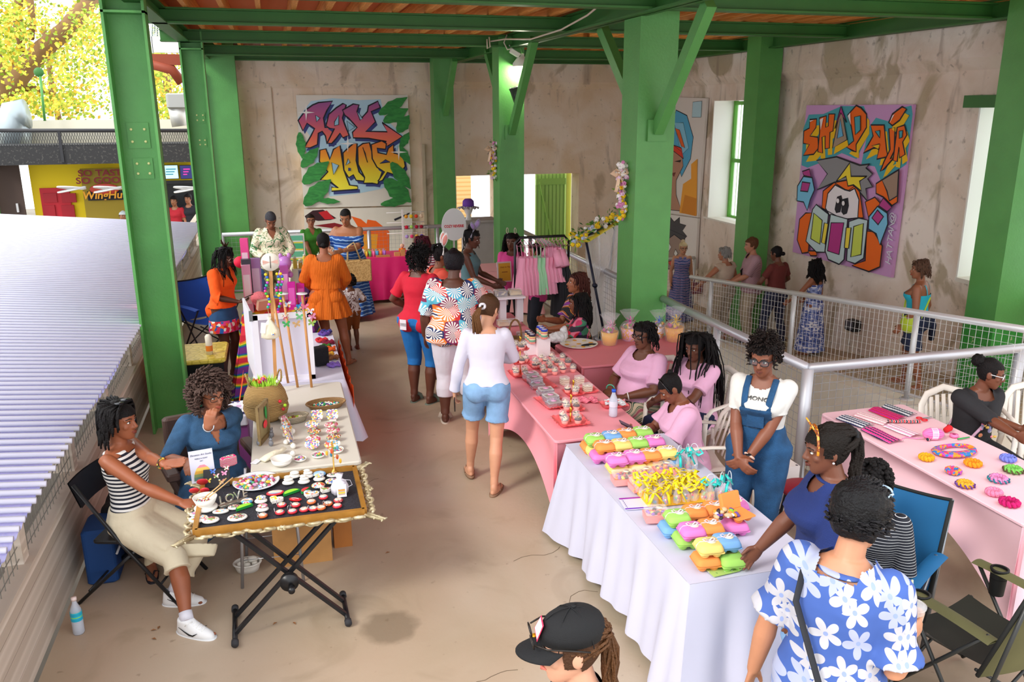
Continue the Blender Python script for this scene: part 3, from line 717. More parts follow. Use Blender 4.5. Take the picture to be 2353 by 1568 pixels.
# ---------------- hair ----------------
def hairmat(h, rough=.6):
    m = mat(h, rough, bump=.5, bs=120); m.node_tree.nodes['Principled BSDF'].inputs['Specular IOR Level'].default_value = .22; return m
def haircap(P, m, g=.012, line=.045, side=-.02, napelow=-.07, disp=None, bulk=(1, 1, 1), name='hair', extra=None, vox=None, fy=.035, off=(0, 0, 0)):
    """skull cap of hair; line: height of the hairline over the face"""
    B = M(); g2 = g
    B.loft([(z*bulk[2]+off[2], (a+g2)*bulk[0], (b+g2)*bulk[1], off[0], c+off[1]) for z, a, b, _, c in HEAD if z > -.08] + [(.118+g, .02, .02, 0, -.02)], 24, P.Hm, P.hc)
    if extra: extra(B)
    if P.hs != 1: pass
    B.v = [tuple(V(p)*P.s) for p in B.v]; Hi = P.Hm.inverted()
    def c(p):
        t = Hi @ (p/P.s-P.hc)
        if t.y > fy and t.z < line - .25*max(0, abs(t.x)-.045): return True
        if t.y > -.02 and t.y <= fy and t.z < side: return True
        return t.z < napelow
    return remesh(B, name, m, vox or .007, 2, cut=c, disp=disp, parent=P.e)
def strands(P, m, n=60, ln=.3, r=.006, front=.2, seed=1, z0=.03, wav=.01, name='locks', spread=1., drop=None, gather=None, taper=.5, sides=5, fy=.045, out=.02, parent=None, lay=None, lens=None):
    """locks falling from the skull"""
    q = random.Random(seed); B = M(); hs = P.hs
    for k in range(n):
        for _ in range(40):
            th = q.uniform(0, 2*PI); ph = q.uniform(-.1, 1.45); x = math.cos(ph)*math.cos(th); y = math.cos(ph)*math.sin(th); z = math.sin(ph)
            if not (y > .2 and z < .75) and y < .5: break
        p = V((x*.079, y*.1-.008, z*.115+.0))*1.02; w0 = P.hf(*p); d = P.Hm @ V((x, y, z))
        L_ = ln*q.uniform(.75, 1.1); pts = [w0]
        v = V((d.x, d.y, max(0, d.z)))*spread
        if y > -.1: v = v*.6 + P.Hm @ V((.9*(1 if x > 0 else -1)*spread, -1.1, 0))
        if gather: # pulled toward a point, then falls
            gp = P.hf(*gather); pts = [w0, w0.lerp(gp, .5)+d*.02, gp]; v = V((q.uniform(-.3, .3), q.uniform(-.3, .3), 0))
        w = pts[-1]; seg = L_/6; fx, fy_ = q.uniform(0, 6), q.uniform(0, 6)
        for i in range(6):
            v = v*.55 + V((0, 0, -1))*(1 if i else .55) + (V(lay)*.25 if lay else V((0, 0, 0))); dv = v.normalized()
            w = w + dv*seg + V((math.sin(fx+i*2), math.cos(fy_+i*2), 0))*wav
            h_ = (w-P.hc); hxy = V((h_.x, h_.y, 0)); lim = .092*hs
            if h_.z > -.12 and hxy.length < lim+out: w = w + hxy.normalized()*(lim+out*.6-hxy.length) if hxy.length < lim+out*.6 else w
            # keep outside the shoulders
            t = P.Ti @ (w-P.hip)
            if t.z < .5 and abs(t.x) < .18*P.f:
                lim2 = (.11+.02)*P.f
                if abs(t.y) < lim2: w = w + P.T @ V((0, (-1 if t.y < .02 else 1)*(lim2-abs(t.y))*.6, 0))
            pts.append(w)
        rr = [r*(1-(1-taper)*i/(len(pts)-1)) for i in range(len(pts))]
        B.tube([p_*P.s for p_ in pts], [x_*P.s for x_ in rr], sides)
    return B.b(name, m, parent or P.e)
def curls(P, m, n=260, r=.016, R0=(.10, .115, .13), seed=3, face=True, name='curls', c=(0, -.012, .02), low=-.6, kind='ball', ymax=.35, zmax=.35):
    q = random.Random(seed); B = M()
    for k in range(n):
        for _ in range(60):
            v = V((q.gauss(0, 1), q.gauss(0, 1), q.gauss(0, 1))).normalized()
            if v.z > low and not (v.y > ymax and v.z < zmax): break
        p = V((v.x*R0[0]+c[0], v.y*R0[1]+c[1], v.z*R0[2]+c[2])); w = P.hf(*p)*P.s; rr = r*q.uniform(.7, 1.2)*P.s
        if kind == 'ball': B.ell(w, (rr, rr, rr*.8), Matrix.Rotation(q.uniform(0, 3), 3, 'X'), 6, 4)
        else:  # spiral ringlets
            d = (P.Hm @ v); a = d.orthogonal().normalized(); b = d.cross(a); pts = []
            d = (d*.8+V((0, 0, -.5))).normalized()
            for i in range(9): t = i*.95; pts.append(w + d*(i*rr*.42-rr) + (a*math.cos(t)+b*math.sin(t))*rr*.6)
            B.tube(pts, rr*.26, 4)
    return B.b(name, m, P.e)
def bun(P, m, c=(0, -.10, .05), r=.04, name='bun', bumps=.006):
    B = M(); B.ell(P.hf(*c), (r, r, r*.95)); B.v = [tuple(V(p)*P.s) for p in B.v]
    return remesh(B, name, m, .007, 1, disp=(bumps*2, .02), parent=P.e)
def glasses(P, m, lens=None, up=False, sq=2.6, w=.029, hgt=.021, y=.098, z=.002, r=.0022, name='glasses'):
    s = P.s; B = M(); zz = z; 
    f = (lambda x, yy, z_: P.hf(x, yy, z_)) if not up else (lambda x, yy, z_: P.hf(x, (yy-.0)*.55-.0+.012, z_+.098))
    for sx in (-1, 1):
        pts = []
        for k in range(20):
            t = 2*PI*k/20; pts.append(f(sx*.034+w*math.copysign(abs(math.cos(t))**(2/sq), math.cos(t)), y-abs(sx*.034+w*math.cos(t))*.12, zz+hgt*math.copysign(abs(math.sin(t))**(2/sq), math.sin(t)))*s)
        B.tube(pts, r*s, 6, closed=True)
        B.tube([f(sx*(.034+w), y-.008, zz+.006)*s, f(sx*.078, .05, zz+.006)*s, f(sx*.079, -.005, zz+.004)*s, f(sx*.077, -.02, zz-.012)*s], r*s, 6)
    B.tube([f(-.006, y, zz+.004)*s, f(0, y+.003, zz+.007)*s, f(.006, y, zz+.004)*s], r*s, 6)
    o = B.b(name, m, P.e)
    if lens:
        D = M()
        for sx in (-1, 1):
            D.quad(*[f(sx*.034+w*.95*math.copysign(abs(math.cos(2*PI*k/20))**(2/sq), math.cos(2*PI*k/20)), y-.004, zz+hgt*.95*math.copysign(abs(math.sin(2*PI*k/20))**(2/sq), math.sin(2*PI*k/20)))*s for k in range(20)])
        D.b('lenses', lens, o)
    return o
def loopband(P, pts, r, name, m, n=8, closed=True, flat=1, parent=None, up=None):
    B = M(); B.tube([V(p)*P.s for p in pts], r*P.s, n, closed=closed, flat=flat, up=up); return B.b(name, m, parent or P.e)
def wristband(P, i, m, name='bracelet', r=.006, k=.92, rad=.031):
    sh, el, wr = P.arms[i]; d = (wr-el).normalized(); a = d.orthogonal().normalized(); b = d.cross(a); c = el.lerp(wr, k)
    return loopband(P, [c+(a*math.cos(t)+b*math.sin(t))*rad*P.f**.8 for t in [2*PI*q/16 for q in range(16)]], r, name, m)
def phone(P, i, m=None, lab='dark smartphone'):
    pass
# ---- the people in the photograph
def H_(hex_,**k): return hairmat(hex_,**k)
BLK = H_('#120f10'); DBR = H_('#241811')
CL = lambda h,v=.12,b=.25: mat(h,.85,bump=b,bs=14,var=v,vs=5)
def hgt(hx,hy,Y,z0=0): return aty(hx,hy,Y).z - z0
DEN = mat('#375f86',.9,bump=.6,bs=220,var=.35,vs=11); DENL = mat('#7fa6cf',.85,bump=.4,bs=300,var=.22,vs=10); DEND = mat('#27507f',.85,bump=.4,bs=300,var=.2,vs=8)
WHT = CL('#d4d1dc',.04); PINKT = CL('#e6b0d0',.06); 

# 1 striped vest, folding chair
P = person('person','woman in a striped black and white vest and cream skirt on a folding chair',(-1.06,5.5,0),(1,-.3),1.70,'#7d452a',lean=-4,hips=1.12,head=(4,-6,0),sit=True,bust=.1,hip=(0,0,.54),
           lh=at(395,1078,1.0),rh=at(425,1160,.74),le=(-.6,-.3,-1),re=(.6,-.8,-.6),rhand=((.3,1,-.1),(-.3,.1,-1),.7),lhand=((.15,1,.15),(.5,-.1,1),.25,1),rf=at(480,1452,0)+V((-.12,.02,0)),lf=at(440,1382,0)+V((-.1,0,0)),vox=.006,footyaw=(-.3,.1))
bodice(P,pat('stripes','wave',['#15192b','#e9e6e2'],11,.85,pos=[0,.46]),hem=-.03,top=.455,straps=.028,sx=.083,name='striped_vest')
lapskirt(P,CL('#ddd0b4',.06),.60,.84,g=.022)
B = M(); a,b = P.legs[0][1],P.legs[1][1]; B.grid(lambda u,v: (P.hip+V((-.06+.03*math.sin(9*u)+.03*v*math.sin(14*u),.04+.36*u-.05*v,-.06-(.34-.12*u)*v)))*P.s,20,10); B.b('skirt_tail',CL('#d6c9ac',.06),P.e)
haircap(P,BLK,.016,line=.05); strands(P,BLK,190,.17,.0085,seed=2,spread=1.1,out=.035,taper=.7,sides=6,wav=.004)
shoes(P,mat('#e9e9ea',.5),'sneaker'); wristband(P,1,pat('beads','cells',['#5a2a18','#c8502a','#2a6a3a','#e0b040','#202020'],90),r=.007)
for i in (0,1):
    kn,an = P.legs[i][1:]; M().tube([kn.lerp(an,.86)*P.s,an*P.s],[.040*P.s,.041*P.s],16).b('sock',WHT,P.e)
B = M()
for sx in (-1,1): B.lathe(P.hf(.035*sx,.03,.128)*P.s,[(.0,0),(.028,.002),(.028,.005),(0,.006)],14)
B.b('sunglasses',mat('#181a20',.15),P.e)
PW1 = P
# 2 denim shirt dress
P = person('person','curly-haired woman in a denim shirt dress seated with her hand at her mouth',(-.60,6.12,0),(.3,-1),1.68,'#a9694a',f=1.16,hips=1.1,lean=8,sit=True,bust=.3,head=(6,20,0),hip=(0,0,.52),
           lh=at(468,985,1.07),le=(1,-.2,-1),rh=at(432,1062,.8),lhand=((-.3,.1,1),(-.4,-1,0),1.7),rhand=((.2,1,-.1),(-.5,.2,-1),.5),re=(1,-.6,-.8),rf=at(345,1330,0)+V((0,.1,0)),lf=at(420,1300,0),vox=.0065)
garment(P,'denim_shirt',DEN,.016,[('torso',-.1,None),('arm',None,.55,.012)],neck_cut(.12,.06,.475,0,True),(.008,.09)); lapskirt(P,DEN,.60,.84,g=.022)
B = M()
for sx in (-1,1): B.tube([P.tf(.075*sx,-.03,.50)*P.s,P.tf(.085*sx,.05,.47)*P.s,P.tf(.03*sx,.155,.36)*P.s],[(.03,.006),(.032,.006),(.012,.005)],8)
B.b('collar',DEN,P.e)
haircap(P,H_('#4c3a30'),.02,line=.06,disp=(.02,.02)); curls(P,H_('#54413a'),620,.022,(.125,.13,.145),low=-.75,c=(0,-.02,.005),kind='ring',ymax=.45,zmax=.42); glasses(P,mat('#111111',.3)); shoes(P,mat('#23202a',.6))
wristband(P,1,mat('#c9ccd2',.25,metal=.9),'watch',.006)
# 3 orange top with phone
l = at(528,868); P = person('person','woman in an orange blouse and flower-trimmed denim skirt looking at her phone',l,(.85,-.55),hgt(503,566,l.y),'#4b2a1e',head=(24,8,0),lean=4,hips=1.12,bust=.14,
           rh=(.10,.30,1.04),re=(1,-.6,-.4),lh=(-.12,-.05,.98),le=(-1,-1,-.2),rhand=((-.55,1,.1),(0,.2,1),.9),footyaw=(-.2,.3))
tee(P,mat('#f2590f',.85,bump=.3,bs=12),hem=.02,sl=.55,g=.028,depth=.14,w=.06,flare=.03,name='blouse',vee=True,disp=(.02,.12))
sk_ = pat('crochet_flowers','cells',['#e8234f','#f2f0ea','#f26a1c','#1f5fb4','#ea3f8d','#c9202c'],26)
skirt(P,DEND,[(1.03,.15,.115,0,0),(.95,.178,.135,0,0),(.84,.205,.155,0,0),(.78,.208,.16,0,0)],6,.01,'denim_skirt'); skirt(P,sk_,[(.79,.21,.162,0,0),(.70,.222,.172,0,0),(.64,.226,.178,0,0)],8,.03,'flower_trim')
haircap(P,BLK,.012,line=.055); strands(P,BLK,60,.36,.007,seed=5,gather=None,out=.02); B = M()
q = random.Random(4)
for k in range(16): a = q.uniform(0,6.28); B.tube([P.hf(0,-.05,.11)*P.s,P.hf(.03*math.cos(a),-.06+.03*math.sin(a),.15)*P.s,P.hf(.055*math.cos(a),-.07+.05*math.sin(a),.16+.02*math.sin(k))*P.s],[.009,.008,.005],5)
B.b('topknot',H_('#3a2618'),P.e); glasses(P,mat('#d8b8a8',.3),r=.003,w=.032,hgt=.026); shoes(P,mat('#caa070',.6))
PHN = P
# 4 palm print shirt
l = V((-.13,12.95,0)); P = person('person','woman in a cream blouse with green palm print looking down behind the gift stall',l,(.15,-1),1.68,'#7b4a34',f=1.22,hips=1.08,bust=.22,head=(32,0,0),lean=4,rh=(.14,.3,1.02),lh=(-.14,.3,1.0),re=(1,-.5,-.3),le=(-1,-.5,-.3),belly=.1,vox=.009)
tee(P,pat('palm_print','noise',['#e8dcc4','#3f7a4a','#e8dcc4','#e8dcc4','#8aa070','#e5d8c0'],7,pos=[0,.40,.455,.56,.585,.63],detail=3,dist=1.5),hem=-.1,sl=.9,g=.02,depth=.1,w=.06,vee=True,name='blouse',disp=(.015,.1))
pants(P,pat('olive_print','noise',['#5d5a40','#8a8462'],14)); haircap(P,H_('#3a3a40'),.006,line=.055); bun(P,H_('#3a3a40'),(0,-.11,-.02),.035)
loopband(P,[P.tf(-.12,.02,.47),P.tf(-.02,.15,.3),P.tf(.15,.12,.05),P.tf(.17,-.08,.05),P.tf(0,-.12,.35)],.009,'bag_strap',mat('#7c4526',.6))
# 5 green polo
P = person('person','woman with glasses in a green polo shirt behind the soap stall',(.50,14.1,0),(.25,-1),1.46,'#8e5b40',head=(0,-12,0),rh=(.1,.3,.9),lh=(-.1,.3,.9),vox=.009)
tee(P,CL('#3f8a2c'),depth=.08,w=.05,vee=True,name='polo_shirt'); pants(P,CL('#c9b48e')); haircap(P,DBR,.006,line=.06); bun(P,DBR,(-.02,-.12,-.01),.035); glasses(P,mat('#14141c',.3))
# 6 blue off-shoulder
P = person('person','woman in a blue and white tie-dye off-shoulder dress carrying a jute bag on her arm',(.98,12.75,0),(-.35,-1),1.69,'#a86d4b',f=1.3,hips=1.1,bust=.3,belly=.08,head=(24,0,0),rh=(.2,.3,1.1),lh=(-.02,.36,1.12),re=(1,-.6,-.6),le=(-1,-.4,-.6),vox=.009)
TIE = pat('tie_dye','wave',['#0f3f8a','#1c5cae','#b9d2ea','#5c92cc','#104a98'],3.2,dist=5,detail=3,interp='LINEAR')
garment(P,'dress_bodice',TIE,.02,[('torso',-.1,.45),('arm',None,.42,.03)],lambda t,l: t.z > .375,(.012,.09))
skirt(P,TIE,[(1.1,.15,.12,0,.02),(.9,.19,.16,0,0),(.5,.22,.2,0,0),(.1,.27,.25,0,0)],12,.06,'dress_skirt'); haircap(P,BLK,.005,line=.065); bun(P,BLK,(0,-.11,.0),.035)
shoes(P,mat('#604030'))
# 7 orange dress
l = at(775,838); P = person('person','woman in a short orange long-sleeved dress seen from behind',V((.50,10.35,0)),(.1,1),hgt(743,537,10.35),'#8a5137',f=1.08,hips=1.15,head=(6,4,0),rh=(.16,.26,.96),lh=(-.16,.26,.98),re=(1,-.6,-.3),le=(-1,-.6,-.3),rf=V((.72,10.3,0)),lf=V((.52,10.55,0)),footyaw=(-.5,.1))
ORG = pat('orange_crepe','wave',['#d8650a','#e8750f','#de6c0c'],16,.85,axis='X',dist=1.5,interp='LINEAR',bump=.6)
tee(P,ORG,hem=.09,sl=.93,g=.03,depth=.02,w=.09,name='dress_bodice',disp=(.014,.06),back=.03)
skirt(P,ORG,[(1.10,.150,.125,0,0),(1.02,.152,.13,0,0),(.9,.20,.165,0,0),(.66,.275,.23,0,0)],16,.06,'dress_skirt'); haircap(P,BLK,.006,line=.06); bun(P,BLK,(0,-.115,-.035),.038); shoes(P,mat('#8a6a54'))
# 8 the child
l = at(813,803); P = person('person','small child in a brown and white printed shirt and brown shorts in the aisle',l,(-.3,1),hgt(812,632,l.y)*.97,'#5f3824',f=1.12,bust=0,head=(5,0,0),rh=(.14,.12,1.08),re=(1,-.6,-.2),lh=(-.14,.1,1.05),age=1.3,vox=.0075)
tee(P,pat('giraffes','noise',['#e6dfe2','#6a4236','#e6dfe2'],13,pos=[0,.44,.5],dist=1),hem=-.04,sl=.45,g=.02); pants(P,CL('#8a4a1c'),.5,.02,.01,name='shorts'); haircap(P,BLK,.012,line=.06); curls(P,BLK,200,.022,(.105,.12,.13)); shoes(P,mat('#6a2f1c'),'sneaker2')
# 9 red top
l = at(972,928); P = person('person','woman in a red top and blue knee-length shorts with a card in the back pocket',l+V((.0,.05,0)),(.62,.8),hgt(962,570,l.y),'#4f2a1d',f=1.12,hips=1.25,bust=.2,head=(6,-14,0),rh=(.14,.3,1.08),re=(1,-.6,-.5),lh=(-.2,.18,1.0),le=(-1,-.8,-.4),lean=3)
tee(P,CL('#c41832'),hem=-.02,sl=.38,name='red_top'); pants(P,CL('#1767ad',.06),.60,.012,waist=.09,name='shorts'); haircap(P,BLK,.014,line=.055); curls(P,BLK,240,.018,(.1,.12,.13),low=-.8,c=(0,-.025,.0),kind='ring')
shoes(P,mat('#6f7a6c',.7),'slide')
B = M(); B.box((0,0,0),(.075,.006,.11)); B.box((0,-.001,.0),(.077,.004,.035)); p = (P.tf(-.085,-.2,-.03))*P.s; B.v = [tuple(V(v)+p) for v in B.v]; B.b('card',mat('#dedbe2',.5),P.e)
# 10 colourful top
l = at(1012,980); FAN = motif('fan_print','fan','#e6e0da',['#c8282a','#3fa2c8','#1b2a5c','#e07a2a','#7a1f4c','#58b4cc'],8,15,.62)
P = person('person','woman in a multicoloured fan-print top and white cropped trousers seen from behind',l+V((.19,.1,0)),(.35,1),hgt(1045,582,l.y),'#4c2b1f',f=1.3,hips=1.15,bust=.2,belly=.06,head=(8,-8,0),lh=(-.30,.06,.86),rh=(.2,.3,1.1),re=(1,-.5,-.5),le=(-1,-1,0),lf=(-.11,-.02,0),rf=(.1,.12,0),lhand=(None,None,.8))
tee(P,FAN,hem=-.1,sl=.5,g=.026,depth=.03,w=.1,flare=.02,name='printed_top',disp=(.012,.1),back=.02); pants(P,WHT,.78,.014,.004); haircap(P,H_('#18151a',rough=.4),.024,line=.06,disp=(.008,.012)); shoes(P,mat('#c3b6a6',.6),'slide')
# 11 white long-sleeved top, cutoffs
l = V((1.55,6.38,0)); P = person('person','young woman with a ponytail in a white long-sleeved top and cut-off denim shorts',l,(.25,1),hgt(1118,680,6.38),'#d29a7a',f=.98,hips=1.1,bust=.08,head=(24,-28,0),lean=2,lh=(-.29,.08,.80),le=(-1,-1,0),rh=(.1,.34,1.06),re=(1,-.6,-.5),lhand=((0,.3,-1),(1,.1,0),1.5),lf=at(1075,1085)+V((0,-.1,0)),rf=at(1130,1128)+V((.0,-.08,0)),footyaw=(-.35,.2),vox=.006)
tee(P,CL('#cfccdc',.03,.15),hem=-.02,sl=.97,g=.012,depth=.02,w=.075,name='long_sleeved_top',disp=(.008,.12)); pants(P,DENL,.33,.016,.02,waist=.07,name='denim_shorts')
HB = H_('#4a2f1c',rough=.4); haircap(P,HB,.01,line=.06)
tail = M(); q = random.Random(8)
for k in range(70):
    a = q.uniform(0,6.28); r = q.uniform(0,.03); p0 = P.hf(0,-.115,-.005); x = r*math.cos(a); y = r*math.sin(a)
    tail.tube([p0*P.s,(p0+P.Hm @ V((x*.5-.005,-.04,-.03)))*P.s,(p0+P.Hm @ V((x*1.1-.02,-.045+y*.5,-.1)))*P.s,(p0+V((x*1.3-.045,-.03+y*.6,-.19)))*P.s,(p0+V((x*.9-.05+.012*math.sin(k),-.02+y*.5,-.25-q.random()*.04)))*P.s],[.004,.006,.006,.005,.002],5)
tail.b('ponytail',H_('#6a4628',rough=.4),P.e)
loopband(P,[P.hf(0,-.118,-.005)+V((.02*math.cos(t),.006*math.sin(3*t),.02*math.sin(t))) for t in [2*PI*i/14 for i in range(14)]],.011,'scrunchie',mat('#d8d5dc',.8)); shoes(P,mat('#8a6a52',.6)); GIRL = P
# 12, 13 bunny ears
def ears(P,m,m2,flop=0,tw=0):
    s = P.s; c = [P.hf(.083*math.cos(t),-.0,.118*math.sin(t)) for t in [PI*(.05+.9*i/14) for i in range(15)]]
    o = loopband(P,c,.011,'ear_band',m,closed=False)
    for sx in (-1,1):
        B = M(); b = P.hf(.028*sx,-.0,.115); d = P.Hm @ V((sx*(.35+flop),tw,1-flop*.6)).normalized(); w = P.Hm @ V((0,1,0)); w = (w-d*w.dot(d)).normalized(); n = w.cross(d)
        B.tube([(b+d*t*.19)*s for t in (0,.2,.45,.7,.9,1)],[(k*s,.009*s) for k in (.014,.030,.040,.034,.018,.003)],12,up=n); e_ = B.b('ear',m,o)
        B = M(); B.tube([(b+d*t*.19+(P.Hm @ V((.009,0,0))))*s for t in (.12,.3,.5,.7,.85)],[(k*s,.004*s) for k in (.008,.021,.027,.021,.006)],10,up=n); B.b('ear_lining',m2,o)
P = person('person','woman in a coral sleeveless blouse wearing a white and pink bunny-ear headband',(1.72,9.35,0),(.85,.2),1.60,'#6e4029',f=1.15,hips=1.1,head=(10,-12,0),lh=(-.05,.34,1.05),rh=(.12,.34,1.02),vox=.009)
tee(P,CL('#dd5644'),hem=-.1,sl=.06,g=.02,depth=.08,w=.06,name='blouse'); pants(P,CL('#3a4a66')); haircap(P,BLK,.008,line=.055); strands(P,BLK,26,.1,.008,gather=(0,-.06,.14),seed=4); ears(P,mat('#e9e6e4',.9),mat('#ee9c92',.9)); shoes(P,mat('#30303a'))
strands(P,BLK,4,.2,.005,seed=14,name='loose_braids')
P = person('person','woman in a grey-green tank top wearing grey and lilac bunny ears',(2.28,10.25,0),(.75,-.35),1.66,'#4d2b1e',hips=1.05,head=(16,-4,0),rh=(.12,.32,1.0),lh=(-.1,.34,1.02),vox=.009)
bodice(P,CL('#5d7f86'),-.1,.44,.04,name='tank_top'); pants(P,pat('white_print','noise',['#d9dcdc','#5a7a7a','#d9dcdc'],12,pos=[0,.45,.5])); haircap(P,BLK,.01,line=.06); bun(P,BLK,(0,-.05,.13),.045,bumps=.01); strands(P,BLK,9,.28,.007,seed=6,name='braids'); ears(P,mat('#8e8a98',.9),mat('#a58cc4',.9),.5,-.1); shoes(P,mat('#30303a'))
# 14 glasses, plum hair, seated at the back
P = person('person','person with plum-tinted long hair and glasses in grey trousers seated behind the bunny-ear women',(2.12,12.75,0),(-.5,-.85),1.62,'#6b3e2a',sit=True,head=(20,0,0),rf=at(915,690),lf=at(945,705),rh=(.1,.4,.72),lh=(-.1,.4,.72),vox=.009)
tee(P,pat('plum_stripe','wave',['#8a2a48','#e4dce4'],9),sl=.5); pants(P,CL('#6c7276'),.96,.02,.02); haircap(P,H_('#3a1620'),.012,line=.055); strands(P,H_('#5a2030'),130,.34,.006,seed=9); glasses(P,mat('#c0889a',.3)); shoes(P,mat('#c9a69c'))
# 15, 16 pink tees by the clothes rack
HOT = CL('#e8509c',.05)
P = person('person','young woman in a hot pink T-shirt and wire bunny-ear band holding a framed yellow sign',(2.98,10.75,0),(-.35,-1),1.50,'#54301f',head=(4,-8,0),rh=(.16,.26,.92),lh=(-.12,.3,.9),vox=.009)
tee(P,HOT); pants(P,CL('#2a2c38')); haircap(P,BLK,.012,line=.06); strands(P,BLK,120,.4,.007,seed=12)
loopband(P,[P.hf(.083*math.cos(t),0,.118*math.sin(t)) for t in [PI*i/12 for i in range(13)]],.004,'headband',mat('#e8c4c4',.4,metal=.5),closed=False)
for sx in (-1,1): loopband(P,[P.hf(.04*sx+.016*math.cos(t)+.02*sx,0,.165+.045*math.sin(t)) for t in [2*PI*i/14 for i in range(14)]],.0035,'wire_ear',mat('#e8c4c4',.4,metal=.5))
P = person('person','young woman in a hot pink T-shirt in profile behind the hanging dresses',(3.16,10.2,0),(-1,.1),1.44,'#8a5438',head=(4,0,0),lh=(-.05,.42,.86),rh=(.06,.4,.84),vox=.009)
tee(P,HOT); pants(P,CL('#2a2c38')); haircap(P,BLK,.005,line=.06); bun(P,BLK,(0,-.12,.0),.045)
# 17 braided woman, 18 curly girl
BRT = pat('bright_swirl','wave',['#15131a','#15131a','#f09a1c','#15131a','#e0245c','#f2e6d8','#15131a','#8a2a9a'],2.4,dist=9,detail=1)
P = person('person','woman with reddish braids in a black dress with bright swirls seated behind the pink table',(3.14,8.58,0),(-.9,-.1),1.66,'#8a5236',f=1.1,sit=True,head=(-6,-14,0),hip=(0,0,.62),rh=(.1,.36,.86),lh=(-.1,.4,.8),bust=.2,vox=.0085)
tee(P,BRT,sl=.4,depth=.03,flare=.03,name='dress_bodice'); lapskirt(P,BRT,.7,g=.02); haircap(P,H_('#3a1c18'),.012,line=.06); strands(P,H_('#4a241e'),150,.22,.007,seed=21,sides=5)
FLO = pat('bold_floral','cells',['#c8203a','#232030','#3a7a5c','#d8708a','#7a2a8a','#2a2030','#e8c8a0','#b82a5a'],16,noise_warp=.35)
P = person('person','girl with long black curls in a bright floral dress beside the braided woman',(3.04,8.22,0),(-.9,.35),1.42,'#6a3d28',f=1.0,sit=True,hip=(0,0,.66),head=(2,-4,0),rh=(.05,.42,.92),lh=(-.1,.4,.88),bust=.03,age=1.1,vox=.0085)
tee(P,FLO,sl=.36,g=.025,flare=.03,name='dress_bodice'); lapskirt(P,FLO,.7,g=.02); haircap(P,BLK,.02,line=.06); strands(P,BLK,240,.30,.0085,seed=22,wav=.011,taper=.8,sides=5)
# 19 pink tee, patterned skirt
P = person('person','seated woman with glasses in a pink T-shirt and green paisley skirt',(3.12,6.72,0),(-1,-.35),1.66,'#5c3523',f=1.22,sit=True,bust=.34,belly=.1,head=(2,0,0),hip=(0,0,.50),rh=(.12,.32,.66),lh=(-.12,.34,.66),re=(1,-.5,-.5),le=(-1,-.5,-.4),rhand=((-.6,.8,0),(0,0,-1),.9),lhand=((.6,.8,0),(0,0,-1),.9),vox=.0065)
tee(P,PINKT,sl=.42,g=.022,depth=.03,w=.085,name='pink_tshirt'); lapskirt(P,pat('paisley','wave',['#d8c8aa','#1f5a44','#d8c8aa','#2a3a34','#d8c8aa','#b0606a'],2.6,dist=14,detail=1),.88,g=.03)
haircap(P,BLK,.014,line=.06); strands(P,BLK,90,.16,.008,seed=31,out=.0); glasses(P,mat('#101014',.3),r=.0034,hgt=.018); shoes(P,mat('#303038'),'slide')
wristband(P,0,mat('#5ab89a',.4),r=.006); wristband(P,1,mat('#e8e4e0',.4),r=.005)
# 20 long braids
P = person('person','seated woman with very long black braids in a pink T-shirt',(3.42,6.3,0),(-.9,-.35),1.66,'#5a3322',f=1.12,sit=True,bust=.2,head=(14,8,0),hip=(0,0,.50),rh=(.16,.36,.66),lh=(-.16,.44,.64),vox=.0075)
tee(P,PINKT,sl=.38,g=.02,name='pink_tshirt'); pants(P,CL('#1c2444'),.97,.02); haircap(P,BLK,.014,line=.06); strands(P,BLK,190,.66,.0075,seed=33,out=.03,taper=.5,wav=.008,name='braids')
# 21 girl with phone
P = person('person','seated woman with a small hair bun in a pink T-shirt looking at her phone',(2.95,5.5,0),(-1,.2),1.60,'#70402a',f=1.2,sit=True,bust=.2,head=(34,0,0),lean=10,hip=(0,0,.49),rh=(-.02,.42,.74),lh=(-.08,.42,.74),re=(1,-.2,-1),le=(-1,-.2,-1),rhand=((-.4,1,.3),(-.3,0,1),1.),lhand=((.4,1,.3),(.3,0,1),1.),vox=.0065)
tee(P,PINKT,sl=.4,g=.02,depth=.03,flare=.02,name='pink_tshirt'); pants(P,DEN,.97,.02,name='jeans'); haircap(P,BLK,.005,line=.055); bun(P,BLK,(0,-.07,.115),.024); shoes(P,mat('#303038'),'slide')
loopband(P,[P.hf(.084*math.cos(t),.035,.115*math.sin(t)) for t in [PI*i/12 for i in range(13)]],.007,'hairband',mat('#0e0e12',.2),closed=False); wristband(P,0,mat('#c8ccd4',.25,metal=.9),r=.006); PG = P
loopband(P,[P.tf(.1,.0,.47),P.tf(.0,.14,.3),P.tf(-.14,.1,.08),P.tf(-.15,-.1,.1),P.tf(0,-.12,.38)],.006,'bag_strap',mat('#b07a96',.6))
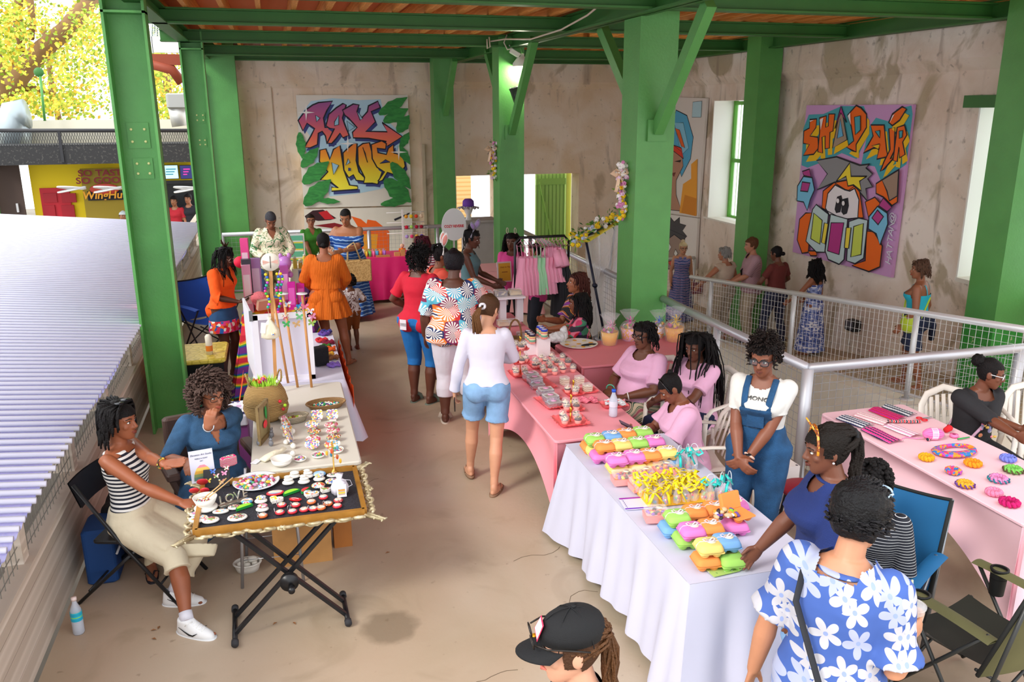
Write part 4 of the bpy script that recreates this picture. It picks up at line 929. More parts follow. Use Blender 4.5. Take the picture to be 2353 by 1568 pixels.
# 22 denim overalls
P = person('person','woman with glasses in blue denim overalls over a white printed T-shirt',(3.0,4.62,0),(-.72,-.7),1.66,'#6a3b26',f=1.08,hips=1.12,bust=.24,head=(14,-4,0),lh=(.02,.25,.90),rh=(.06,.27,.90),re=(1,-.5,-.1),le=(-1,-.5,-.1),rhand=((-.8,.5,-.5),(0,-1,.1),1.1),lhand=((.8,.45,-.5),(0,-1,.1),1.),vox=.0065)
tee(P,CL('#d2d0cc',.03),hem=.0,sl=.30,g=.013,depth=.025,w=.08,name='white_tshirt')
DOV = mat('#24527e',.9,bump=.6,bs=220,var=.32,vs=11); pants(P,DOV,.97,.02,waist=.17,name='denim_overalls')
garment(P,'overall_bib',DOV,.026,[('torso',.1,.36)],lambda t,l: t.y < .02 or abs(t.x) > .105 or t.z > .33,(.004,.1))
for sx in (-1,1): M().tube([P.tf(.075*sx,.172,.31)*P.s,P.tf(.082*sx,.150,.38)*P.s,P.tf(.088*sx,.105,.44)*P.s,P.tf(.09*sx,.03,.50)*P.s,P.tf(.08*sx,-.09,.44)*P.s,P.tf(.03*sx,-.13,.25)*P.s],[(.021*P.s,.008*P.s)]*6,8,up=P.T @ V((0,1,0))).b('overall_strap',DOV,P.e)
M().box(P.tf(0,.152,.24)*P.s,(.11,.008,.1),rx=-.1).b('bib_pocket',DOV,P.e)
haircap(P,BLK,.01,line=.06); curls(P,H_('#1d1412'),330,.015,(.092,.115,.13),low=-.5,c=(.0,-.02,.03),kind='ring',ymax=.6,zmax=.35); glasses(P,mat('#15181f',.25),r=.0034,lens=glass('#8fa0b0',.18)); wristband(P,1,mat('#e0b9a8',.5),'watch_band',.008); OV = P
B = M(); c = P.arms[1][1].lerp(P.arms[1][2],.94); B.ell((c+V((0,.02,.022)))*P.s,(.021,.021,.008),None,16,8); B.b('watch_face',mat('#101216',.15),P.e)
text('MONC',.042,mat('#3a3a3a',.6),P.e,P.e.location+P.tf(0,.140,.385)*P.s,P.T @ Matrix.Rotation(.55,3,'X') @ Matrix.Rotation(PI,3,'Z') @ MXZ,sx=1.1,ext=.006)
# 23 navy polo
P = person('person','woman in a navy polo shirt with a ponytail at the end of the white table',(2.44,3.12,0),(-1,.42),1.67,'#5f3625',f=1.2,hips=1.18,bust=.26,head=(10,2,0),lh=(-.26,.16,.80),le=(-1,-1,0),rh=(.24,.30,.86),re=(1,-1,-.1),vox=.006)
tee(P,mat('#1a2c66',.9,bump=.3,bs=200,var=.06),hem=-.1,sl=.46,g=.018,depth=.03,w=.07,name='polo_shirt',disp=(.01,.12)); pants(P,DENL,.97,.015,name='jeans'); shoes(P,mat('#e4e4e4'),'sneaker2')
loopband(P,[P.tf(.078*math.cos(t),-.005+.07*math.sin(t),.492+.012*math.sin(t)) for t in [2*PI*i/20 for i in range(20)]],.014,'collar',mat('#1a2c66',.9),flat=.5)
haircap(P,H_('#17120f'),.014,line=.055,disp=(.008,.012)); strands(P,H_('#1b1512'),46,.30,.0115,seed=40,gather=(0,-.15,.055),taper=.7,sides=7,name='ponytail',out=.0)
loopband(P,[P.hf(.026*math.cos(t),-.135,.05+.026*math.sin(t)) for t in [2*PI*i/12 for i in range(12)]],.011,'scrunchie',mat('#16161a',.8)); NV = P
TORT = pat('tortoise','noise',['#f08a1c','#6a2a10','#f5a030'],70,.2,pos=[0,.48,.55],interp='LINEAR')
loopband(P,[P.hf(.090*math.cos(t),.065-.02*math.sin(t),.115*math.sin(t)+.01) for t in [PI*(.0+i/12) for i in range(13)]],.0065,'headband_glasses',TORT,closed=False); B = M()
for sx in (-1,1): B.tube([P.hf(.034*sx+.028*math.cos(t),.062+.012*math.sin(t),.125+.014*math.sin(t)*2)*P.s for t in [2*PI*i/16 for i in range(16)]],.004*P.s,6,closed=True)
B.b('raised_sunglasses',TORT,P.e)
B = M(); B.ell(P.hf(-.078,-.005,-.045)*P.s,(.006,)*3); B.b('earring',mat('#e8e6ea',.2,metal=.6),P.e)
# 24 seated behind the navy shirt
P = person('person','person with short dark curls and clear glasses seated in the blue camp chair, mostly hidden',(3.05,3.55,0),(-.85,-.5),1.64,'#6a3f2b',f=1.1,sit=True,head=(14,10,0),hip=(0,0,.50),vox=.008)
tee(P,pat('navy_stripe','wave',['#161a26','#e6e6e8','#161a26'],10,pos=[0,.4,.6]),sl=.6,g=.018); pants(P,CL('#181b28'),.97,.02); haircap(P,BLK,.012,line=.055); curls(P,BLK,220,.016,(.098,.118,.13)); glasses(P,mat('#cfcac4',.2)); shoes(P,mat('#202024'),'sneaker2')
# 25 floral shirt man
FLM = motif('hibiscus_shirt','flower','#3c5aa2',['#bdbcc4','#a2a8c4','#b4b2ba'],9,5,.55,'#8a9ac8')
P = person('person','black-haired man in a blue and white hibiscus shirt holding an iced drink',(1.90,2.32,0),(1,.62),1.77,'#c68a68',f=1.05,hips=.98,bust=0,head=(12,-8,0),lean=5,rh=at(2085,1465,1.12),re=(.3,-1,-.8),rhand=((.2,1,.2),(-1,.2,0),1.25),lh=(-.30,.0,.84),le=(-1,-1,0),vox=.006)
tee(P,FLM,hem=-.1,sl=.42,g=.03,depth=.05,w=.075,name='hibiscus_shirt',flare=.03,disp=(.02,.14),vee=True); pants(P,CL('#30343e'),.97,.014)
loopband(P,[P.tf(.085*math.cos(t),-.01+.075*math.sin(t),.478+.01*math.sin(t)) for t in [2*PI*i/20 for i in range(20)]],.02,'collar',FLM,flat=.4)
haircap(P,H_('#131214',rough=.4),.024,line=.05,side=-.005,napelow=-.085,disp=(.012,.02),bulk=(1.02,1.02,1.08)); B = M(); q = random.Random(5)
for k in range(520):
    a = q.uniform(0,6.28); z = q.uniform(-.25,1); c_ = math.sqrt(max(0,1-z*z)); v = V((c_*math.cos(a),c_*math.sin(a),z))
    if v.y > .35 and z < .4: continue
    p = P.hf(v.x*.095,v.y*.118-.008,v.z*.138); d = P.Hm @ (v*.6+V((.5*math.sin(k),.9,.1))).normalized(); B.tube([p*P.s,(p+d*.018)*P.s,(p+d*.030+P.Hm @ V((0,0,-.006)))*P.s],[.005,.0045,.001],4)
B.b('hair_tufts',H_('#19171a',rough=.35),P.e)
loopband(P,[P.tf(-.145,.06,.46),P.tf(-.13,-.04,.49),P.tf(-.10,-.17,.36),P.tf(.05,-.19,.05),P.tf(.12,-.17,-.1)],.014,'bag_strap',mat('#1d1e24',.7),closed=False,flat=.3,up=(0,1,0))
o = glasses(P,mat('#a7c0d8',.2),up=True,r=.004,w=.031,hgt=.02,name='raised_sunglasses'); FM = P
# 26 cap
P = person('person','person in a black baseball cap at the bottom edge, seen from above',(.80,2.10,0),(-1,.12),1.62,'#d9a184',f=1.05,head=(6,-4,0),vox=.0055)
tee(P,CL('#2a2c30'),sl=.4); pants(P,CL('#3a4a66')); strands(P,H_('#5a3a22',rough=.4),150,.34,.006,seed=50,gather=(0,-.13,.03),name='hair',sides=5); haircap(P,H_('#4a3020'),.008,line=.04,side=-.04)
K = mat('#0d0d10',.8,bump=.2,bs=300); B = M(); Hm = P.Hm
B.loft([(z+.012,a+.014,b_+.014,0,c) for z,a,b_,_,c in HEAD if z > 0] + [(.137,.004,.004,0,-.02)],30,Hm,P.hc); B.ell(P.hf(0,-.02,.14),(.008,.008,.005),Hm)
for k in range(3):
    a = PI*k/3+.5; B.tube([P.hf(math.cos(a)*.09*math.cos(t),-.01+math.sin(a)*.112*math.cos(t),.03+.108*math.sin(t)) for t in [PI*i/12 for i in range(13)]],.0018,5)
B.v = [tuple(V(p)*P.s) for p in B.v]; cap = B.b('baseball_cap',K,P.e)
B = M()
def bf(u,v):
    a = PI*(.12+.76*u); r = .10+.0*v; x = math.cos(a)*(.086+.0*v); y = -.004+math.sin(a)*(.10) + v*(.085*math.sin(a)**.6); return P.hf(x,y,.028-.02*v-.9*x*x*v*2)*P.s
B.grid(bf,16,6); B.grid(lambda u,v: V(bf(u,v))-V((0,0,.004)),16,6); B.b('peak',K,cap)
B = M(); f = lambda x,y_,z: P.hf(x,.105-(z-.05)*.55+.008,z)*P.s
B.quad(f(-.038,0,.055),f(.038,0,.055),f(.03,0,.105),f(-.03,0,.105)); B.b('patch',mat('#e8305a',.7),cap)
B = M(); f = lambda x,y_,z: P.hf(x,.105-(z-.05)*.55+.0095,z)*P.s
B.quad(f(-.032,0,.06),f(.032,0,.06),f(.026,0,.1),f(-.026,0,.1)); B.b('patch_face',mat('#cdd6e4',.7),cap)
B = M(); B.ell(bf(.25,.45)+V((0,0,.003)),(.010,.010,.004)); B.b('gold_pin',mat('#e8a41c',.4,metal=.5),cap)
B = M()
for sx in (-1,1): B.tube([P.hf(.034*sx+.026*math.cos(t),.125+.004*math.sin(t),.055+.02*math.sin(t))*P.s for t in [2*PI*i/16 for i in range(16)]],.0022,6,closed=True); B.tube([P.hf(.06*sx,.12,.06)*P.s,P.hf(.09*sx,.08,.058)*P.s,P.hf(.097*sx,0,.045)*P.s,P.hf(.094*sx,-.05,.03)*P.s],.003,6)
B.b('sunglasses',mat('#2a2420',.25,metal=.4),cap)
# 27 black tee at the yarn table
P = person('person','young woman with a hair puff in a black T-shirt at the pale pink table',(5.2,5.08,0),(-.1,-1),1.66,'#5e3422',f=1.02,sit=True,bust=.1,lean=8,head=(10,55,0),hip=(0,0,.50),rh=at(2335,1000,.78),lh=at(2345,985,.80),re=(-1,.2,-1),le=(1,-.5,-.5),vox=.006)
tee(P,CL('#222226',.08),sl=.5,g=.022,depth=.02,flare=.02,name='black_tshirt'); pants(P,CL('#14141a'),.97,.02); haircap(P,BLK,.005,line=.06); bun(P,BLK,(-.0,-.11,.07),.055,bumps=.012); glasses(P,mat('#dfe2e6',.15),r=.003); loopband(P,[P.tf(-.1,.02,.475),P.tf(0,.155,.3),P.tf(.14,.12,.05),P.tf(.15,-.1,.05),P.tf(0,-.13,.38)],.012,'bag_strap',mat('#c09ab4',.6),flat=.4)
B = M(); c = P.tf(-.02,.16,.24)*P.s
q = random.Random(2)
for k in range(14): B.ell(c+V((q.uniform(-.07,.07),.003+.0*k,q.uniform(-.08,.06))),(q.uniform(.01,.022),.006,q.uniform(.01,.02)),None,8,5)
B.b('shirt_print',pat('print_cols','cells',['#e8c060','#e8e4e4','#b06a4a','#d87a9a','#8a8ab0'],30),P.e)
# 28-33 on the ramp
def rampz(p): return rz(p.y)
def rs(fx,fy,hx,hy,X):  # place on the ramp by the foot pixel
    for i in range(200):
        Y = 7.2+i*.04; p = aty(fx,fy,Y)
        if p.z <= rz(min(Y,13.2)) : break
    z = rz(min(Y,13.2)); p.z = z; return p,aty(hx,hy,p.y).z - z
p,h = rs(1560,742,1568,557,0); BLD = pat('blue_boho','wave',['#2a3a7c','#5c6cac','#c9cfe4','#2a3a7c','#8a6a9c'],7,dist=6,detail=4)
P = person('person','blonde woman in a long blue patterned halter dress walking along the ramp',p,(-.35,-1),h,'#c99070',head=(8,10,0),rh=(.22,.04,.86),lh=(-.22,.04,.84),vox=.009)
bodice(P,BLD,.0,.44,.03,sx=.05,name='halter_bodice'); skirt(P,BLD,[(1.08,.13,.105,0,0),(.95,.18,.15,0,0),(.5,.24,.22,0,0),(.08,.30,.28,0,0)],12,.06,'long_skirt'); haircap(P,H_('#c8b48c'),.012,line=.06); bun(P,H_('#d0bc98'),(0,-.05,.13),.04); glasses(P,mat('#2a2a30',.3)); shoes(P,mat('#a08060'))
p,h = rs(1655,782,1663,570,0)
P = person('person','woman with a short grey bob in a beige sleeveless top leaning on the ramp rail',p,(-.3,1),h,'#b5785a',f=1.15,hips=1.1,head=(2,30,0),lh=(-.42,.2,1.02),le=(-1,-.6,0),rh=(.25,.1,.9),vox=.009)
tee(P,CL('#c2b09c'),hem=-.1,sl=.08,g=.02,name='sleeveless_top'); pants(P,CL('#a99c88'),.97,.025,.02); haircap(P,H_('#8d8b88'),.02,line=.06,napelow=-.1,disp=(.008,.02)); strands(P,H_('#96948f'),120,.1,.008,seed=60,out=.0,name='bob'); shoes(P,mat('#6a5a4c'))
p,h = rs(1708,786,1712,548,0)
P = person('person','man in a checked pink shirt with a black sling, in profile on the ramp',p+V((.06,0,0)),(-1,.3),h,'#c08466',f=1.12,bust=0,hips=.95,head=(8,0,0),lh=(-.05,.32,1.0),rh=(.1,.3,.98),vox=.009)
tee(P,pat('check','wave',['#a8828c','#c8a4a8','#94707c'],20,axis='DIAGONAL'),sl=.45,g=.03,name='checked_shirt'); pants(P,CL('#b9aa92'),.97,.016); haircap(P,H_('#5a3a24'),.014,line=.06,disp=(.008,.02)); loopband(P,[P.tf(-.12,.02,.47),P.tf(.0,.17,.25),P.tf(.16,.1,.0),P.tf(0,-.14,.3)],.02,'sling',mat('#1a1a20',.7),flat=.4); shoes(P,mat('#3a3a40'),'sneaker2')
p,h = rs(1772,798,1772,568,0)
P = person('person','woman in a maroon T-shirt and navy trousers with a pink bag on the ramp',p+V((.0,0,0)),(-.25,1),h,'#5a3322',f=1.02,hips=1.15,head=(14,12,0),rh=(.2,.22,1.0),lh=(-.16,.28,1.0),le=(-1,-.6,-.3),re=(1,-.6,-.3),lf=(-.16,.1,0),rf=(.14,-.1,0),vox=.009)
tee(P,CL('#6a2c28'),hem=.0,sl=.32,name='maroon_tshirt'); pants(P,pat('pinstripe','wave',['#181c34','#2a3050'],20,axis='X'),.97,.014,.03); haircap(P,BLK,.006,line=.06); bun(P,BLK,(0,-.12,-.02),.035); shoes(P,mat('#1a1a20'),'sneaker2')
p,h = rs(1858,815,1868,600,0); WBF = motif('blue_floral_dress','flower','#d6d8e6',['#3a4c94','#5a6cb0','#8a98cc'],14,4,.8,'#28366e')
P = person('person','woman with long black curls in a white and blue floral maxi dress on the ramp',p,(-.45,.9),h,'#96593c',f=1.02,hips=1.1,head=(12,4,0),lh=(-.3,.3,.98),rh=(.16,.2,.96),le=(-1,-.3,-.6),vox=.009)
bodice(P,WBF,.0,.36,.012,name='dress_bodice'); skirt(P,WBF,[(1.08,.13,.105,0,0),(.95,.185,.15,0,0),(.5,.23,.2,0,0),(.1,.28,.25,0,0)],12,.06,'maxi_skirt'); haircap(P,BLK,.02,line=.06); strands(P,BLK,200,.30,.009,seed=70,wav=.014,taper=.8,spread=1.3); shoes(P,mat('#8a5a40'))
p,h = rs(2065,893,2110,595,0)
P = person('person','woman in a turquoise camisole with a navy sweater tied at her waist on the ramp',p+V((.12,0,0)),(-.55,.8),h*.98,'#9a5f42',f=1.16,hips=1.12,bust=.2,head=(2,22,0),lh=(-.24,.1,.88),rh=(.24,.02,.86),rf=(.16,.1,0),lf=(-.1,-.16,0),vox=.008)
bodice(P,CL('#27b3cf',.05),-.08,.35,.012,name='camisole'); pants(P,CL('#2a3350'),.42,.02,.02,name='shorts'); NS = CL('#1c2440')
garment(P,'tied_sweater',NS,.03,[('torso',-.1,.06)],lambda t,l: t.z < -.12,(.012,.06)); M().tube([P.tf(.12,-.14,.02)*P.s,P.tf(.2,-.16,-.1)*P.s,P.tf(.24,-.16,-.3)*P.s],[.05,.045,.03],10).b('sweater_sleeve',NS,P.e)
haircap(P,H_('#4a3226'),.02,line=.06,napelow=-.1,disp=(.01,.02)); strands(P,H_('#5c4234'),150,.13,.008,seed=80,out=.0,spread=1.3,name='bob'); shoes(P,mat('#b0806a'))
LIME = mat('#b8d034',.6); loopband(P,[P.tf(.12,.0,.475),P.tf(0,-.135,.3),P.tf(-.17,-.1,.05),P.tf(-.17,.12,.05),P.tf(0,.15,.3)],.011,'bag_strap',LIME,flat=.4)
B = M(); B.ell(P.tf(-.23,.02,-.02)*P.s,(.05,.1,.11)); B.b('crossbody_bag',LIME,P.e)
# ================= railings =================
def railing(label,a,b,za,zb,h,posts,r=.035,wire=.072,foot=.06,name='railing',wm=None,m=None,pr=None):
    a = V(a); b = V(b); a3 = V((a.x,a.y,za)); b3 = V((b.x,b.y,zb)); t = thing(name,label,'railing',(a3+b3)/2); up = V((0,0,h)); m = m or RAIL
    M().tube([a3+up,b3+up],r,14).build('top_rail',m,t); M().tube([a3+V((0,0,foot)),b3+V((0,0,foot))],r*.5,8).build('bottom_rail',m,t)
    for k in posts:
        p = a3.lerp(b3,k); M().tube([p,p+up],pr or r*.9,12).lathe(p,[(.07,0),(.07,.012),(.03,.014)],10).build('post',m,t)
    L_ = (b-a).length; g = M(); n = int(L_/wire); nh = int((h-foot)/wire)
    for i in range(n+1): p = a3.lerp(b3,i/n); g.bar(p+V((0,0,foot)),p+up*.99,.0026,.0026)
    for j in range(1,nh+1): z = V((0,0,foot+(h-foot)*j/(nh+1))); g.bar(a3+z,b3+z,.0026,.0026)
    g.build('wire_mesh',wm or WIRE,t); return t
RX = 4.08; CYo = 5.66
railing('grey tube railing with mesh beside the pink-shirt women, corner post to big green column',(RX,CYo),(RX,8.38),0,0,1.05,(.55,),r=.042)
railing('grey tube railing behind the clothes rack, from the big green column to the far corner',(RX+.0,8.87),(RX,15.1),0,0,1.05,(.25,.5,.75,1),r=.04)
railing('grey tube railing behind the pale pink yarn table, running right from the corner post',(RX,CYo),(8.,CYo),0,0,1.05,(0,.55),r=.042,pr=.048)
railing('grey tube railing across the far end of the floor in front of the lettered mural',(-.95,15.1),(RX-.06,15.1),0,0,1.05,(0,.25,.5,.75),r=.035)
railing('pale ramp railing with square mesh the walkers pass behind',(6.1,5.1),(6.1,11.6),.2-.112*(5.1-6.8),.2-.112*(11.6-6.8),.92,(.26,.58,.90),r=.032,wm=mat('#e4e4e4',.5),m=mat('#d5d6d8',.4,metal=.3),name='railing')
railing('pale short railing across the lower end of the ramp',(6.2,14.9),(7.9,14.9),-.7,-.7,.95,(0,1),r=.03,m=mat('#d5d6d8',.4,metal=.3))

# ================= tables =================
def legs4(t,x0,x1,y0,y1,h,m,ins=.08,r=.016):
    for x in (x0+ins,x1-ins):
        for y in (y0+ins,y1-ins): M().tube([(x,y,0),(x,y,h-.04)],r,8).build('leg',m,t)
def stretch_table(label,x0,x1,y0,y1,h,m,group=None,arch=.45,inner=None,z0=.0):
    t = thing('covered_table',label,'table',((x0+x1)/2,(y0+y1)/2,0),0,group); S = []
    cx,cy,hx,hy = (x0+x1)/2,(y0+y1)/2,(x1-x0)/2,(y1-y0)/2
    M().box((cx,cy,h-.012),(2*hx,2*hy,.024),b=.03).build('tabletop_cover',m,t)
    B = M()
    for (a,b,nx,ny) in (((x0,y0),(x1,y0),0,1),((x1,y0),(x1,y1),-1,0),((x1,y1),(x0,y1),0,-1),((x0,y1),(x0,y0),1,0)):
        L_ = math.dist(a,b)
        def f(u,v):
            s = math.sin(PI*u)**.8 if 0 < u < 1 else 0; ar = min(arch*h,.42*L_)*s; z = (h-.02)*(1-v) + ar*v + z0*v*(1-s); k = .02+.10*math.sin(PI*min(1,v*1.0))*s + .05*v*s
            return (a[0]+(b[0]-a[0])*u+nx*k,a[1]+(b[1]-a[1])*u+ny*k,z)
        B.grid(f,36,14)
    B.build('stretch_cover',m,t); legs4(t,x0,x1,y0,y1,h,mat('#2a2a2e',.4)); return t
def drape_table(label,x0,x1,y0,y1,h,m,group=None,hem=.03,amp=.03,name='covered_table',seed=1,legs=True):
    t = thing(name,label,'table',((x0+x1)/2,(y0+y1)/2,0),0,group); q = random.Random(seed)
    M().box(((x0+x1)/2,(y0+y1)/2,h-.012),(x1-x0,y1-y0,.02),b=.02).build('tabletop',mat('#d8d4cc',.6),t)
    P_ = []; per = 2*((x1-x0)+(y1-y0)); n = int(per/.025); ph = [q.uniform(0,6) for _ in range(4)]
    def outline(s):
        s = s % per
        for (ax,ay,bx,by,nx,ny) in ((x0,y0,x1,y0,0,-1),(x1,y0,x1,y1,1,0),(x1,y1,x0,y1,0,1),(x0,y1,x0,y0,-1,0)):
            l = math.dist((ax,ay),(bx,by))
            if s <= l: u = s/l; c = min(s,l-s); return ax+(bx-ax)*u,ay+(by-ay)*u,nx,ny,c
            s -= l
        return x0,y0,0,-1,0
    B = M(); rows = 14
    def f(u,v):
        s = u*per; x,y,nx,ny,c = outline(s); k = max(0,1-c/.22)
        w = amp*v*(math.sin(s*17+ph[0])+.7*math.sin(s*31+ph[1]+v*1.2)+.5*math.sin(s*7.3+ph[2])) + .05*v + .012
        w += k*.13*v; mx,my = ((x-(x0+x1)/2)/max(1e-3,abs(x-(x0+x1)/2)),(y-(y0+y1)/2)/max(1e-3,abs(y-(y0+y1)/2)))
        dx,dy = nx+mx*k*.7*(1-abs(nx)),ny+my*k*.7*(1-abs(ny))
        return (x+dx*w,y+dy*w,h+.002-(h-hem-.03*math.sin(s*3.1)*1)*v)
    B.grid(f,n,rows); B._add([(x0-.012,y0-.012,h+.003),(x1+.012,y0-.012,h+.003),(x1+.012,y1+.012,h+.003),(x0-.012,y1+.012,h+.003)],[(0,1,2,3)],False)
    B.build('tablecloth',m,t)
    if legs: legs4(t,x0,x1,y0,y1,h,mat('#3a3a40',.4))
    return t
TZ = .75
PK = mat('#ee9aa6',.7,var=.04,vs=2); PKD = mat('#d97f8a',.7,var=.04,vs=2); PKL = mat('#eec4cf',.7,var=.03,vs=2)
stretch_table('long table under a bright pink stretch cover with cupcakes on it',1.83,2.58,5.44,7.50,TZ,PK)
stretch_table('deep pink covered table with jars and clear boxes, behind the cupcake table',1.85,2.60,7.54,9.45,TZ,PKD)
stretch_table('deep pink covered side table with the lemon platter, meeting the booth at a right angle',2.66,3.98,7.12,7.95,TZ,PKD,arch=.1)
stretch_table('pale pink covered table with crochet scrunchies and headbands',4.06,4.84,3.46,5.42,TZ,PKL,arch=.6)
drape_table('table under a long creased white cloth holding egg cartons and treat bags',1.90,2.66,3.44,5.36,TZ-.004,mat('#c6c6da',.8,var=.02),seed=3,amp=.026,hem=.06)
drape_table('table under a white cloth with an orange cloth below it, beside the white display board',-.32,.46,7.38,9.1,TZ,mat('#cfcde0',.8),hem=.18,amp=.012)
t = thing('folded_cloth','orange cloth hanging below the white cloth of the display board table','cloth',(0,8,.2))
B = M(); B.grid(lambda u,v: (.53+.012*math.sin(u*40),7.3+u*1.8,.68-.66*v),40,4); B.build('long_side',mat('#ef5a12',.8),t); B = M().grid(lambda u,v: (-.42-.12*v,7.35+u*.5,.76-.55*v+.02*math.sin(u*9)),16,6); B.build('hanging_corner',mat('#ef5a12',.8),t)
drape_table('dark covered table of toys beside the woman in orange',-.48,.28,9.22,11.2,TZ,pat('rainbow_cloth','wave',['#d8203a','#f08a1a','#f0d820','#3aa84a','#2a4aa8','#7a2a8a'],1.3,dist=6,detail=2),hem=.1,amp=.01,seed=5)
drape_table('small table of yellow soaps behind the palm-print shirt',.15,.75,13.1,13.6,TZ,mat('#e8dfc8',.8),seed=6,amp=.01)
drape_table('table under a shiny fuchsia cloth with crocheted toys',1.22,2.45,13.75,14.4,TZ,pat('fuchsia','noise',['#c8105a','#e01a70'],3,.35,interp='LINEAR'),seed=7,amp=.012)
drape_table('pale pink covered table in front of the podium',2.62,3.75,12.3,13.0,TZ-.05,mat('#e2a5a8',.8),seed=8,amp=.006)
# grey folding table
t = thing('folding_table','pale grey plastic folding table of painted stones and baskets','table',(.05,6.2,0)); GT = mat('#cfcabf',.5)
M().box((.06,6.39,.735),(.74,1.84,.035),b=.03).build('tabletop',GT,t)
for x in (-.2,.32): 
    for y in (5.75,7.1): M().tube([(x,y-.06,0),(x,y,.70)],.013,8).build('leg',mat('#b8bac0',.3,metal=.8),t)
t = thing('wire_stand','light metal stand with cross wires under the grey folding table','stand',(-.35,5.6,0)); SLV = mat('#b8bac0',.3,metal=.8)
for x,y in ((-.42,5.30),(-.40,5.62),(-.02,5.28),(.0,5.62)): M().tube([(x,y,0),(x*.8-.03,y+.02,.72)],.011,8).build('leg',SLV,t)
B = M()
for z in (.2,.42): B.tube([(-.40,5.31,z),(-.03,5.29,z)],.003,5).tube([(-.40,5.61,z),(-.03,5.61,z)],.003,5)
B.build('cross_wire',SLV,t)
# ornate frame tray on an X stand
FX0,FX1,FY0,FY1 = -.60,.37,4.70,5.36
t = thing('frame_tray_table','table made of an ornate gilt picture frame on a black folding X stand','table',(-.1,5.02,0)); GOLD = pat('antique_gilt','noise',['#5e533c','#a3926c','#cfc4a4'],26,.35,metal=.35,interp='LINEAR',bump=.4)
M().box(((FX0+FX1)/2,(FY0+FY1)/2,.735),(FX1-FX0,FY1-FY0,.012)).build('black_panel',pat('speckled_black','noise',['#1c1c24','#2c2c38','#5a5a66'],120,pos=[0,.55,.68]),t)
B = M(); WG = mat('#b07d35',.4,metal=.25,var=.15,vs=12)
for a,b in (((FX0,FY0),(FX1,FY0)),((FX1,FY0),(FX1,FY1)),((FX1,FY1),(FX0,FY1)),((FX0,FY1),(FX0,FY0))): B.bar((a[0],a[1],.745),(b[0],b[1],.745),.028,.05)
B.build('wooden_rim',WG,t)
B = M(); q = random.Random(12)
def scroll(B,p,d,n,s,fl):   # a carved leaf scroll
    pts = []; rs = []
    for k in range(14): a = k*.52; rr = s*(1-k/17); c = p + d*(s*.4) ; pts.append(c + d*(math.cos(a)*rr*fl) + n*(math.sin(a)*rr*.75+s*.25) + V((0,0,.012*math.sin(k*.5)))); rs.append(.0085*(1-k/22)+.003)
    B.tube(pts,rs,7)
for a,b,n in (((FX0,FY0),(FX1,FY0),(0,-1)),((FX1,FY0),(FX1,FY1),(1,0)),((FX1,FY1),(FX0,FY1),(0,1)),((FX0,FY1),(FX0,FY0),(-1,0))):
    a = V((*a,.735)); b = V((*b,.735)); d = (b-a); L_ = d.length; d.normalize(); n = V((*n,0)); k = int(L_/.085)
    for i in range(k): p = a+d*(L_*(i+.5)/k)+n*.03; scroll(B,p,d,n,.034+.008*(i % 2),1 if i < k/2 else -1)
    B.tube([a+d*(L_*i/24)+n*(.045+.016*math.sin(i*1.6))+V((0,0,.006*math.sin(i*1.1))) for i in range(25)],[.008+.003*math.sin(i*2) for i in range(25)],7)
    c = (a+b)/2+n*.06
    for j in range(7): e = 2*PI*j/7; B.ell(c+d*(.02*math.cos(e))+n*(.02*math.sin(e))+V((0,0,.006)),(.011,.011,.008),None,8,5)
    for e in (a,b):
        for j in range(5): B.tube([e+n*.02,e+n*(.06+.012*j)+d*((-1 if e == a else 1)*(.05+.012*j)),e+n*(.045+.02*j)+d*((-1 if e == a else 1)*(.085))],[.012,.009,.004],7)
B.build('gilt_scrollwork',GOLD,t)
BK = mat('#17171a',.35)
FL,FR = at(540,1440,.03),at(797,1398,.03); fy0,fy1 = at(540,1478,.03),at(540,1400,.03); gy0,gy1 = at(800,1430,.03),at(788,1368,.03)
for a,b in ((fy0,fy1),(gy0,gy1)):
    o = M().tube([a,b],.016,12).build('foot_bar',BK,t); e = M()
    for p in (a,b): dd = (b-a).normalized(); M().tube([p-dd*.02,p+dd*.02],.022,12).build('rubber_cap',mat('#2f2f33',.8),o)
for k in (.25,.75):
    f = fy0.lerp(fy1,k); g_ = gy0.lerp(gy1,k); tl = V((FX0+.18,f.y+.05,.70)); tr = V((FX1-.14,g_.y+.05,.70))
    M().bar(f,tr,.022,.03,(0,1,0)).build('crossed_leg',BK,t); M().bar(g_,tl,.022,.03,(0,1,0)).build('crossed_leg',BK,t)
mid = (fy0+gy0+V((FX0+.18,fy0.y,.7))+V((FX1-.14,gy0.y,.7)))/4; M().lathe(mid+V((0,.02,0)),[(.055,-.02),(.055,.02)],20,MXZ).lathe(mid+V((.01,-.03,-.02)),[(.02,-.02),(.02,.03)],10,MXZ).build('locking_hub',BK,t)

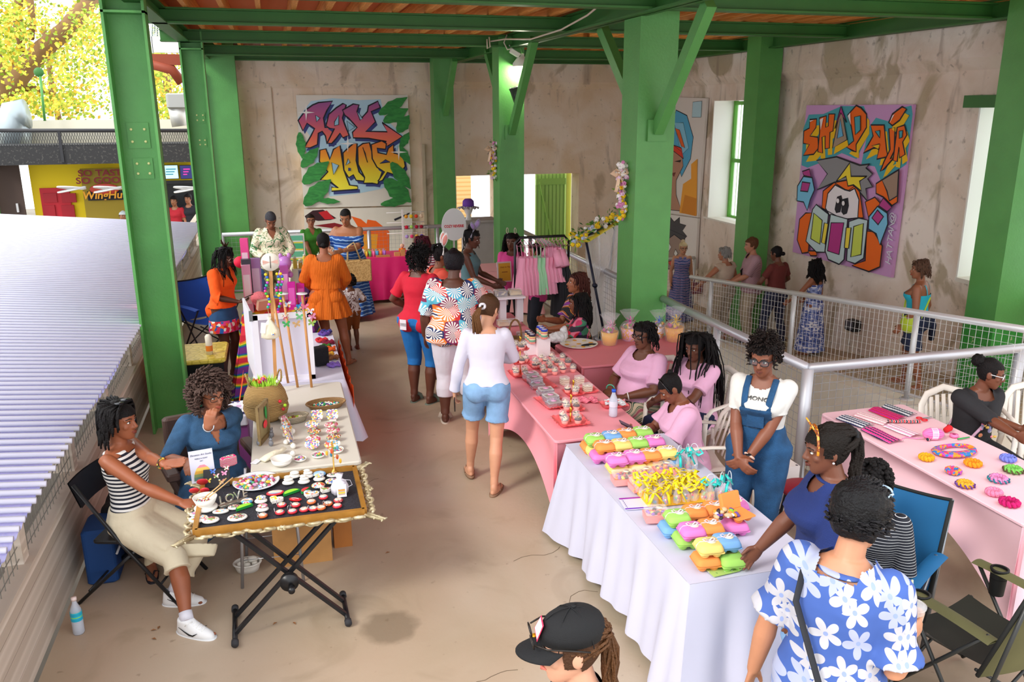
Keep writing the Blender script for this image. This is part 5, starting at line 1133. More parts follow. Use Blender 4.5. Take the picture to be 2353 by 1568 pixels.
# ================= chairs =================
def mono_chair(label,loc,face,group='white plastic garden chairs',m=None):
    m = m or mat('#e9e3da',.35); rz_ = math.atan2(-face[0],face[1]); t = thing('plastic_chair',label,'chair',(loc[0],loc[1],0),rz_,group)
    B = M(); B.grid(lambda u,v: ((u-.5)*.46*(1-.1*(1-v)),-.22+.44*v,.43-.02*math.sin(PI*u)-.01*v+(.0)),10,10); B.grid(lambda u,v: ((u-.5)*.46*(1-.1*(1-v)),-.22+.44*v,.41-.02*math.sin(PI*u)-.01*v),10,10)
    B.tube([(-.23,.22,.42),(0,.235,.40),(.23,.22,.42)],.012,8); B.b('seat',m,t)
    B = M()
    def bk(u,v): a = (u-.5)*2; return (.25*a*(1-.05*v),-.20-.10*v-.05*(1-a*a)*(1),.44+.40*v-.06*a*a*v)
    for k in range(7): u0 = .12+k*.127; B.tube([bk(u0,v) for v in (0,.3,.6,.9)],[(.02,.006)]*4,6,up=(0,1,0))
    B.tube([bk(0,.0),bk(0,.5),bk(.02,.85),bk(.15,1),bk(.5,1.04),bk(.85,1),bk(.98,.85),bk(1,.5),bk(1,0)],[(.03,.012)]*9,8,up=(0,1,0)); B.b('backrest',m,t)
    for sx in (-1,1):
        M().tube([(sx*.26,-.26,.64),(sx*.28,-.05,.655),(sx*.27,.17,.64),(sx*.255,.22,.58)],[(.024,.012)]*4,8,up=(0,0,1)).b('armrest',m,t)
        M().tube([(sx*.25,.21,.6),(sx*.245,.22,.4),(sx*.27,.25,0)],[(.026,.014)]*3,8,up=(0,1,0)).b('leg',m,t)
        M().tube([(sx*.25,-.22,.6),(sx*.235,-.23,.4),(sx*.27,-.30,0)],[(.026,.014)]*3,8,up=(0,1,0)).b('leg',m,t)
    return t
mono_chair('white plastic garden chair under the woman in the green paisley skirt',(3.12,6.72),(-1,-.35))
mono_chair('white plastic garden chair under the woman with very long braids',(3.46,6.28),(-.9,-.35))
mono_chair('white plastic garden chair under the woman looking at her phone beside the cupcakes',(3.0,5.5),(-1,.2))
mono_chair('white plastic garden chair under the young woman in black at the yarn table',(5.2,5.08),(-.1,-1))
mono_chair('empty white plastic garden chair at the right edge beside the young woman in black',(5.9,5.0),(-.5,-1))
def camp_chair(label,loc,face,m,fm,cup=True,m2=None):
    rz_ = math.atan2(-face[0],face[1]); t = thing('camp_chair',label,'chair',(loc[0],loc[1],0),rz_); m2 = m2 or m
    B = M(); B.grid(lambda u,v: ((u-.5)*.5,-.22+.46*v,.44-.05*math.sin(PI*u)-.02*math.sin(PI*v)),12,10); B.b('seat',m2,t)
    B = M(); bk = lambda u,v: ((u-.5)*.58,-.24-.17*v-.05*math.sin(PI*u)*(1-.3*v),.40+.50*v+.03*(abs(u-.5)*2)**2*v); B.grid(bk,14,12); B.grid(lambda u,v: V(bk(u,v))-V((0,.012,0)),14,12)
    o = B.b('backrest',m,t); C = M()
    C.tube([bk(u,1.) for u in [i/12 for i in range(13)]],.01,6).tube([bk(0,v) for v in (0,.5,1)],.012,6).tube([bk(1,v) for v in (0,.5,1)],.012,6); C.b('piping',mat('#1c1d1c',.8),o)
    for sx in (-1,1):
        B = M(); B.grid(lambda u,v: (sx*(.30+.045*(u-.5)*2),-.30+.56*v,.64+.01*math.sin(PI*v)-.012*(2*u-1)**2),6,10); B.grid(lambda u,v: (sx*(.30+.045*(u-.5)*2),-.30+.56*v,.628+.01*math.sin(PI*v)),6,10); a = B.b('armrest',m,t)
        if cup and sx == -1 or cup == 2: M().lathe((sx*.30,.12,.50),[(.038,0),(.045,.15)],18,cap=False).lathe((sx*.30,.12,.652),[(.037,-.004),(.048,-.004),(.048,.004),(.037,.004)],18,cap=False).lathe((sx*.30,.12,.60),[(.001,0),(.044,.0)],18).b('cup_holder',mat('#121212',.6),a)
        for p in ([(sx*.28,-.22,.02),(sx*.29,.24,.63)],[(sx*.28,.24,.02),(sx*.29,-.26,.64)],[(sx*.29,-.24,.02),(sx*.29,-.42,.93)]): M().tube(p,.011,8).b('leg',fm,t)
    for y in (-.22,.24): M().tube([(-.28,y,.03),(.28,y,.42)],.009,8).tube([(.28,y,.03),(-.28,y,.42)],.009,8).b('crossed_leg',fm,t)
    return t
camp_chair('folding camp chair in teal blue fabric behind the blue hibiscus shirt',(3.10,3.60),(-.85,-.5),mat('#0f5f92',.7,var=.1),mat('#8a8e94',.3,metal=.8),cup=False,m2=mat('#0c3a66',.8))
camp_chair('empty olive green camp chair with a cup holder in the armrest, lower right',(3.40,3.08),(-.15,1),mat('#5c5a38',.75,var=.12),mat('#2a2b2a',.4),cup=2,m2=mat('#26261f',.85))
camp_chair('bright blue folding chair beside the left railing behind the yellow-lidded bin',(-.98,11.5),(.7,-1),mat('#1a4fb0',.7),mat('#20222a',.4),cup=False)
# black folding chair of the striped vest
ch = thing('folding_chair','black metal folding chair under the woman in the striped vest','chair',(-1.06,5.5,0),math.atan2(-1,-.3))
B = M(); B.box((0,.02,.445),(.42,.42,.025),b=.03); B.b('seat',BK,ch)
for sx in (-1,1):
    M().tube([(sx*.23,.34,0),(sx*.22,.0,.45),(sx*.20,-.26,.84)],.013,10).b('leg',BK,ch); M().tube([(sx*.21,-.34,0),(sx*.21,.14,.44)],.012,10).b('leg',BK,ch)
B = M(); B.grid(lambda u,v: ((u-.5)*.4,-.225-.06*v-.02*math.sin(PI*u),.68+.17*v),8,5); B.grid(lambda u,v: ((u-.5)*.4,-.235-.06*v-.02*math.sin(PI*u),.68+.17*v),8,5); B.b('backrest',BK,ch)
for a,z in ((.22,.15),(-.25,.1)): M().tube([(-.215,a,z),(.215,a,z)],.008,8).b('crossbar',BK,ch)
t = thing('brown_chair','brown upholstered chair under the woman in the denim dress','chair',(-.62,6.2,0),math.atan2(-.3,-1)); LB_ = mat('#4a3630',.5)
M().box((0,-.0,.41),(.56,.5,.09),b=.05).b('seat',LB_,t); M().box((0,-.27,.66),(.54,.08,.44),b=.03).b('backrest',LB_,t)
for sx in (-1,1):
    M().box((sx*.31,.02,.6),(.09,.46,.06),b=.02).b('armrest',LB_,t)
    for sy in (-.2,.2): M().tube([(sx*.24,sy,0),(sx*.24,sy,.40)],.015,8).b('leg',BK,t)
def simple_stool(label,loc,h,m):
    t = thing('stool',label,'stool',(loc[0],loc[1],0)); M().lathe((0,0,h-.035),[(.17,0),(.18,.01),(.18,.03),(.16,.035)],20).b('seat',m,t)
    for a in range(4): c,s = math.cos(a*PI/2+.78),math.sin(a*PI/2+.78); M().tube([(c*.19,s*.19,0),(c*.13,s*.13,h-.03)],.012,8).b('leg',BK,t)
simple_stool('dark stool under the woman with reddish braids',(3.14,8.56),.54,mat('#26262c',.6)); simple_stool('dark stool under the girl with long curls',(3.06,8.24),.52,mat('#26262c',.6)); simple_stool('dark stool behind the fuchsia table',(2.12,12.8),.44,mat('#26262c',.6))
# ================= goods on the tables =================
def one(mb,name,m,label,cat,group=None,smooth=None):
    o = mb.build(name,m); 
    if smooth is False: o.data.polygons.foreach_set('use_smooth',[False]*len(o.data.polygons))
    centre(o); return tag(o,label,cat,group)
def T1(x,y,z=.745): return at(380+x/4.706,1020+y/4.706,z)
def T2(x,y,z=.755): return at(560+x/6.817,880+y/6.817,z)
TC = [pat('painted%d' % i,'cells',c,95+12*i,.35,noise_warp=.02) for i,c in enumerate((['#e8e4dc','#e0b040','#d05a4a','#7ab0d0','#e8e4dc'],['#d89ab0','#e8e0d4','#c04a5a','#8aa85a'],['#e8e4dc','#5a7ab0','#e8c84a','#e8e4dc','#d87a9a'],['#c8a04a','#a03a4a','#e8e0d8','#4a8a7a']))]
WS = mat('#ece8e0',.45)
def coin(p,r,h=.012,ry=1.,m=WS,top=None,label='',group='painted stones in the gilt frame',name='painted_stone',cat='painted stone',tilt=0,rim=None,rz_=0,hook=False):
    t = thing(name,label,cat,p,rz_,group); t.scale = (1.28,)*3; Rm = Matrix.Rotation(tilt,3,'X')
    B = M(); B.loft([(.0,r*.86,r*ry*.86),(h*.4,r,r*ry),(h*.8,r*.95,r*ry*.95),(h,r*.82,r*ry*.82)],24,Rm,(0,0,math.sin(abs(tilt))*r*ry)); B.b('stone',rim or m,t)
    B = M(); B.loft([(h*.95,r*.8,r*ry*.8),(h*1.12,r*.74,r*ry*.74)],24,Rm,(0,0,math.sin(abs(tilt))*r*ry)); B.b('painted_top',top or TC[0],t)
    if hook: M().tube([(r*.0+.008*math.cos(a),r*.9+.004,.018+.012*math.sin(a)) for a in [2*PI*i/12 for i in range(12)]],.0012,5,closed=True).b('wire_ring',mat('#c9ccd2',.25,metal=.9),t)
    return t
REDR = mat('#d8323e',.4); BADGE = [pat('badge%d' % i,'wave',['#f0ece4','#e8b84a','#f0ece4',c,'#f0ece4','#5aa0c8'],9,.35,dist=4,axis='Y') for i,c in enumerate(('#d8404a','#3a8ab0','#e0603a'))]
row = ['far row, left','far row, right beside the cloth bag','second row, far left','second row','second row, right end','corner beside the cloth bag','front row, centre-left','front row, centre','front row, centre-right','front right corner','front row, left','frontmost pair, left','frontmost, under the stacked stones']
for i,(x,y) in enumerate(((1580,640),(1710,590),(1260,675),(1410,675),(1760,660),(1870,625),(1500,725),(1600,715),(1685,705),(1860,685),(1375,745),(1240,755),(1055,790))):
    coin(T1(x,y),.0225,.012,1,top=BADGE[i % 3],rim=REDR if i % 4 else mat('#d8703a',.4),rz_=i*.7,hook=True,label='round red-rimmed painted keyring stone, %s of the tray' % row[i],group='red-rimmed keyring stones')
for x,y,s,l in ((405,465,.028,'large round red-rimmed magnet on the black stand'),(315,555,.024,'round red-rimmed magnet at the left edge of the tray'),(430,548,.022,'small round orange magnet under the black stand')): coin(T1(x,y,.77),s,.01,1,top=BADGE[1],rim=REDR,tilt=-.9,label=l)
for x,y,rx,ry,i,l in ((360,825,.044,.036,0,'yellow and white painted oval stone in the front left corner of the tray'),(490,840,.040,.030,1,'pink painted oval stone second from the front left corner'),(780,810,.046,.036,3,'dark red patterned round stone near the front of the tray'),(325,775,.026,.020,2,'small painted stone behind the front left oval'),(600,745,.038,.02,0,'striped green and yellow stone left of the lime slices'),(750,700,.032,.022,3,'orange and white painted stone near the silver letters'),(1190,545,.044,.026,1,'red oval painted stone in front of the white plate'),(1820,350,.036,.022,3,'painted oval stone at the foot of the brass jewellery tree')):
    coin(T1(x,y),rx,.012,ry/rx,top=TC[i] if i != 1 or x != 1190 else BADGE[0],rim=REDR if x == 1190 else None,label=l)
def halfdisc(p,r,rind,flesh,label,rz_):
    t = thing('painted_slice',label,'painted stone',p,rz_,'painted fruit slices'); t.scale = (1.25,)*3; pl = [(r*math.cos(a),r*math.sin(a)*.75) for a in [PI*i/14 for i in range(15)]]
    M().prism(pl,0,.012).b('rind',rind,t); M().prism([(x*.84,y*.84+.002) for x,y in pl],.012,.0135).b('flesh',flesh,t)
LG = mat('#9adf3a',.4); DG = mat('#1f8a3a',.4); RDm = mat('#e0303a',.4)
for x,y,r,a,b,l,z in ((860,705,.044,DG,LG,'painted lime slice left of the stacked stones',.5),(1370,545,.046,DG,LG,'painted lime slice in the middle of the tray',.5),(1525,520,.032,DG,RDm,'painted watermelon slice right of the lime slice',.9),(525,325,.036,DG,RDm,'painted watermelon slice beside the booklet',2.9)): halfdisc(T1(x,y,.745 if x > 600 else .80),r,a,b,l,z)
def heart(p,s,m,label):
    pl = [(s*.06*16*math.sin(t)**3,s*.06*(13*math.cos(t)-5*math.cos(2*t)-2*math.cos(3*t)-math.cos(4*t))) for t in [2*PI*i/24 for i in range(24)]]; t = thing('painted_heart',label,'painted stone',p,-.5,'painted hearts'); t.scale = (1.3,)*3
    M().prism(pl,0,.014).b('stone',WS,t); M().prism([(x*.85,y*.85) for x,y in pl],.014,.0155).b('painted_top',m,t)
heart(T1(1570,560),.040,TC[0],'largest painted heart stone, right of centre'); heart(T1(1725,515),.028,TC[1],'small painted heart stone beside the cloth bag'); heart(T1(1195,620),.036,pat('yellow_flowers','cells',['#ece8e0','#e8c83a','#ece8e0','#d84a4a'],70),'painted heart stone with yellow flowers, left of the red lips')
t = thing('painted_lips','glossy red painted lips stone in the middle of the tray','painted stone',T1(1405,615),-.45); M().ell((0,.006,.008),(.042,.010,.009)).ell((0,-.007,.008),(.038,.011,.010)).b('lips',mat('#d81a24',.2),t); M().ell((0,0,.014),(.026,.004,.004)).b('teeth',WS,t)
def stack(p,n,label,m=WS,top=None,r=.03):
    t = thing('stacked_stones',label,'painted stones',p,0,'little stacks of white stones'); t.scale = (1.22,)*3; z = 0
    for k in range(n): rr = r*(1-.22*k); M().ell((.003*math.sin(k*2),0,z+rr*.36),(rr,rr*.8,rr*.38)).b('stone',top if (top and k == n-1) else m,t); z += rr*.66
    return t
for x,y,n,l,tp in ((1395,370,2,'stack of white stones nearest the plate, far row',None),(1330,440,3,'stack of white stones left of the rabbit stones',None),(1500,430,3,'stack of three white stones like a rabbit, front',None),(1540,370,3,'tallest stack of white stones, far row',None),(1665,350,1,'blue marbled stone at the far edge of the tray',pat('marble','noise',['#2a7ac0','#cfe4f2','#3a8ac8'],30,dist=2,interp='LINEAR')),(1665,400,2,'stack of patterned stones, middle of the far side',TC[2]),(1655,475,1,'white stone painted with scribbled flowers',TC[0]),(1800,430,1,'white stone with yellow flowers beside the cloth bag',TC[2]),(1035,640,2,'patterned stone stack left of the hearts, farther',TC[2]),(1050,730,2,'patterned stone stack left of the hearts, nearer',TC[1])):
    stack(T1(x,y),n,l,top=tp,r=.036 if n == 1 else .032)
t = thing('painted_ring','red and white painted ring stone beside the silver letters','painted stone',T1(885,635)); M().tube([(.026*math.cos(a),.022*math.sin(a),.009) for a in [2*PI*i/20 for i in range(20)]],.011,8,closed=True).b('ring',BADGE[0],t)
# white plate heaped with painted beads
t = thing('paint_palette','round white palette plate heaped with small painted charms','plate',T1(985,425)); M().lathe((0,0,0),[(.10,0),(.145,.012),(.15,.018),(.142,.018),(.10,.006),(0,.005)],36).b('plate',mat('#dde0e4',.3),t)
for a in range(6): M().lathe((.118*math.cos(a*.5+1.8),.118*math.sin(a*.5+1.8),.0075),[(.0,.0),(.014,.001),(.018,.006),(.016,.006),(0,.002)],14).b('well',mat('#d2d5da',.3),t)
def heap(name,label,cat,p,rx,ry,n,cols,r=.010,hh=.03,kind='stuff',seed=1,rz_=0):
    q = random.Random(seed); B = M()
    for k in range(n):
        a = q.uniform(0,6.28); d = math.sqrt(q.random()); B.mat(k % len(cols)); x,y = rx*d*math.cos(a),ry*d*math.sin(a); z = hh*(1-d*d)*q.uniform(.4,1)+r*.7; s = r*q.uniform(.7,1.3)
        B.ell((x,y,z),(s*q.uniform(.7,1.5),s,s*.8),Matrix.Rotation(q.uniform(0,3),3,'Z'),7,5)
    o = B.build(name,[mat(c,.4) for c in cols]); o.location = p; o.rotation_euler[2] = rz_; return tag(o,label,cat,kind=kind)
MIXC = ['#e8e4dc','#d84a6a','#e0b83a','#4a9a6a','#c88ab0','#e8e0d4','#6a8ac0','#b0406a']
heap('charms','heap of small painted charms on the round white plate','charms',T1(985,440)+V((.0,0,.008)),.125,.10,150,MIXC,.0115,.022)
# pestle bowl, letters, booklet, cloth bag, brass tree, black stand
t = thing('mortar_bowl','white bowl on a disc foot with two wooden stirrers','bowl',T1(440,700)); t.scale = (1.3,)*3; M().lathe((0,0,0),[(.052,0),(.054,.008),(.05,.012),(.03,.014),(.044,.03),(.056,.06),(.052,.06),(.038,.03),(0,.024)],28).b('bowl',WS,t)
for k in (0,1): M().tube([(-.03+.02*k,.0,.035),(.06+.02*k,.03,.09),(.10+.03*k,.05,.12)],.003,6).b('stirrer',mat('#c9a06a',.6),t)
M().ell((-.01,0,.045),(.03,.025,.012)).b('contents',TC[3],t)
t = thing('letter_stand','silver stand of upright letters reading LOVE','ornament',T1(740,650)); t.scale = (1.2,)*3; SIL = mat('#c9c4b8',.25,metal=.8); M().box((0,0,.006),(.15,.03,.012),rz=.45).b('base',SIL,t)
for i,c in enumerate('LOVE'): text(c,.062,SIL,t,V((-.055+.037*i,-.02+.018*i,.036))+t.location,Matrix.Rotation(.45,3,'Z') @ MXZ,'letter',.004)
p = T1(420,410); t = thing('booklet','booklet with a rainbow dome print and handwritten title standing at the back of the tray','booklet',p,.2); F = Matrix.Rotation(-.28,3,'X') @ MXZ
M()._add([F @ V(v) for v in ((-.075,0,.004),(.075,0,.004),(.075,.21,.004),(-.075,.21,.004),(-.075,0,-.004),(.075,0,-.004),(.075,.21,-.004),(-.075,.21,-.004))],[(0,1,2,3),(7,6,5,4),(0,4,5,1),(1,5,6,2),(2,6,7,3),(3,7,4,0)],False).b('pages',mat('#d6d6ea',.5),t)
for k,(w_,y0,y1,c) in enumerate(((.058,.012,.035,'#5f7f74'),(.060,.035,.055,'#8a9a5a'),(.054,.055,.075,'#e0a83a'),(.046,.075,.095,'#e8c860'),(.034,.095,.112,'#e08a9a'))):
    nx = (.058,.054,.046,.034,.014)[k]; w_ = (.060,.058,.054,.046,.034)[k]
    M()._add([F @ V(v) for v in ((-w_,y0,.005),(w_,y0,.005),(nx,y1,.005),(-nx,y1,.005))],[(0,1,2,3)],False).b('print_band',mat(c,.5),t)
RZ = Matrix.Rotation(.2,3,'Z'); INK = mat('#2a2a3a',.6)
text('Elevation Art Studio',.017,INK,None,(0,0,0),Matrix.Identity(3),'title') if 0 else None
for s,y,z in (('Elevation Art Studio',.180,.0165),('PEBBLE & HEART',.155,.011),('ART',.138,.011)):
    o = text(s,z,INK,None,F @ V((0,y,.0052)),F,'title',.0003,shear=.3 if z > .015 else 0); o.parent = t
t = thing('cloth_pouch','small white cloth pouch with a rainbow card tag at the right end of the tray','pouch',T1(1890,530)); t.scale = (1.3,)*3; B = M(); B.loft([(0,.04,.03),(.03,.042,.032),(.06,.03,.024),(.075,.012,.012),(.1,.02,.018)],20,fold=lambda u,a: 1+.1*math.sin(5*a)); B.b('pouch',WHT,t)
M().box((.005,-.045,.03),(.045,.003,.06),rx=-.4).b('card_tag',mat('#dfe0ea',.5),t); M().box((.005,-.049,.026),(.032,.003,.028),rx=-.4).b('tag_print',pat('tag','wave',['#e0b03a','#6aa0b8','#e08a3a'],14,axis='Z'),t); M().tube([(.0,-.01,.075),(.05,-.02,.07),(.06,-.01,.04),(.03,-.02,.03)],.0015,5).b('cord',WHT,t)
t = thing('jewellery_tree','small brass tree hung with earrings at the corner of the tray','jewellery stand',T1(1825,310)); t.scale = (1.3,)*3; BR = mat('#c9a050',.3,metal=.8); M().lathe((0,0,0),[(.025,0),(.012,.01),(.004,.02),(.0035,.17),(.002,.175)],10).b('stem',BR,t)
for k in range(5): a = k*1.3; M().tube([(0,0,.08+.02*k),(.03*math.cos(a),.03*math.sin(a),.09+.02*k)],.0018,5).b('branch',BR,t)
for k in range(8): a = k*.9; M().ell((.035*math.cos(a),.03*math.sin(a),.06+.014*k),(.007,.003,.014)).b('earring',mat(('#e0b03a','#d85a3a','#5a9ab0','#e8e4dc')[k % 4],.3),t)
t = thing('magnet_stand','black stepped stand of butterfly magnets beside the booklet','display',T1(560,440)); M()._add([(-.08,-.05,0),(.08,-.05,0),(.08,.05,0),(-.08,.05,0),(-.08,.03,.09),(.08,.03,.09),(.08,.05,.09),(-.08,.05,.09)],[(0,3,2,1),(0,1,5,4),(4,5,6,7),(2,3,7,6),(1,2,6,5),(0,4,7,3)],False).b('stand',mat('#15151a',.5),t)
def butterfly(parent,c,s,m,mtx=None,name='butterfly'):
    mtx = mtx or Matrix.Identity(3); B = M()
    for sx in (-1,1):
        for pl in ([(0,0),(.4,.75),(.95,.8),(.9,.25),(.35,-.02)],[(0,0),(.35,-.05),(.75,-.25),(.6,-.8),(.2,-.55)]): B._add([V(c)+mtx @ V((sx*x*s,y*s,.25*s*x)) for x,y in pl],[tuple(range(5))],False)
    B.tube([V(c)+mtx @ V((0,-.45*s,.02*s)),V(c)+mtx @ V((0,.45*s,.02*s))],.07*s,6); return B.b(name,m,parent)
for k,(x,z) in enumerate(((-.05,.03),(.0,.05),(.05,.06),(.03,.02),(-.02,.075),(.065,.085))): butterfly(t,(x,-.045+z*.9,z+.008),.02,TC[k % 4] if k % 2 else mat(('#e8c83a','#e88ab0','#3a6ac0')[k//2 % 3],.4),Matrix.Rotation(.8,3,'X'),'butterfly_magnet')
t = thing('beaded_purse','small patterned pink and green purse on the arm of the brown chair','purse',at(525,1060,.80)); M().box((0,0,0),(.11,.05,.07),rz=.5,b=.015).b('purse',pat('purse','wave',['#e83a7a','#e8e0d4','#2a8a6a','#e87a9a'],20,dist=6),t)

# grey table goods
SEA = pat('seagrass','wave',['#a5804a','#c9a568','#b28d54'],30,.8,axis='Z',dist=1.5,interp='LINEAR',bump=.8)
pb = at(620,968,.755)+V((-.02,.06,0)); t = thing('belly_basket','round seagrass belly basket with handles, filled with artificial grass and tulips','basket',pb)
M().lathe((0,0,0),[(.10,0),(.155,.04),(.175,.10),(.165,.145),(.172,.15),(.155,.22),(.115,.30),(.108,.30),(.14,.22),(.15,.14)],36).b('basket',SEA,t)
for a in (.3,3.3): M().tube([(.115*math.cos(a)+.05*math.cos(a)*math.sin(k*PI/8)*.4-.05*math.sin(a)*math.cos(k*PI/8),.115*math.sin(a)+.05*math.cos(a)*math.cos(k*PI/8),.30+.085*math.sin(k*PI/8)) for k in range(9)],.007,8).b('handle',SEA,t)
q = random.Random(3); B = M()
for k in range(150): a = q.uniform(0,6.28); d = .095*math.sqrt(q.random()); l = q.uniform(.06,.1); c = V((d*math.cos(a),d*math.sin(a),.25)); e = c+V((.4*d*math.cos(a)+q.uniform(-.02,.02),.4*d*math.sin(a),l)); B.tube([c,c.lerp(e,.6),e],[.004,.0035,.0005],4)
B.b('artificial_grass',pat('grass','noise',['#6fb82a','#a8d83a','#c8e04a'],30),t)
for k in range(14): a = q.uniform(0,6.28); d = .08*q.random(); M().ell((d*math.cos(a),d*math.sin(a),.31+q.uniform(0,.03)),(.012,.012,.016),None,8,6).b('flower_bud',mat(('#d83a2a','#e8a03a','#b83a8a')[k % 3],.5),t)
t = thing('bead_string','string of bright felt balls hanging down the seagrass basket','bead string',pb+V((.1,-.1,.1)))
for k,(x,y,z,c) in enumerate(((0,.04,.16,'#1fa04a'),(.01,-.035,.08,'#d8203a'),(.045,-.05,.05,'#a8d82a'),(.03,-.05,.02,'#b81a2a'),(-.02,.03,.19,'#d8d0c8'),(.0,.035,.22,'#cfc6bc'))): M().ell((x+.0,y,z),(.013,)*3,None,10,8).b('ball',mat(c,.5),t)
t = thing('picture_frame','wooden picture frame with pressed decoration standing edge-on on the grey table','picture frame',T2(330,900),1.25); WD = mat('#8a744c',.5,var=.2,vs=20)
for c,d in (((0,0,.015),(.22,.02,.03)),((0,0,.275),(.22,.02,.03)),((-.1,0,.145),(.022,.02,.28)),((.1,0,.145),(.022,.02,.28))): M().box(c,d).b('frame_side',WD,t)
M().box((0,.006,.145),(.19,.004,.25)).b('backing',pat('weave','wave',['#8a7a52','#a8986c'],30),t); M().ell((.02,-.008,.12),(.04,.006,.03)).b('red_motif',RDm,t); M().ell((.05,-.008,.2),(.02,.006,.05)).b('green_motif',DG,t)
WK = pat('wicker','wave',['#8a5f38','#c09a68','#a07a4a'],40,.7,axis='Z',dist=2,interp='LINEAR',bump=.8); WK2 = pat('pale_wicker','wave',['#9a8a70','#c9bda4'],46,.7,axis='Z',dist=2,interp='LINEAR',bump=.8)
def oval_basket(p,rx,ry,h,m,label,rz_=0,name='wicker_basket'):
    t = thing(name,label,'basket',p,rz_); B = M(); B.loft([(0,rx*.82,ry*.82),(h*.5,rx*.92,ry*.92),(h,rx,ry),(h*1.05,rx*1.03,ry*1.03),(h,rx*.93,ry*.93),(h*.3,rx*.84,ry*.84),(.006,rx*.7,ry*.7)],36); B.b('basket',m,t)
    M().tube([(rx*1.02*math.cos(a),ry*1.02*math.sin(a),h) for a in [2*PI*i/36 for i in range(36)]],.007,6,closed=True).b('rim',m,t)
oval_basket(T2(1290,380),.155,.10,.04,WK,'oval brown wicker basket of bead bracelets on the grey table',.1); heap('bead_bracelets','bead bracelets piled in the oval brown wicker basket','bracelets',T2(1290,380)+V((0,0,.01)),.11,.068,110,['#e6e2da','#e6e2da','#2a9a5a','#d85a3a','#5ac83a','#3a2a8a','#e6e2da','#1a8a9a'],.009,.02,seed=4)
oval_basket(T2(790,610),.11,.065,.05,WK2,'small pale oval wicker basket of charms beside the seagrass basket',.25); heap('basket_charms','small charms in the pale oval wicker basket','charms',T2(790,600)+V((0,0,.015)),.07,.038,60,['#c83a4a','#e8d8c0','#a8c83a','#8a5a3a'],.009,.018,seed=5,rz_=.25)
ovs = ['at the far right of the stands','second from the far right','third from the far right']
def oval_plate(p,rx,ry,m,label,tilt,rz_=0,foot=True):
    t = thing('painted_plaque',label,'painted plaque',p,rz_,'painted oval plaques on little stands'); t.scale = (1.2,)*3
    if foot: M().ell((-.0,.012,.014),(.022,.018,.016)).b('stand',WS,t)
    Rm = Matrix.Rotation(tilt,3,'X'); B = M(); B.loft([(0,rx*.97,ry*.97),(.003,rx,ry),(.007,rx,ry),(.009,rx*.97,ry*.97)],28,Rm,(0,-.004,.02+ry*abs(math.sin(tilt))*.6)); B.b('plaque',m,t)
for x,y,rx,ry,i,l,tl,rzz in ((1080,720,.045,.032,2,'grey scribbled oval plaque, farthest of the middle column',.5,-.3),(1110,820,.045,.030,3,'yellow and pink oval plaque, second of the middle column',.3,-.4),(1095,960,.045,.032,1,'green flecked oval plaque, third of the middle column',.6,-.2),(1080,1040,.046,.036,2,'pale mint-rimmed oval plaque nearest in the middle column',.7,-.1),
        (1370,720,.044,.026,1,'orange and lilac oval plaque, farthest of the right column',.3,.1),(1400,810,.044,.028,1,'pink oval plaque, second of the right column',.3,.1),(1410,910,.045,.028,3,'yellow-green oval plaque, third of the right column',.3,.1),(1390,1040,.046,.034,0,'white oval plaque beside the brass tree',.5,0),
        (650,740,.036,.05,1,'rose painted oval plaque standing upright, farthest left',1.2,.9),(680,850,.04,.055,0,'multicoloured oval plaque standing upright, middle left',1.2,.9),(700,960,.04,.055,2,'narrow oval plaque standing upright, nearest left',1.25,1.3)): oval_plate(T2(x,y),rx,ry,TC[i],l,tl,rzz)
for x,y,l in ((1155,600,'square painted tile on a white stand, left of the pair'),(1395,590,'square painted tile on a white stand, right of the pair')):
    t = thing('painted_tile',l,'painted tile',T2(x,y),0,'square painted tiles'); t.scale = (1.3,)*3; M().box((0,.0,.008),(.04,.03,.016)).b('stand',WS,t); M().box((0,-.0,.04),(.068,.062,.008),rx=.9,b=.012).b('tile',TC[2],t)
def wbowl(p,r,h,label,fill=None,name='white_bowl'):
    r *= 1.25; h *= 1.2; t = thing(name,label,'bowl',p); M().lathe((0,0,0),[(r*.5,0),(r*.85,h*.4),(r,h),(r*.94,h),(r*.75,h*.4),(0,h*.2)],26).b('bowl',WS,t)
    if fill: heap(fill[0],fill[1],'charms',V(p)+V((0,0,h*.5)),r*.7,r*.7,36,MIXC,.008,.014,seed=int(r*999))
p = T2(600,1290); wbowl(p,.055,.03,'stacked white clay bowls at the near left of the grey table'); wbowl(p+V((0,0,.014)),.058,.032,'upper white clay bowl of the stack'); wbowl(T2(885,1225),.036,.018,'small white spoon bowl of beads, left of the pair',('spoon_beads','beads in the left small spoon bowl')); wbowl(T2(1170,1165),.040,.02,'small white bowl of beads, centre',('bowl_beads','beads in the centre small white bowl')); wbowl(T2(1450,1090),.044,.022,'small white bowl of charms behind the brass tree',('bowl_charms','charms in the bowl behind the brass tree'))
for x,y,l in ((765,760,'white half-egg stand, farthest of the column'),(750,870,'white half-egg stand, second of the column'),(775,990,'white half-egg stand, third of the column'),(770,1110,'cracked white egg stand nearest the cloth bag')): one(M().ell(T2(x,y,.775),(.02,.02,.022)),'egg_stand',WS,l,'ornament','white egg stands')
for x,y,l in ((240,980,'small grey and white bird figurine left of the picture frame'),(430,990,'small dark grey rabbit-eared figurine right of the picture frame'),(440,850,'small grey figurine behind the dark one'),(230,560,'small white and black figurine beside the seagrass basket')):
    t = thing('figurine',l,'figurine',T2(x,y),x,'little grey figurines'); GR = mat('#7f7f84' if x != 230 else '#d8d8dc',.5); M().ell((0,0,.02),(.018,.016,.022)).ell((0,-.004,.048),(.013,)*3).b('body',GR,t); M().ell((-.006,0,.066),(.004,.003,.012)).ell((.007,0,.066),(.004,.003,.012)).b('ears',mat('#4a4a50',.5),t)
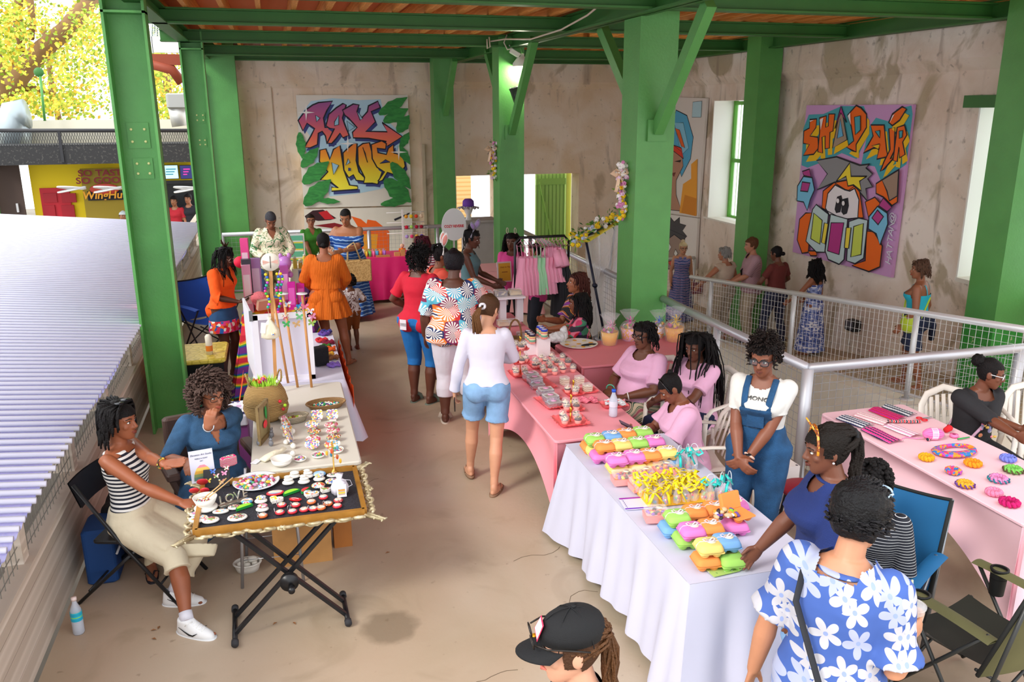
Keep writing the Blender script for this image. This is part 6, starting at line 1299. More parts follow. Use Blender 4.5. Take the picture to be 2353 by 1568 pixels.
t = thing('muslin_bag','cream muslin drawstring bag with a white tag lying on the grey table','bag',T2(430,1200)); M().tube([(-.06,-.03,.01),(-.02,0,.02),(.04,.05,.03),(.07,.085,.02),(.09,.11,.03)],[(.035,.01),(.035,.02),(.025,.018),(.012,.01),(.024,.012)],12,up=(0,0,1)).b('bag',mat('#e4dcc4',.85,bump=.4,bs=30),t); M().box((-.10,-.02,.004),(.045,.075,.003),rz=-.5).b('tag',mat('#e6e8f0',.5),t)

# dowel displays behind the seagrass basket
DW = mat('#c98f55',.55,var=.15,vs=6)
def pole(px0,px1,pyT,pyB,ztop,label,disc=True,Yoff=0):
    b = at(px1,pyB,.755); p = aty(px0,pyT,b.y); t = thing('dowel_stand',label,'display stand',(b.x,b.y,.755)); M().tube([(b.x,b.y,.755),(p.x,b.y,p.z)],.011,10).build('dowel',DW,t)
    if disc: M().lathe((p.x,b.y,p.z),[(.045,0),(.045,.008),(0,.009)],22).build('round_top',mat('#e6e4ea',.4),t)
    return t,V((p.x,b.y,p.z))
d1_,tp1 = pole(650,684,676,890,0,'wooden dowel display with a white disc top, left of the pair with butterflies')
d2_,tp2 = pole(694,716,676,890,0,'wooden dowel display with a white disc top, right of the pair with butterflies')
d3_,tp3 = pole(628,662,684,880,0,'plain wooden dowel left of the disc-topped pair',False)
zz = [('#e87ab0',660,700),('#3aa85a',658,745),('#d86a8a',700,705),('#e8c8a0',686,712),('#6ab87a',688,728),('#c8a06a',682,745),('#b05a8a',712,715),('#c87a9a',718,728),('#8aa84a',716,742),('#d83a4a',656,728)]
for i,(c,x,y) in enumerate(zz):
    par = d1_ if x < 692 else d2_; p = aty(x,y,par.location.y-.03); butterfly(par,p-par.location,.035,mat(c,.4) if i % 3 else TC[i % 4],Matrix.Rotation(PI/2,3,'X') @ Matrix.Rotation(.3*math.sin(i*3),3,'Z'),'butterfly_charm')
b = at(643,905,.755)+V((-.03,.02,0)); Yp = b.y; p = aty(621,602,Yp); t = thing('paddle_display','wooden paddle stick with a round dragonfly disc and bead necklaces','display stand',(b.x,Yp,.755)); M().bar((b.x,Yp,.755),(p.x,Yp,p.z),.028,.012,(0,1,0)).build('stick',DW,t)
M().lathe((p.x,Yp-.008,p.z),[(.075,-.004),(.075,.004)],28,MXZ).build('disc',mat('#e6e0d4',.5),t)
B = M()
for sx in (-1,1):
    for a in (.12,-.18): B._add([(p.x,Yp-.014,p.z),(p.x+sx*.06,Yp-.014,p.z+.06*a+.012),(p.x+sx*.062,Yp-.014,p.z+.06*a-.008)],[(0,1,2)],False)
B.build('dragonfly_wings',mat('#d8a89a',.5),t); M().tube([(p.x,Yp-.014,p.z-.05),(p.x,Yp-.014,p.z+.05)],.003,6).build('dragonfly_body',mat('#3a2a20',.5),t)
q = random.Random(5)
for j,(xo,n) in enumerate(((-.045,13),(.045,15),(.075,8))):
    B = M(); cols = ['#f0c820','#2a62c0','#a8d82a','#b84ac0','#1aa88a','#6a2a9a','#e8408a','#38b04a']
    tt = thing('bead_necklace',('left','middle','shorter right')[j]+' string of bright beads on the paddle stick','necklace',(p.x+xo,Yp-.02,p.z-.12)); 
    for k in range(n): B.mat(k % 8); B.ell((p.x+xo+.014*math.sin(k*.8),Yp-.02,p.z-.1-.023*k),(.0125,)*3,None,9,6)
    B.build('beads',[mat(c,.3) for c in cols],tt)
p2 = aty(620,745,Yp-.03); t = thing('muslin_pouch','cream muslin pouch with a card tag hanging from the paddle stick','pouch',p2); B = M(); B.loft([(-.13,.035,.02),(-.11,.075,.04),(-.05,.07,.04),(0,.04,.03),(.04,.012,.012),(.06,.02,.016)],22,fold=lambda u,a: 1+.08*math.sin(6*a)); B.b('pouch',mat('#ece2c8',.85,bump=.3,bs=20),t); M().tube([(0,0,.04),(-.01,.02,.14),(.01,0,.04)],.002,5).b('cord',mat('#d8c8a0',.7),t); M().box((-.055,-.04,-.02),(.04,.003,.09),ry=.15).b('card_tag',mat('#e4e6ec',.5),t)
M().ell((.02,-.04,-.08),(.018,.008,.014)).b('stones_inside',TC[2],t)
# white display case standing on the cloth
t = thing('display_case','white hinged display case standing upright on the white-clothed table','display case',(-.08,7.6,TZ)); WC = mat('#e2e0ea',.4); z1 = aty(640,722,7.45).z
x0,x1 = at(580,872,.755).x,at(722,880,.755).x
M().box(((x0+x1)/2+.03,7.48,(TZ+z1)/2),(x1-x0-.06,.012,z1-TZ)).build('panel',mat('#cfcbdc',.5),t)
for c,d in (((x0+.07,7.46,(TZ+z1)/2),(.05,.03,z1-TZ)),((x1,7.46,(TZ+z1)/2),(.04,.03,z1-TZ)),(((x0+x1)/2+.03,7.46,z1-.02),(x1-x0-.02,.03,.05)),(((x0+x1)/2+.03,7.46,TZ+.02),(x1-x0-.02,.03,.05))): M().box(c,d).build('frame_side',WC,t)
M().box((x0-.0,7.85,(TZ+z1)/2),(.02,.75,z1-TZ),rz=.12).build('side_wing',WC,t); M().box((x0+.04,7.45,TZ+.62),(.03,.02,.09)).build('hinge',mat('#8a8c92',.3,metal=.8),t)
# hats and pieces of yarn on the white cloth
q = random.Random(9)
for i,(x,y,c,l) in enumerate(((745,770,'#6a4aa8','purple crocheted piece at the far end'),(762,765,'#3a3a8a','navy crocheted piece at the far end'),(738,785,'#d8303a','red crocheted piece'),(755,790,'#8a1a3a','wine crocheted piece'),(748,800,'#3a7a2a','green crocheted piece'),(765,805,'#e8601a','orange crocheted piece'),(735,815,'#c83a9a','magenta crocheted piece'),(752,818,'#d8a02a','mustard crocheted piece'),(765,825,'#7a4a2a','brown crocheted piece'),(745,838,'#16161c','large black folded crocheted bag'),(768,842,'#8a6ac8','lilac ribboned piece at the near edge'))):
    p = at(x,y,.76); p.x = min(p.x,.40); t_ = M(); 
    if i == 9: t_.box(p+V((-.03,0,.09)),(.14,.10,.18),rz=.4,b=.02)
    else: t_.tube([p+V((.05*math.cos(a)*(1+.2*math.sin(3*a+i)),.035*math.sin(a),.018+.01*math.sin(4*a))) for a in [2*PI*k/14 for k in range(14)]],.016,8,closed=True).ell(p+V((0,0,.012)),(.045,.03,.014))
    one(t_,'crochet_piece' if i != 9 else 'crochet_bag',mat(c,.9,bump=.8,bs=120),l+' on the white-clothed table','crochet','crocheted pieces beside the display case')
# toy table
def box_item(px,py,d,z,c,label,cat='box',name='toy_box',group='boxed toys on the toy table',rz_=0,c2=None):
    p = at(px,py,z); t = thing(name,label,cat,p,rz_,group); M().box((0,0,d[2]/2),d).b('carton',mat(c,.45),t)
    if c2: M().box((0,-d[1]/2-.001,d[2]*.5),(d[0]*.75,.003,d[2]*.62)).b('front_window',mat(c2,.2),t)
    return t
TL = [(545,668,(.10,.1,.30),'#e9a2c4','tall pale pink toy box at the left of the pile','#f4e6ee'),(570,660,(.11,.1,.34),'#3a3c46','tall grey toy box behind the pink ones','#8a8c98'),(552,640,(.09,.09,.48),'#e84a94','tallest hot pink doll box, back left','#f2c8dc'),(590,650,(.12,.09,.30),'#b48ac8','lilac doll box beside the dragonfly disc','#e8d8f0'),(575,690,(.10,.1,.28),'#d84ab0','magenta toy box in the middle of the pile','#c8b0e0'),(560,712,(.09,.12,.26),'#e6e2e6','white toy box nearest the woman in orange','#3a4a9a'),(592,712,(.15,.1,.19),'#c2142a','red boxed dough set','#e8324a'),(700,668,(.12,.1,.26),'#4a4458','dark grey toy box right of the balloon toy','#7a6ac0'),(712,650,(.11,.1,.22),'#3a2a5a','dark purple doll box at the back right','#b04ab0'),(672,690,(.09,.08,.22),'#d020a8','magenta gift box below the balloon toy, left','#e86ad0'),(692,692,(.09,.08,.22),'#c81a9a','magenta gift box below the balloon toy, right','#e86ad0'),(655,655,(.1,.1,.24),'#a84a9a','plum toy box behind the beads','#e8a8e0')]
for i,(x,y,d,c,l,c2) in enumerate(TL):
    p = at(x,y,TZ+.003); Yt = min(p.y,10.35+.08*(i % 9)); q_ = aty(x,y,Yt); t = box_item(x,y,(d[0],d[1],d[2]+max(0,q_.z-TZ)),TZ+.003,c,l,rz_=.1*math.sin(i*2),c2=c2); t.location = (max(q_.x,-.42),Yt,TZ+.003)
p = aty(552,600,10.9)-V((0,0,.075)); t = thing('doll_hat','round red and yellow plush head on top of the doll boxes','plush toy',p); M().ell((0,0,.06),(.08,.07,.075)).b('plush',mat('#d8143e',.7),t); M().ell((.04,-.03,.05),(.055,.05,.06)).b('plush_face',mat('#f0b890',.7),t)
p = aty(588,622,10.9)-V((0,0,.11)); t = thing('blue_plush','plain blue plush cushion behind the red plush head','plush toy',p); M().ell((0,0,.06),(.11,.08,.10)).ell((.03,0,-.08),(.08,.06,.12)).b('plush',mat('#5a8ac0',.9,bump=.5),t)
p = aty(655,625,10.6); t = thing('balloon_animal','lilac balloon animal on the magenta gift boxes','balloon toy',p); LP_ = mat('#c88ad8',.2); M().ell((0,0,.11),(.085,.07,.09)).b('head',LP_,t); M().ell((.0,0,-.0),(.075,.06,.055)).b('belly',mat('#e8b0e8',.2),t)
for sx in (-1,1): M().ell((sx*.06,-.04,-.03),(.035,.035,.04)).b('paw',LP_,t); M().ell((sx*.05+.01,0,.2),(.025,.02,.035)).b('ear',LP_,t)
p = at(597,695,.93); t = thing('crochet_octopus','coral pink crocheted octopus with curly arms on the toy boxes','crochet toy',p); CO = mat('#f0808a',.9,bump=.9,bs=90); M().ell((0,0,.05),(.10,.08,.08)).b('head',CO,t)
for k in range(7): a = k*.5-.4; M().tube([(.07*math.cos(a)+.022*math.cos(j*1.2)+.008*j,-.05+.0*j+.02*math.sin(j*1.2),.03-.011*j) for j in range(10)],.013,7).b('arm',CO,t)
p = at(520,745,.96); one(M().box(at(606,700,.92),(.16,.05,.12),rz=.5,rx=.3),'wooden_clog',mat('#c9a48c',.6),'pale wooden box tilted on top of the display case','box')
for i,(x,y,c,l) in enumerate(((700,640,'#5a2a7a','dark purple hair bow toy'),(712,612,'#e8e4ee','white and black plush toy'),(700,628,'#c83a9a','magenta wand toy'),(545,655,'#e86aa8','pink hair toy'),(530,660,'#c83a4a','red bucket toy'),(690,712,'#1a8ad0','blue toy behind the dowels'),(702,700,'#e8601a','orange toy behind the dowels'),(470,640,'#e83a6a','small red toy cup'),(612,630,'#7a1a2a','dark red toy bag'),(600,640,'#6a3ac0','violet toy purse'))):
    if i == 7: continue
    p = at(x,y,.75); p = p if p.y < 11 else V((aty(x,y,11).x,10.5+.05*i,.752)); p.x = max(p.x,-.42); t = thing('small_toy',l+' on the toy table','toy',p,0,'small toys on the toy table'); q = random.Random(i); M().ell((0,0,.03),(.035,.03,.04)).ell((.02,0,.07),(.02,.018,.025)).ell((-.03,0,.05),(.018,.018,.02)).b('toy',mat(c,.5),t)
# soaps
q = random.Random(6)
for i in range(14):
    x = .19+.075*(i % 7)+.01*math.sin(i); y = 13.16+.2*(i//7); hh = .09 if i % 3 else .16; t = thing('soap_jar',('front row' if i < 7 else 'back row')+' yellow soap jar, %s from the left' % ORD[i % 7],'jar',(x,y,TZ),0,'yellow soap jars and pump bottles'); M().lathe((0,0,0),[(.028,0),(.03,.01),(.03,hh-.02),(.022,hh)],14).b('jar',mat(('#e8c850','#e0b040','#d8a83a')[i % 3],.3),t)
    M().lathe((0,0,hh),[(.024,0),(.024,.02),(.005,.022),(.004,.05 if hh > .1 else .022)],12).b('lid',mat('#e6e2d8',.4),t)
t = thing('poster_frame','white framed poster in green and yellow standing behind the soap stall','sign',(.22,13.72,TZ)); M().box((.22,13.72,.98),(.30,.02,.46)).build('frame',mat('#e8e8ea',.4),t); M().box((.22,13.705,.98),(.25,.006,.4)).build('print',pat('poster','wave',['#4ab88a','#e8d84a','#e8e8e0','#6ac0a0'],1.2,axis='Z',dist=1),t)
# fuchsia table goods
t = thing('accessory_rack','white wire rack hung with crocheted flowers on the fuchsia table','display rack',(2.02,14.2,TZ)); WW = mat('#e4e0dc',.4); z1 = aty(908,482,14.2).z
M().box((2.02,14.2,(TZ+z1)/2),(.03,.03,z1-TZ)).build('upright',WW,t)
for z in (z1-.05,z1-.22,z1-.4): M().tube([(1.75,14.2,z),(2.4,14.2,z)],.008,6).build('bar',WW,t)
for i in range(12):
    z = (z1-.12,z1-.30,z1-.46)[i//4]; x = 2.08+.085*(i % 4); tt = thing('crochet_flower',('top','middle','bottom')[i//4]+' bar crocheted charm, %s from the left' % ORD[i % 4],'crochet charm',(x,14.18,z),0,'charms on the wire rack'); cc = ('#e8a02a','#e8c82a','#e04a2a','#e8d0b0','#c81a3a','#a8d86a','#b01a3a','#9a1030','#b09ad8','#e8407a','#e8b03a','#6a4ac0')[i]
    M().ell((0,0,0),(.032,.03,.032)).b('ball',mat(cc,.9,bump=.6,bs=80),tt); M().tube([(0,0,.03),(0,.01,.07)],.003,5).b('hook',WW,tt)
t = thing('wire_grid','small white wire grid holding bracelets on the fuchsia table','display rack',(2.2,14.3,TZ)); B = M()
for k in range(9): B.bar((2.06+.05*k,14.32,TZ),(2.06+.05*k,14.32,TZ+.42),.004,.004); B.bar((2.06,14.32,TZ+.05*k),(2.46,14.32,TZ+.05*k),.004,.004)
B.build('grid',WW,t)
def doll(p,c1_,c2_,label,s=1.):
    t = thing('crochet_doll',label,'crochet toy',p,0,'crocheted dolls'); a = mat(c1_,.9,bump=.6,bs=80); b_ = mat(c2_,.9,bump=.6,bs=80); M().ell((0,0,.05*s),(.04*s,.035*s,.05*s)).b('body',a,t); M().ell((0,-.005,.13*s),(.036*s,.033*s,.036*s)).b('head',b_,t)
    for sx in (-1,1): M().ell((sx*.045*s,0,.06*s),(.015*s,.015*s,.035*s)).b('arm',a,t); M().ell((sx*.02*s,-.03*s,.012*s),(.016*s,.03*s,.014*s)).b('leg',a,t)
doll((2.17,14.0,TZ),'#c81a2a','#e8dcc8','crocheted doll in red with a cream head'); doll((2.28,13.86,TZ),'#1a5ab8','#3a7ad0','crocheted doll in blue at the front of the fuchsia table'); doll((1.98,14.1,TZ),'#e0701a','#e8b89a','crocheted doll in orange beside the rack upright'); doll((2.36,14.05,TZ),'#b8406a','#e8c8b0','crocheted doll in rose at the right',.8)
for i in range(12):
    x = 1.36+.06*(i % 6); y = 13.9+.16*(i//6); t = thing('bracelet_roll',('front' if i < 6 else 'back')+' row bracelet stand, %s from the left' % ORD[i % 6]+' on the fuchsia table','bracelet stand',(x,y,TZ),0,'bracelet stands'); M().lathe((0,0,0),[(.02,0),(.02,.1)],12).b('bracelets',mat(('#e8c83a','#6ac05a','#e86aa0','#4aa0d0','#e87a3a','#a86ac8')[i % 6],.5),t); M().box((0,0,.105),(.05,.03,.01)).b('wood_cap',DW,t)
for i,(x,y,d,c,l) in enumerate(((1.27,13.95,(.1,.14,.12),'#e0e0e4','clear organiser box at the left end of the fuchsia table'),(1.86,13.88,(.09,.09,.06),'#c9955a','small wooden block, left'),(1.95,13.85,(.07,.07,.1),'#c9955a','small wooden block, right'),(1.62,13.83,(.22,.07,.03),'#b8844a','low wooden tray'))): one(M().box((x,y,TZ+d[2]/2),d),'organiser_box' if i == 0 else 'wooden_block',mat(c,.4),l+('' if i == 0 else ' on the fuchsia table'),'box')
t = thing('egg_sign','white egg-shaped sign with red lettering near the far rail','sign',aty(1043,535,13.9)); c = aty(1043,520,13.9); B = M(); B.prism([(.21*math.cos(a),.27*math.sin(a)*(1.12 if math.sin(a) > 0 else .9)) for a in [2*PI*i/36 for i in range(36)]],-.012,.012,lambda x,y,z: (c.x+x,c.y+z,c.z+y)); B.build('board',mat('#ececf0',.4),t); text('COZY REVERIE',.062,mat('#d8283a',.5),t,(c.x,c.y-.014,c.z+.0),MXZ,sx=.82,bold=.002); M().bar((c.x,c.y+.02,.0),(c.x,c.y+.02,c.z),.03,.02).build('post',mat('#c8c4c0',.5),t)
t = thing('podium','grey-white box podium with an overhanging top by the far railing','podium',aty(1100,590,14.2)); pz = aty(1100,508,14.3).z; px_ = aty(1098,508,14.3).x
M().box((px_,14.35,(pz)/2),(.5,.35,pz)).build('cabinet',mat('#c4bfbc',.7,var=.1),t); M().box((px_-.02,14.3,pz+.02),(.66,.5,.04)).build('top',mat('#b3aca8',.6),t); M().box((px_-.28,14.05,.35),(.08,.08,.7)).build('leg',mat('#aaa49e',.7),t)
hp = V((aty(1078,500,14.1).x,14.15,pz+.04)); t = thing('hat_mannequin','white mannequin head wearing a purple hat with a frilled brim on the podium','mannequin head',hp); M().lathe(hp,[(.06,0),(.05,.03),(.035,.09),(.06,.13),(.085,.2),(.08,.27),(.03,.31)],20).build('head',mat('#e8e6e4',.4),t)
hh = M().lathe(hp+V((0,0,.24)),[(.10,0),(.10,.03),(.095,.09),(.06,.125),(0,.13)],24).build('hat_crown',mat('#6a3a9a',.8),t); B = M(); B.grid(lambda u,v: hp+V(((.1+.09*v)*math.cos(2*PI*u),(.1+.09*v)*math.sin(2*PI*u),.24-.03*v+.014*math.sin(24*PI*u)*v)),72,4); B.build('frilled_brim',pat('frill','noise',['#e6e2e8','#3a3440','#e6e2e8'],30,pos=[0,.45,.56]),hh) if 0 else B.build('frilled_brim',pat('frill','noise',['#e6e2e8','#3a3440','#e6e2e8'],30,pos=[0,.45,.56]),t)
for i,(p,s,c,l) in enumerate(((V((3.45,12.75,.8)),.11,'#dfe0e2','white plastic bag on the pale pink table beside the podium'),(V((-1.12,10.5,.16)),.16,'#e8c8d0','pink plastic bag behind the yellow-lidded bin'))):
    B = M(); B.ell(p,(s*1.2,s,s),None,14,9); o = remesh(B,'plastic_bag',mat(c,.25,bump=1,bs=18),.02,1,disp=(.06,.05)); centre(o); o['label'] = l; o['category'] = 'bag'
# ---- pink table: cupcakes
CUP = mat('#f29c94',.6); CUPD = mat('#3a3038',.4); CREAM = mat('#f0e4c8',.6,bump=.5,bs=60); DOME = glass('#ffffff',.16); PT = mat('#ef6f73',.35)
def cupcake(label,p,i,group='cupcakes standing loose on the pink table',src={}):
    if i not in src:
        t = thing('cupcake',label,'cupcake',p,0,group)
        B = M(); B.lathe((0,0,0),[(.021,0),(.024,.01),(.029,.036)],26); o = B.b('paper_cup',CUP,t)
        M().lathe((0,0,.034),[(.029,0),(.029,.006),(.02,.012)],20).b('foil_rim',CUPD if i % 2 else mat('#b8b0b0',.3,metal=.6),t)
        B = M(); B.tube([(.019*(1-k/20)*math.cos(k*.8),.019*(1-k/20)*math.sin(k*.8),.044+.0013*k) for k in range(18)],[.008*(1-k/30) for k in range(18)],7); B.b('frosting',CREAM if i < 3 else mat('#4a2c1e',.5),t)
        B = M(); q = random.Random(i)
        for k in range(7): a = q.uniform(0,6.28); B.ell((.014*math.cos(a),.014*math.sin(a),.058+.004*q.random()),(.004,)*3,None,6,4)
        B.b('topping',mat(('#5a3a20','#c81a3a','#2a2024','#e8b84a')[i],.4),t)
        B = M(); B.lathe((0,0,.038),[(.032,0),(.033,.018),(.026,.036),(.012,.046),(0,.048)],20); B.b('clear_dome',DOME,t); src[i] = t; return t
    return dup(src[i],p,rnd.uniform(0,6),label,group)
def T4(x,y,z=.765): return at(1140+x/5.6,730+y/5.6,z)
RN = ['farthest row','second row','third row','fourth row','nearest row']
cp = [(500,600),(545,645),(600,690),(620,750),(585,560),(635,600),(680,640),(700,690),(755,735),(715,545),(740,590),(785,620),(840,660),(860,710),(855,560),(925,620),(990,700),(500,655)]
for i,(x,y) in enumerate(cp): cupcake('loose cupcake on the pink table, %s of the cluster counting left to right' % ORD[sorted(cp).index((x,y))],T4(x,y,.755),i % 4)
def tray(p,w,d,label,rz_=0,m=PT,name='pink_tray'):
    t = thing(name,label,'tray',p,rz_,'coral pink frilled trays'); B = M()
    def f(u,v):
        x = (u-.5)*2; y = (v-.5)*2; e = max(abs(x),abs(y)); k = max(0,(e-.8)/.2); return (x*w/2*(1+.03*math.sin(22*y)*k),y*d/2*(1+.03*math.sin(22*x)*k),.004+.018*k+.004*math.sin(26*(x+y))*k)
    B.grid(f,28,28); B.b('tray',m,t); return t
def tiers(base,lev,label,side=0):   # cupcake stand: trays on a gold rod
    t = thing('cupcake_stand',label,'cake stand',base,0,'tiered cupcake stands'); zt = lev[-1][0]
    M().tube([(0,0,0),(0,0,zt+.085)],.0045,8).b('gold_rod',mat('#e0b03a',.25,metal=.8),t); M().tube([(0,0,zt+.085),(.004,0,zt+.11),(-.004,0,zt+.13)],[.008,.010,.003],8).b('finial',mat('#e0b03a',.25,metal=.8),t)
    for j,(z,w,n) in enumerate(lev):
        B = M()
        def f(u,v,w=w,z=z): x = (u-.5)*2; y = (v-.5)*2; e = max(abs(x),abs(y)); k = max(0,(e-.75)/.25); return (x*w/2*(1+.05*math.sin(16*y)*k),y*w/2*(1+.05*math.sin(16*x)*k),z+.004+.02*k+.005*math.sin(20*(x-y))*k)
        B.grid(f,24,24); B.b('tier',PT,t)
        for k in range(n): a = 2*PI*k/n+.6+j; r = w*.29; cupcake('cupcake on the %s tier of the %s, %s round the rod' % (('bottom','middle','top')[j],label.split(' of ')[0],ORD[k]),V(base)+V((r*math.cos(a),r*math.sin(a),z+.006)),(k+j) % 4,'cupcakes on the '+label.split(' of ')[0])
    return t
b = T4(955,1350,.755); tiers(b,[(0,.25,4),(.0,.01,0),][:1],'near tiered stand of cupcakes on a frilled coral tray')
b2 = T4(960,1180,.755)+V((0,0,0)); tiers(b2,[(.0,.19,4)],'second tiered stand of cupcakes behind the near one')
b3 = T4(990,985,.755); tiers(b3,[(.0,.16,3)],'third tiered stand of cupcakes with a spotted gold finial')
b4 = T4(310,740,.755); tiers(b4,[(.0,.20,4),(.115,.18,4),(.24,.14,3)],'three-tier stand of cupcakes beside the white-sleeved elbow')
tray(T4(560,870,.755),.22,.30,'long coral tray under the farther foil boxes',.1); tray(T4(720,1110,.755),.22,.30,'long coral tray under the nearer foil boxes',.1); tray(T4(560,640,.752),.20,.14,'coral tray left of the loose cupcakes'); tray(T4(1150,960,.755),.2,.13,'coral tray under the square dessert cups')
FOIL = mat('#c9ccd6',.25,metal=.7,bump=.6,bs=60)
def foilbox(p,label,i):
    t = thing('foil_cake_box',label,'food container',p,.1+.1*math.sin(i),'foil cake boxes with round stickers'); M().box((0,0,.014),(.115,.085,.028),taper=1.08).b('foil_tray',FOIL,t); M().box((0,0,.034),(.118,.088,.014),b=.006).b('clear_lid',glass('#ffffff',.3),t); M().box((0,0,.030),(.09,.06,.008)).b('cake',mat('#6a4034',.7),t); M().lathe((0,0,.0415),[(.026,0),(.026,.0012),(0,.0013)],20).b('round_sticker',mat('#e9a4c8',.5),t)
for i,(x,y,z,l) in enumerate(((450,760,.80,'top foil cake box of the farther stack, far end'),(440,790,.76,'bottom foil cake box of the farther stack, far end'),(495,815,.80,'second top foil cake box of the farther stack'),(500,850,.76,'second bottom foil cake box of the farther stack'),(530,895,.76,'nearest foil cake box of the farther stack'),(640,965,.80,'top foil cake box of the nearer stack, far end'),(620,995,.76,'bottom foil cake box of the nearer stack, far end'),(700,1050,.80,'second top foil cake box of the nearer stack'),(710,1080,.76,'second bottom foil cake box of the nearer stack'),(740,1130,.76,'nearest foil cake box of the nearer stack'))): foilbox(T4(x,y,z),l,i)
def dcup(p,label):
    t = thing('dessert_cup',label,'dessert',p,.2,'square clear dessert cups'); M().box((0,0,.025),(.06,.06,.05),taper=1.12).b('dessert',pat('layers','wave',['#e8dcc8','#8a5a3c','#e8dcc8'],9,axis='Z'),t); M().box((0,0,.062),(.07,.07,.02),b=.006).b('clear_lid',glass('#ffffff',.25),t); M().lathe((0,0,.0505),[(.012,0),(.01,.008),(0,.01)],10).b('cream_swirl',CREAM,t)
for x,y,l in ((880,860,'square dessert cup at the far left behind the third cupcake stand'),(1070,850,'square dessert cup with a berry in the far middle'),(1175,950,'square dessert cup at the right of the third stand')): dcup(T4(x,y,.758),l)
t = thing('water_bottle','clear water bottle with a blue cap on the pink table','bottle',T4(1505,1270,.755)); CLR = mat('#dfe6f4',.1,alpha=.5)
M().lathe((0,0,0),[(.03,0),(.034,.01),(.034,.07),(.031,.08),(.034,.09),(.033,.14),(.018,.18),(.014,.19),(.014,.205)],22).b('bottle',CLR,t); M().lathe((0,0,.005),[(.03,0),(.031,.075)],20).b('water',mat('#dfe8f8',.05,alpha=.35),t); M().lathe((0,0,.203),[(.017,0),(.017,.022),(0,.023)],18).b('cap',mat('#1a5ad0',.4),t); M().lathe((0,0,.085),[(.0345,0),(.0345,.045)],22,cap=False).b('label',mat('#e6e8f4',.4,alpha=.8),t)
for x,y,m_,sx,l in ((1180,1075,mat('#ee7a90',.25,bump=1.,bs=40),.16,'packet of coral napkins in crinkled clear wrap'),(1530,1110,mat('#dfe2e8',.2,bump=1.,bs=40),.17,'clear packet of white doilies on a coral sheet')):
    B = M(); B.grid(lambda u,v: ((u-.5)*sx,(v-.5)*sx*.75,.012+.012*math.sin(13*u+5*v)*math.sin(PI*u)+.008*math.sin(29*v)),20,16); o = B.build('wrapped_packet',m_); o.location = T4(x,y,.757); o.rotation_euler[2] = -.3; tag(o,l,'packet')
tray(T4(1510,1140,.754),.22,.15,'coral pink tray under the white doilies',-.1)
# ---- farther pink table: risers, jars, clear boxes, bag, handled basket
def riser(px,py,w,h,label):
    p = T4(px,py,.752); t = thing('display_riser',label,'display stand',p,0,'white display risers'); M().box((0,.0,h/2),(w,w*.9,h)).b('box',mat('#eadfe2',.45),t); return p
r1 = riser(445,465,.115,.12,'lower white riser under the navy-lidded jars'); r2 = riser(597,480,.125,.18,'taller white riser under the blue-lidded jars')
def jar(p,lid,label):
    t = thing('layered_jar',label,'jar',p,0,'layered dessert jars'); z = 0
    for k,(h,c) in enumerate(((.018,'#e8705a'),(.02,'#1f9a6a'),(.014,'#e8d8a0'),(.01,'#e04a3a'),(.012,'#e8c84a'))): M().lathe((0,0,z),[(.033,0),(.033,h)],20).b('layer',mat(c,.4),t); z += h
    M().lathe((0,0,0),[(.035,0),(.0355,.07),(.03,.078)],20,cap=False).b('glass',glass('#ffffff',.15),t); M().lathe((0,0,z),[(.034,0),(.034,.02),(.0,.021)],20).b('lid',mat(lid,.35),t); M().lathe((0,0,z+.0215),[(.026,0),(.026,.001)],20).b('lid_sticker',mat('#d8d4e0',.5),t)
for k in range(3): jar(r1+V((.0,-.03+.07*k-.04+.02,.121)),'#2a2440',('nearest','middle','farthest')[k]+' navy-lidded layered jar on the lower riser'); jar(r2+V((.0,-.03+.07*k-.04+.02,.181)),'#2a3ab8',('nearest','middle','farthest')[k]+' blue-lidded layered jar on the taller riser')
def clam(p,label,c='#6a5a8a',w=.15):
    t = thing('clear_clamshell',label,'food container',p,0,'clear clamshell boxes of treats'); M().box((0,0,.03),(w*.86,.10,.045)).b('treats',pat('treats'+c[1:],'cells',[c,'#8a6a4a','#d8c8a0',c],60,noise_warp=.1),t); M().box((0,0,.035),(w,.12,.07),b=.015).b('clear_box',glass('#f4f6fa',.28),t)
def T6(x,y,z): return at(1080+x/5.6,540+y/5.6,z)
sh = [T6(230,780,1.10),T6(370,800,1.10),T6(540,830,1.10)]
t = thing('shelf_riser','white two-post shelf holding clear boxes above the pink table','display stand',(2.22,8.9,TZ)); zs = 1.06
xs,ys = T6(400,790,zs).x,T6(400,790,zs).y
M().box((xs,ys,zs-.01),(.52,.20,.02)).build('shelf',mat('#e8e2ea',.4),t)
for dx in (-.22,.02,.22): M().box((xs+dx,ys+.02,(TZ+zs-.02)/2),(.075,.075,zs-.02-TZ)).build('post',mat('#e8e2ea',.4),t)
for i,dx in enumerate((-.17,0,.17)): clam((xs+dx,ys+.03,zs),('left','middle','right')[i]+' clear clamshell box of treats on the white shelf',('#5a4a9a','#4a2a5a','#d8b880')[i])
for i,(x,y,c,l) in enumerate(((170,830,'#c8a87a','clear box of granola left of the white shelf'),(410,900,'#e0506a','clear tub of red sweets under the white shelf'),(430,1170,'#c8a060','clear box of nut brittle on the pink table'),(560,1160,'#d8a0a0','clear box of pink treats on the pink table'),(690,1330,'#8a5a4a','clear box of brownies beside the basket handle'))): clam(T6(x,y,.76),l,c,.14)
t = thing('handled_basket','small basket with a tall arched wicker handle on the pink table','basket',T6(580,1390,.755)); M().lathe((0,0,0),[(.06,0),(.075,.06),(.07,.06),(.055,.01)],20).b('basket',WK,t); M().tube([(.07*math.cos(PI*i/10),.0,.05+.20*math.sin(PI*i/10)) for i in range(11)],.010,8).b('handle',WK,t)
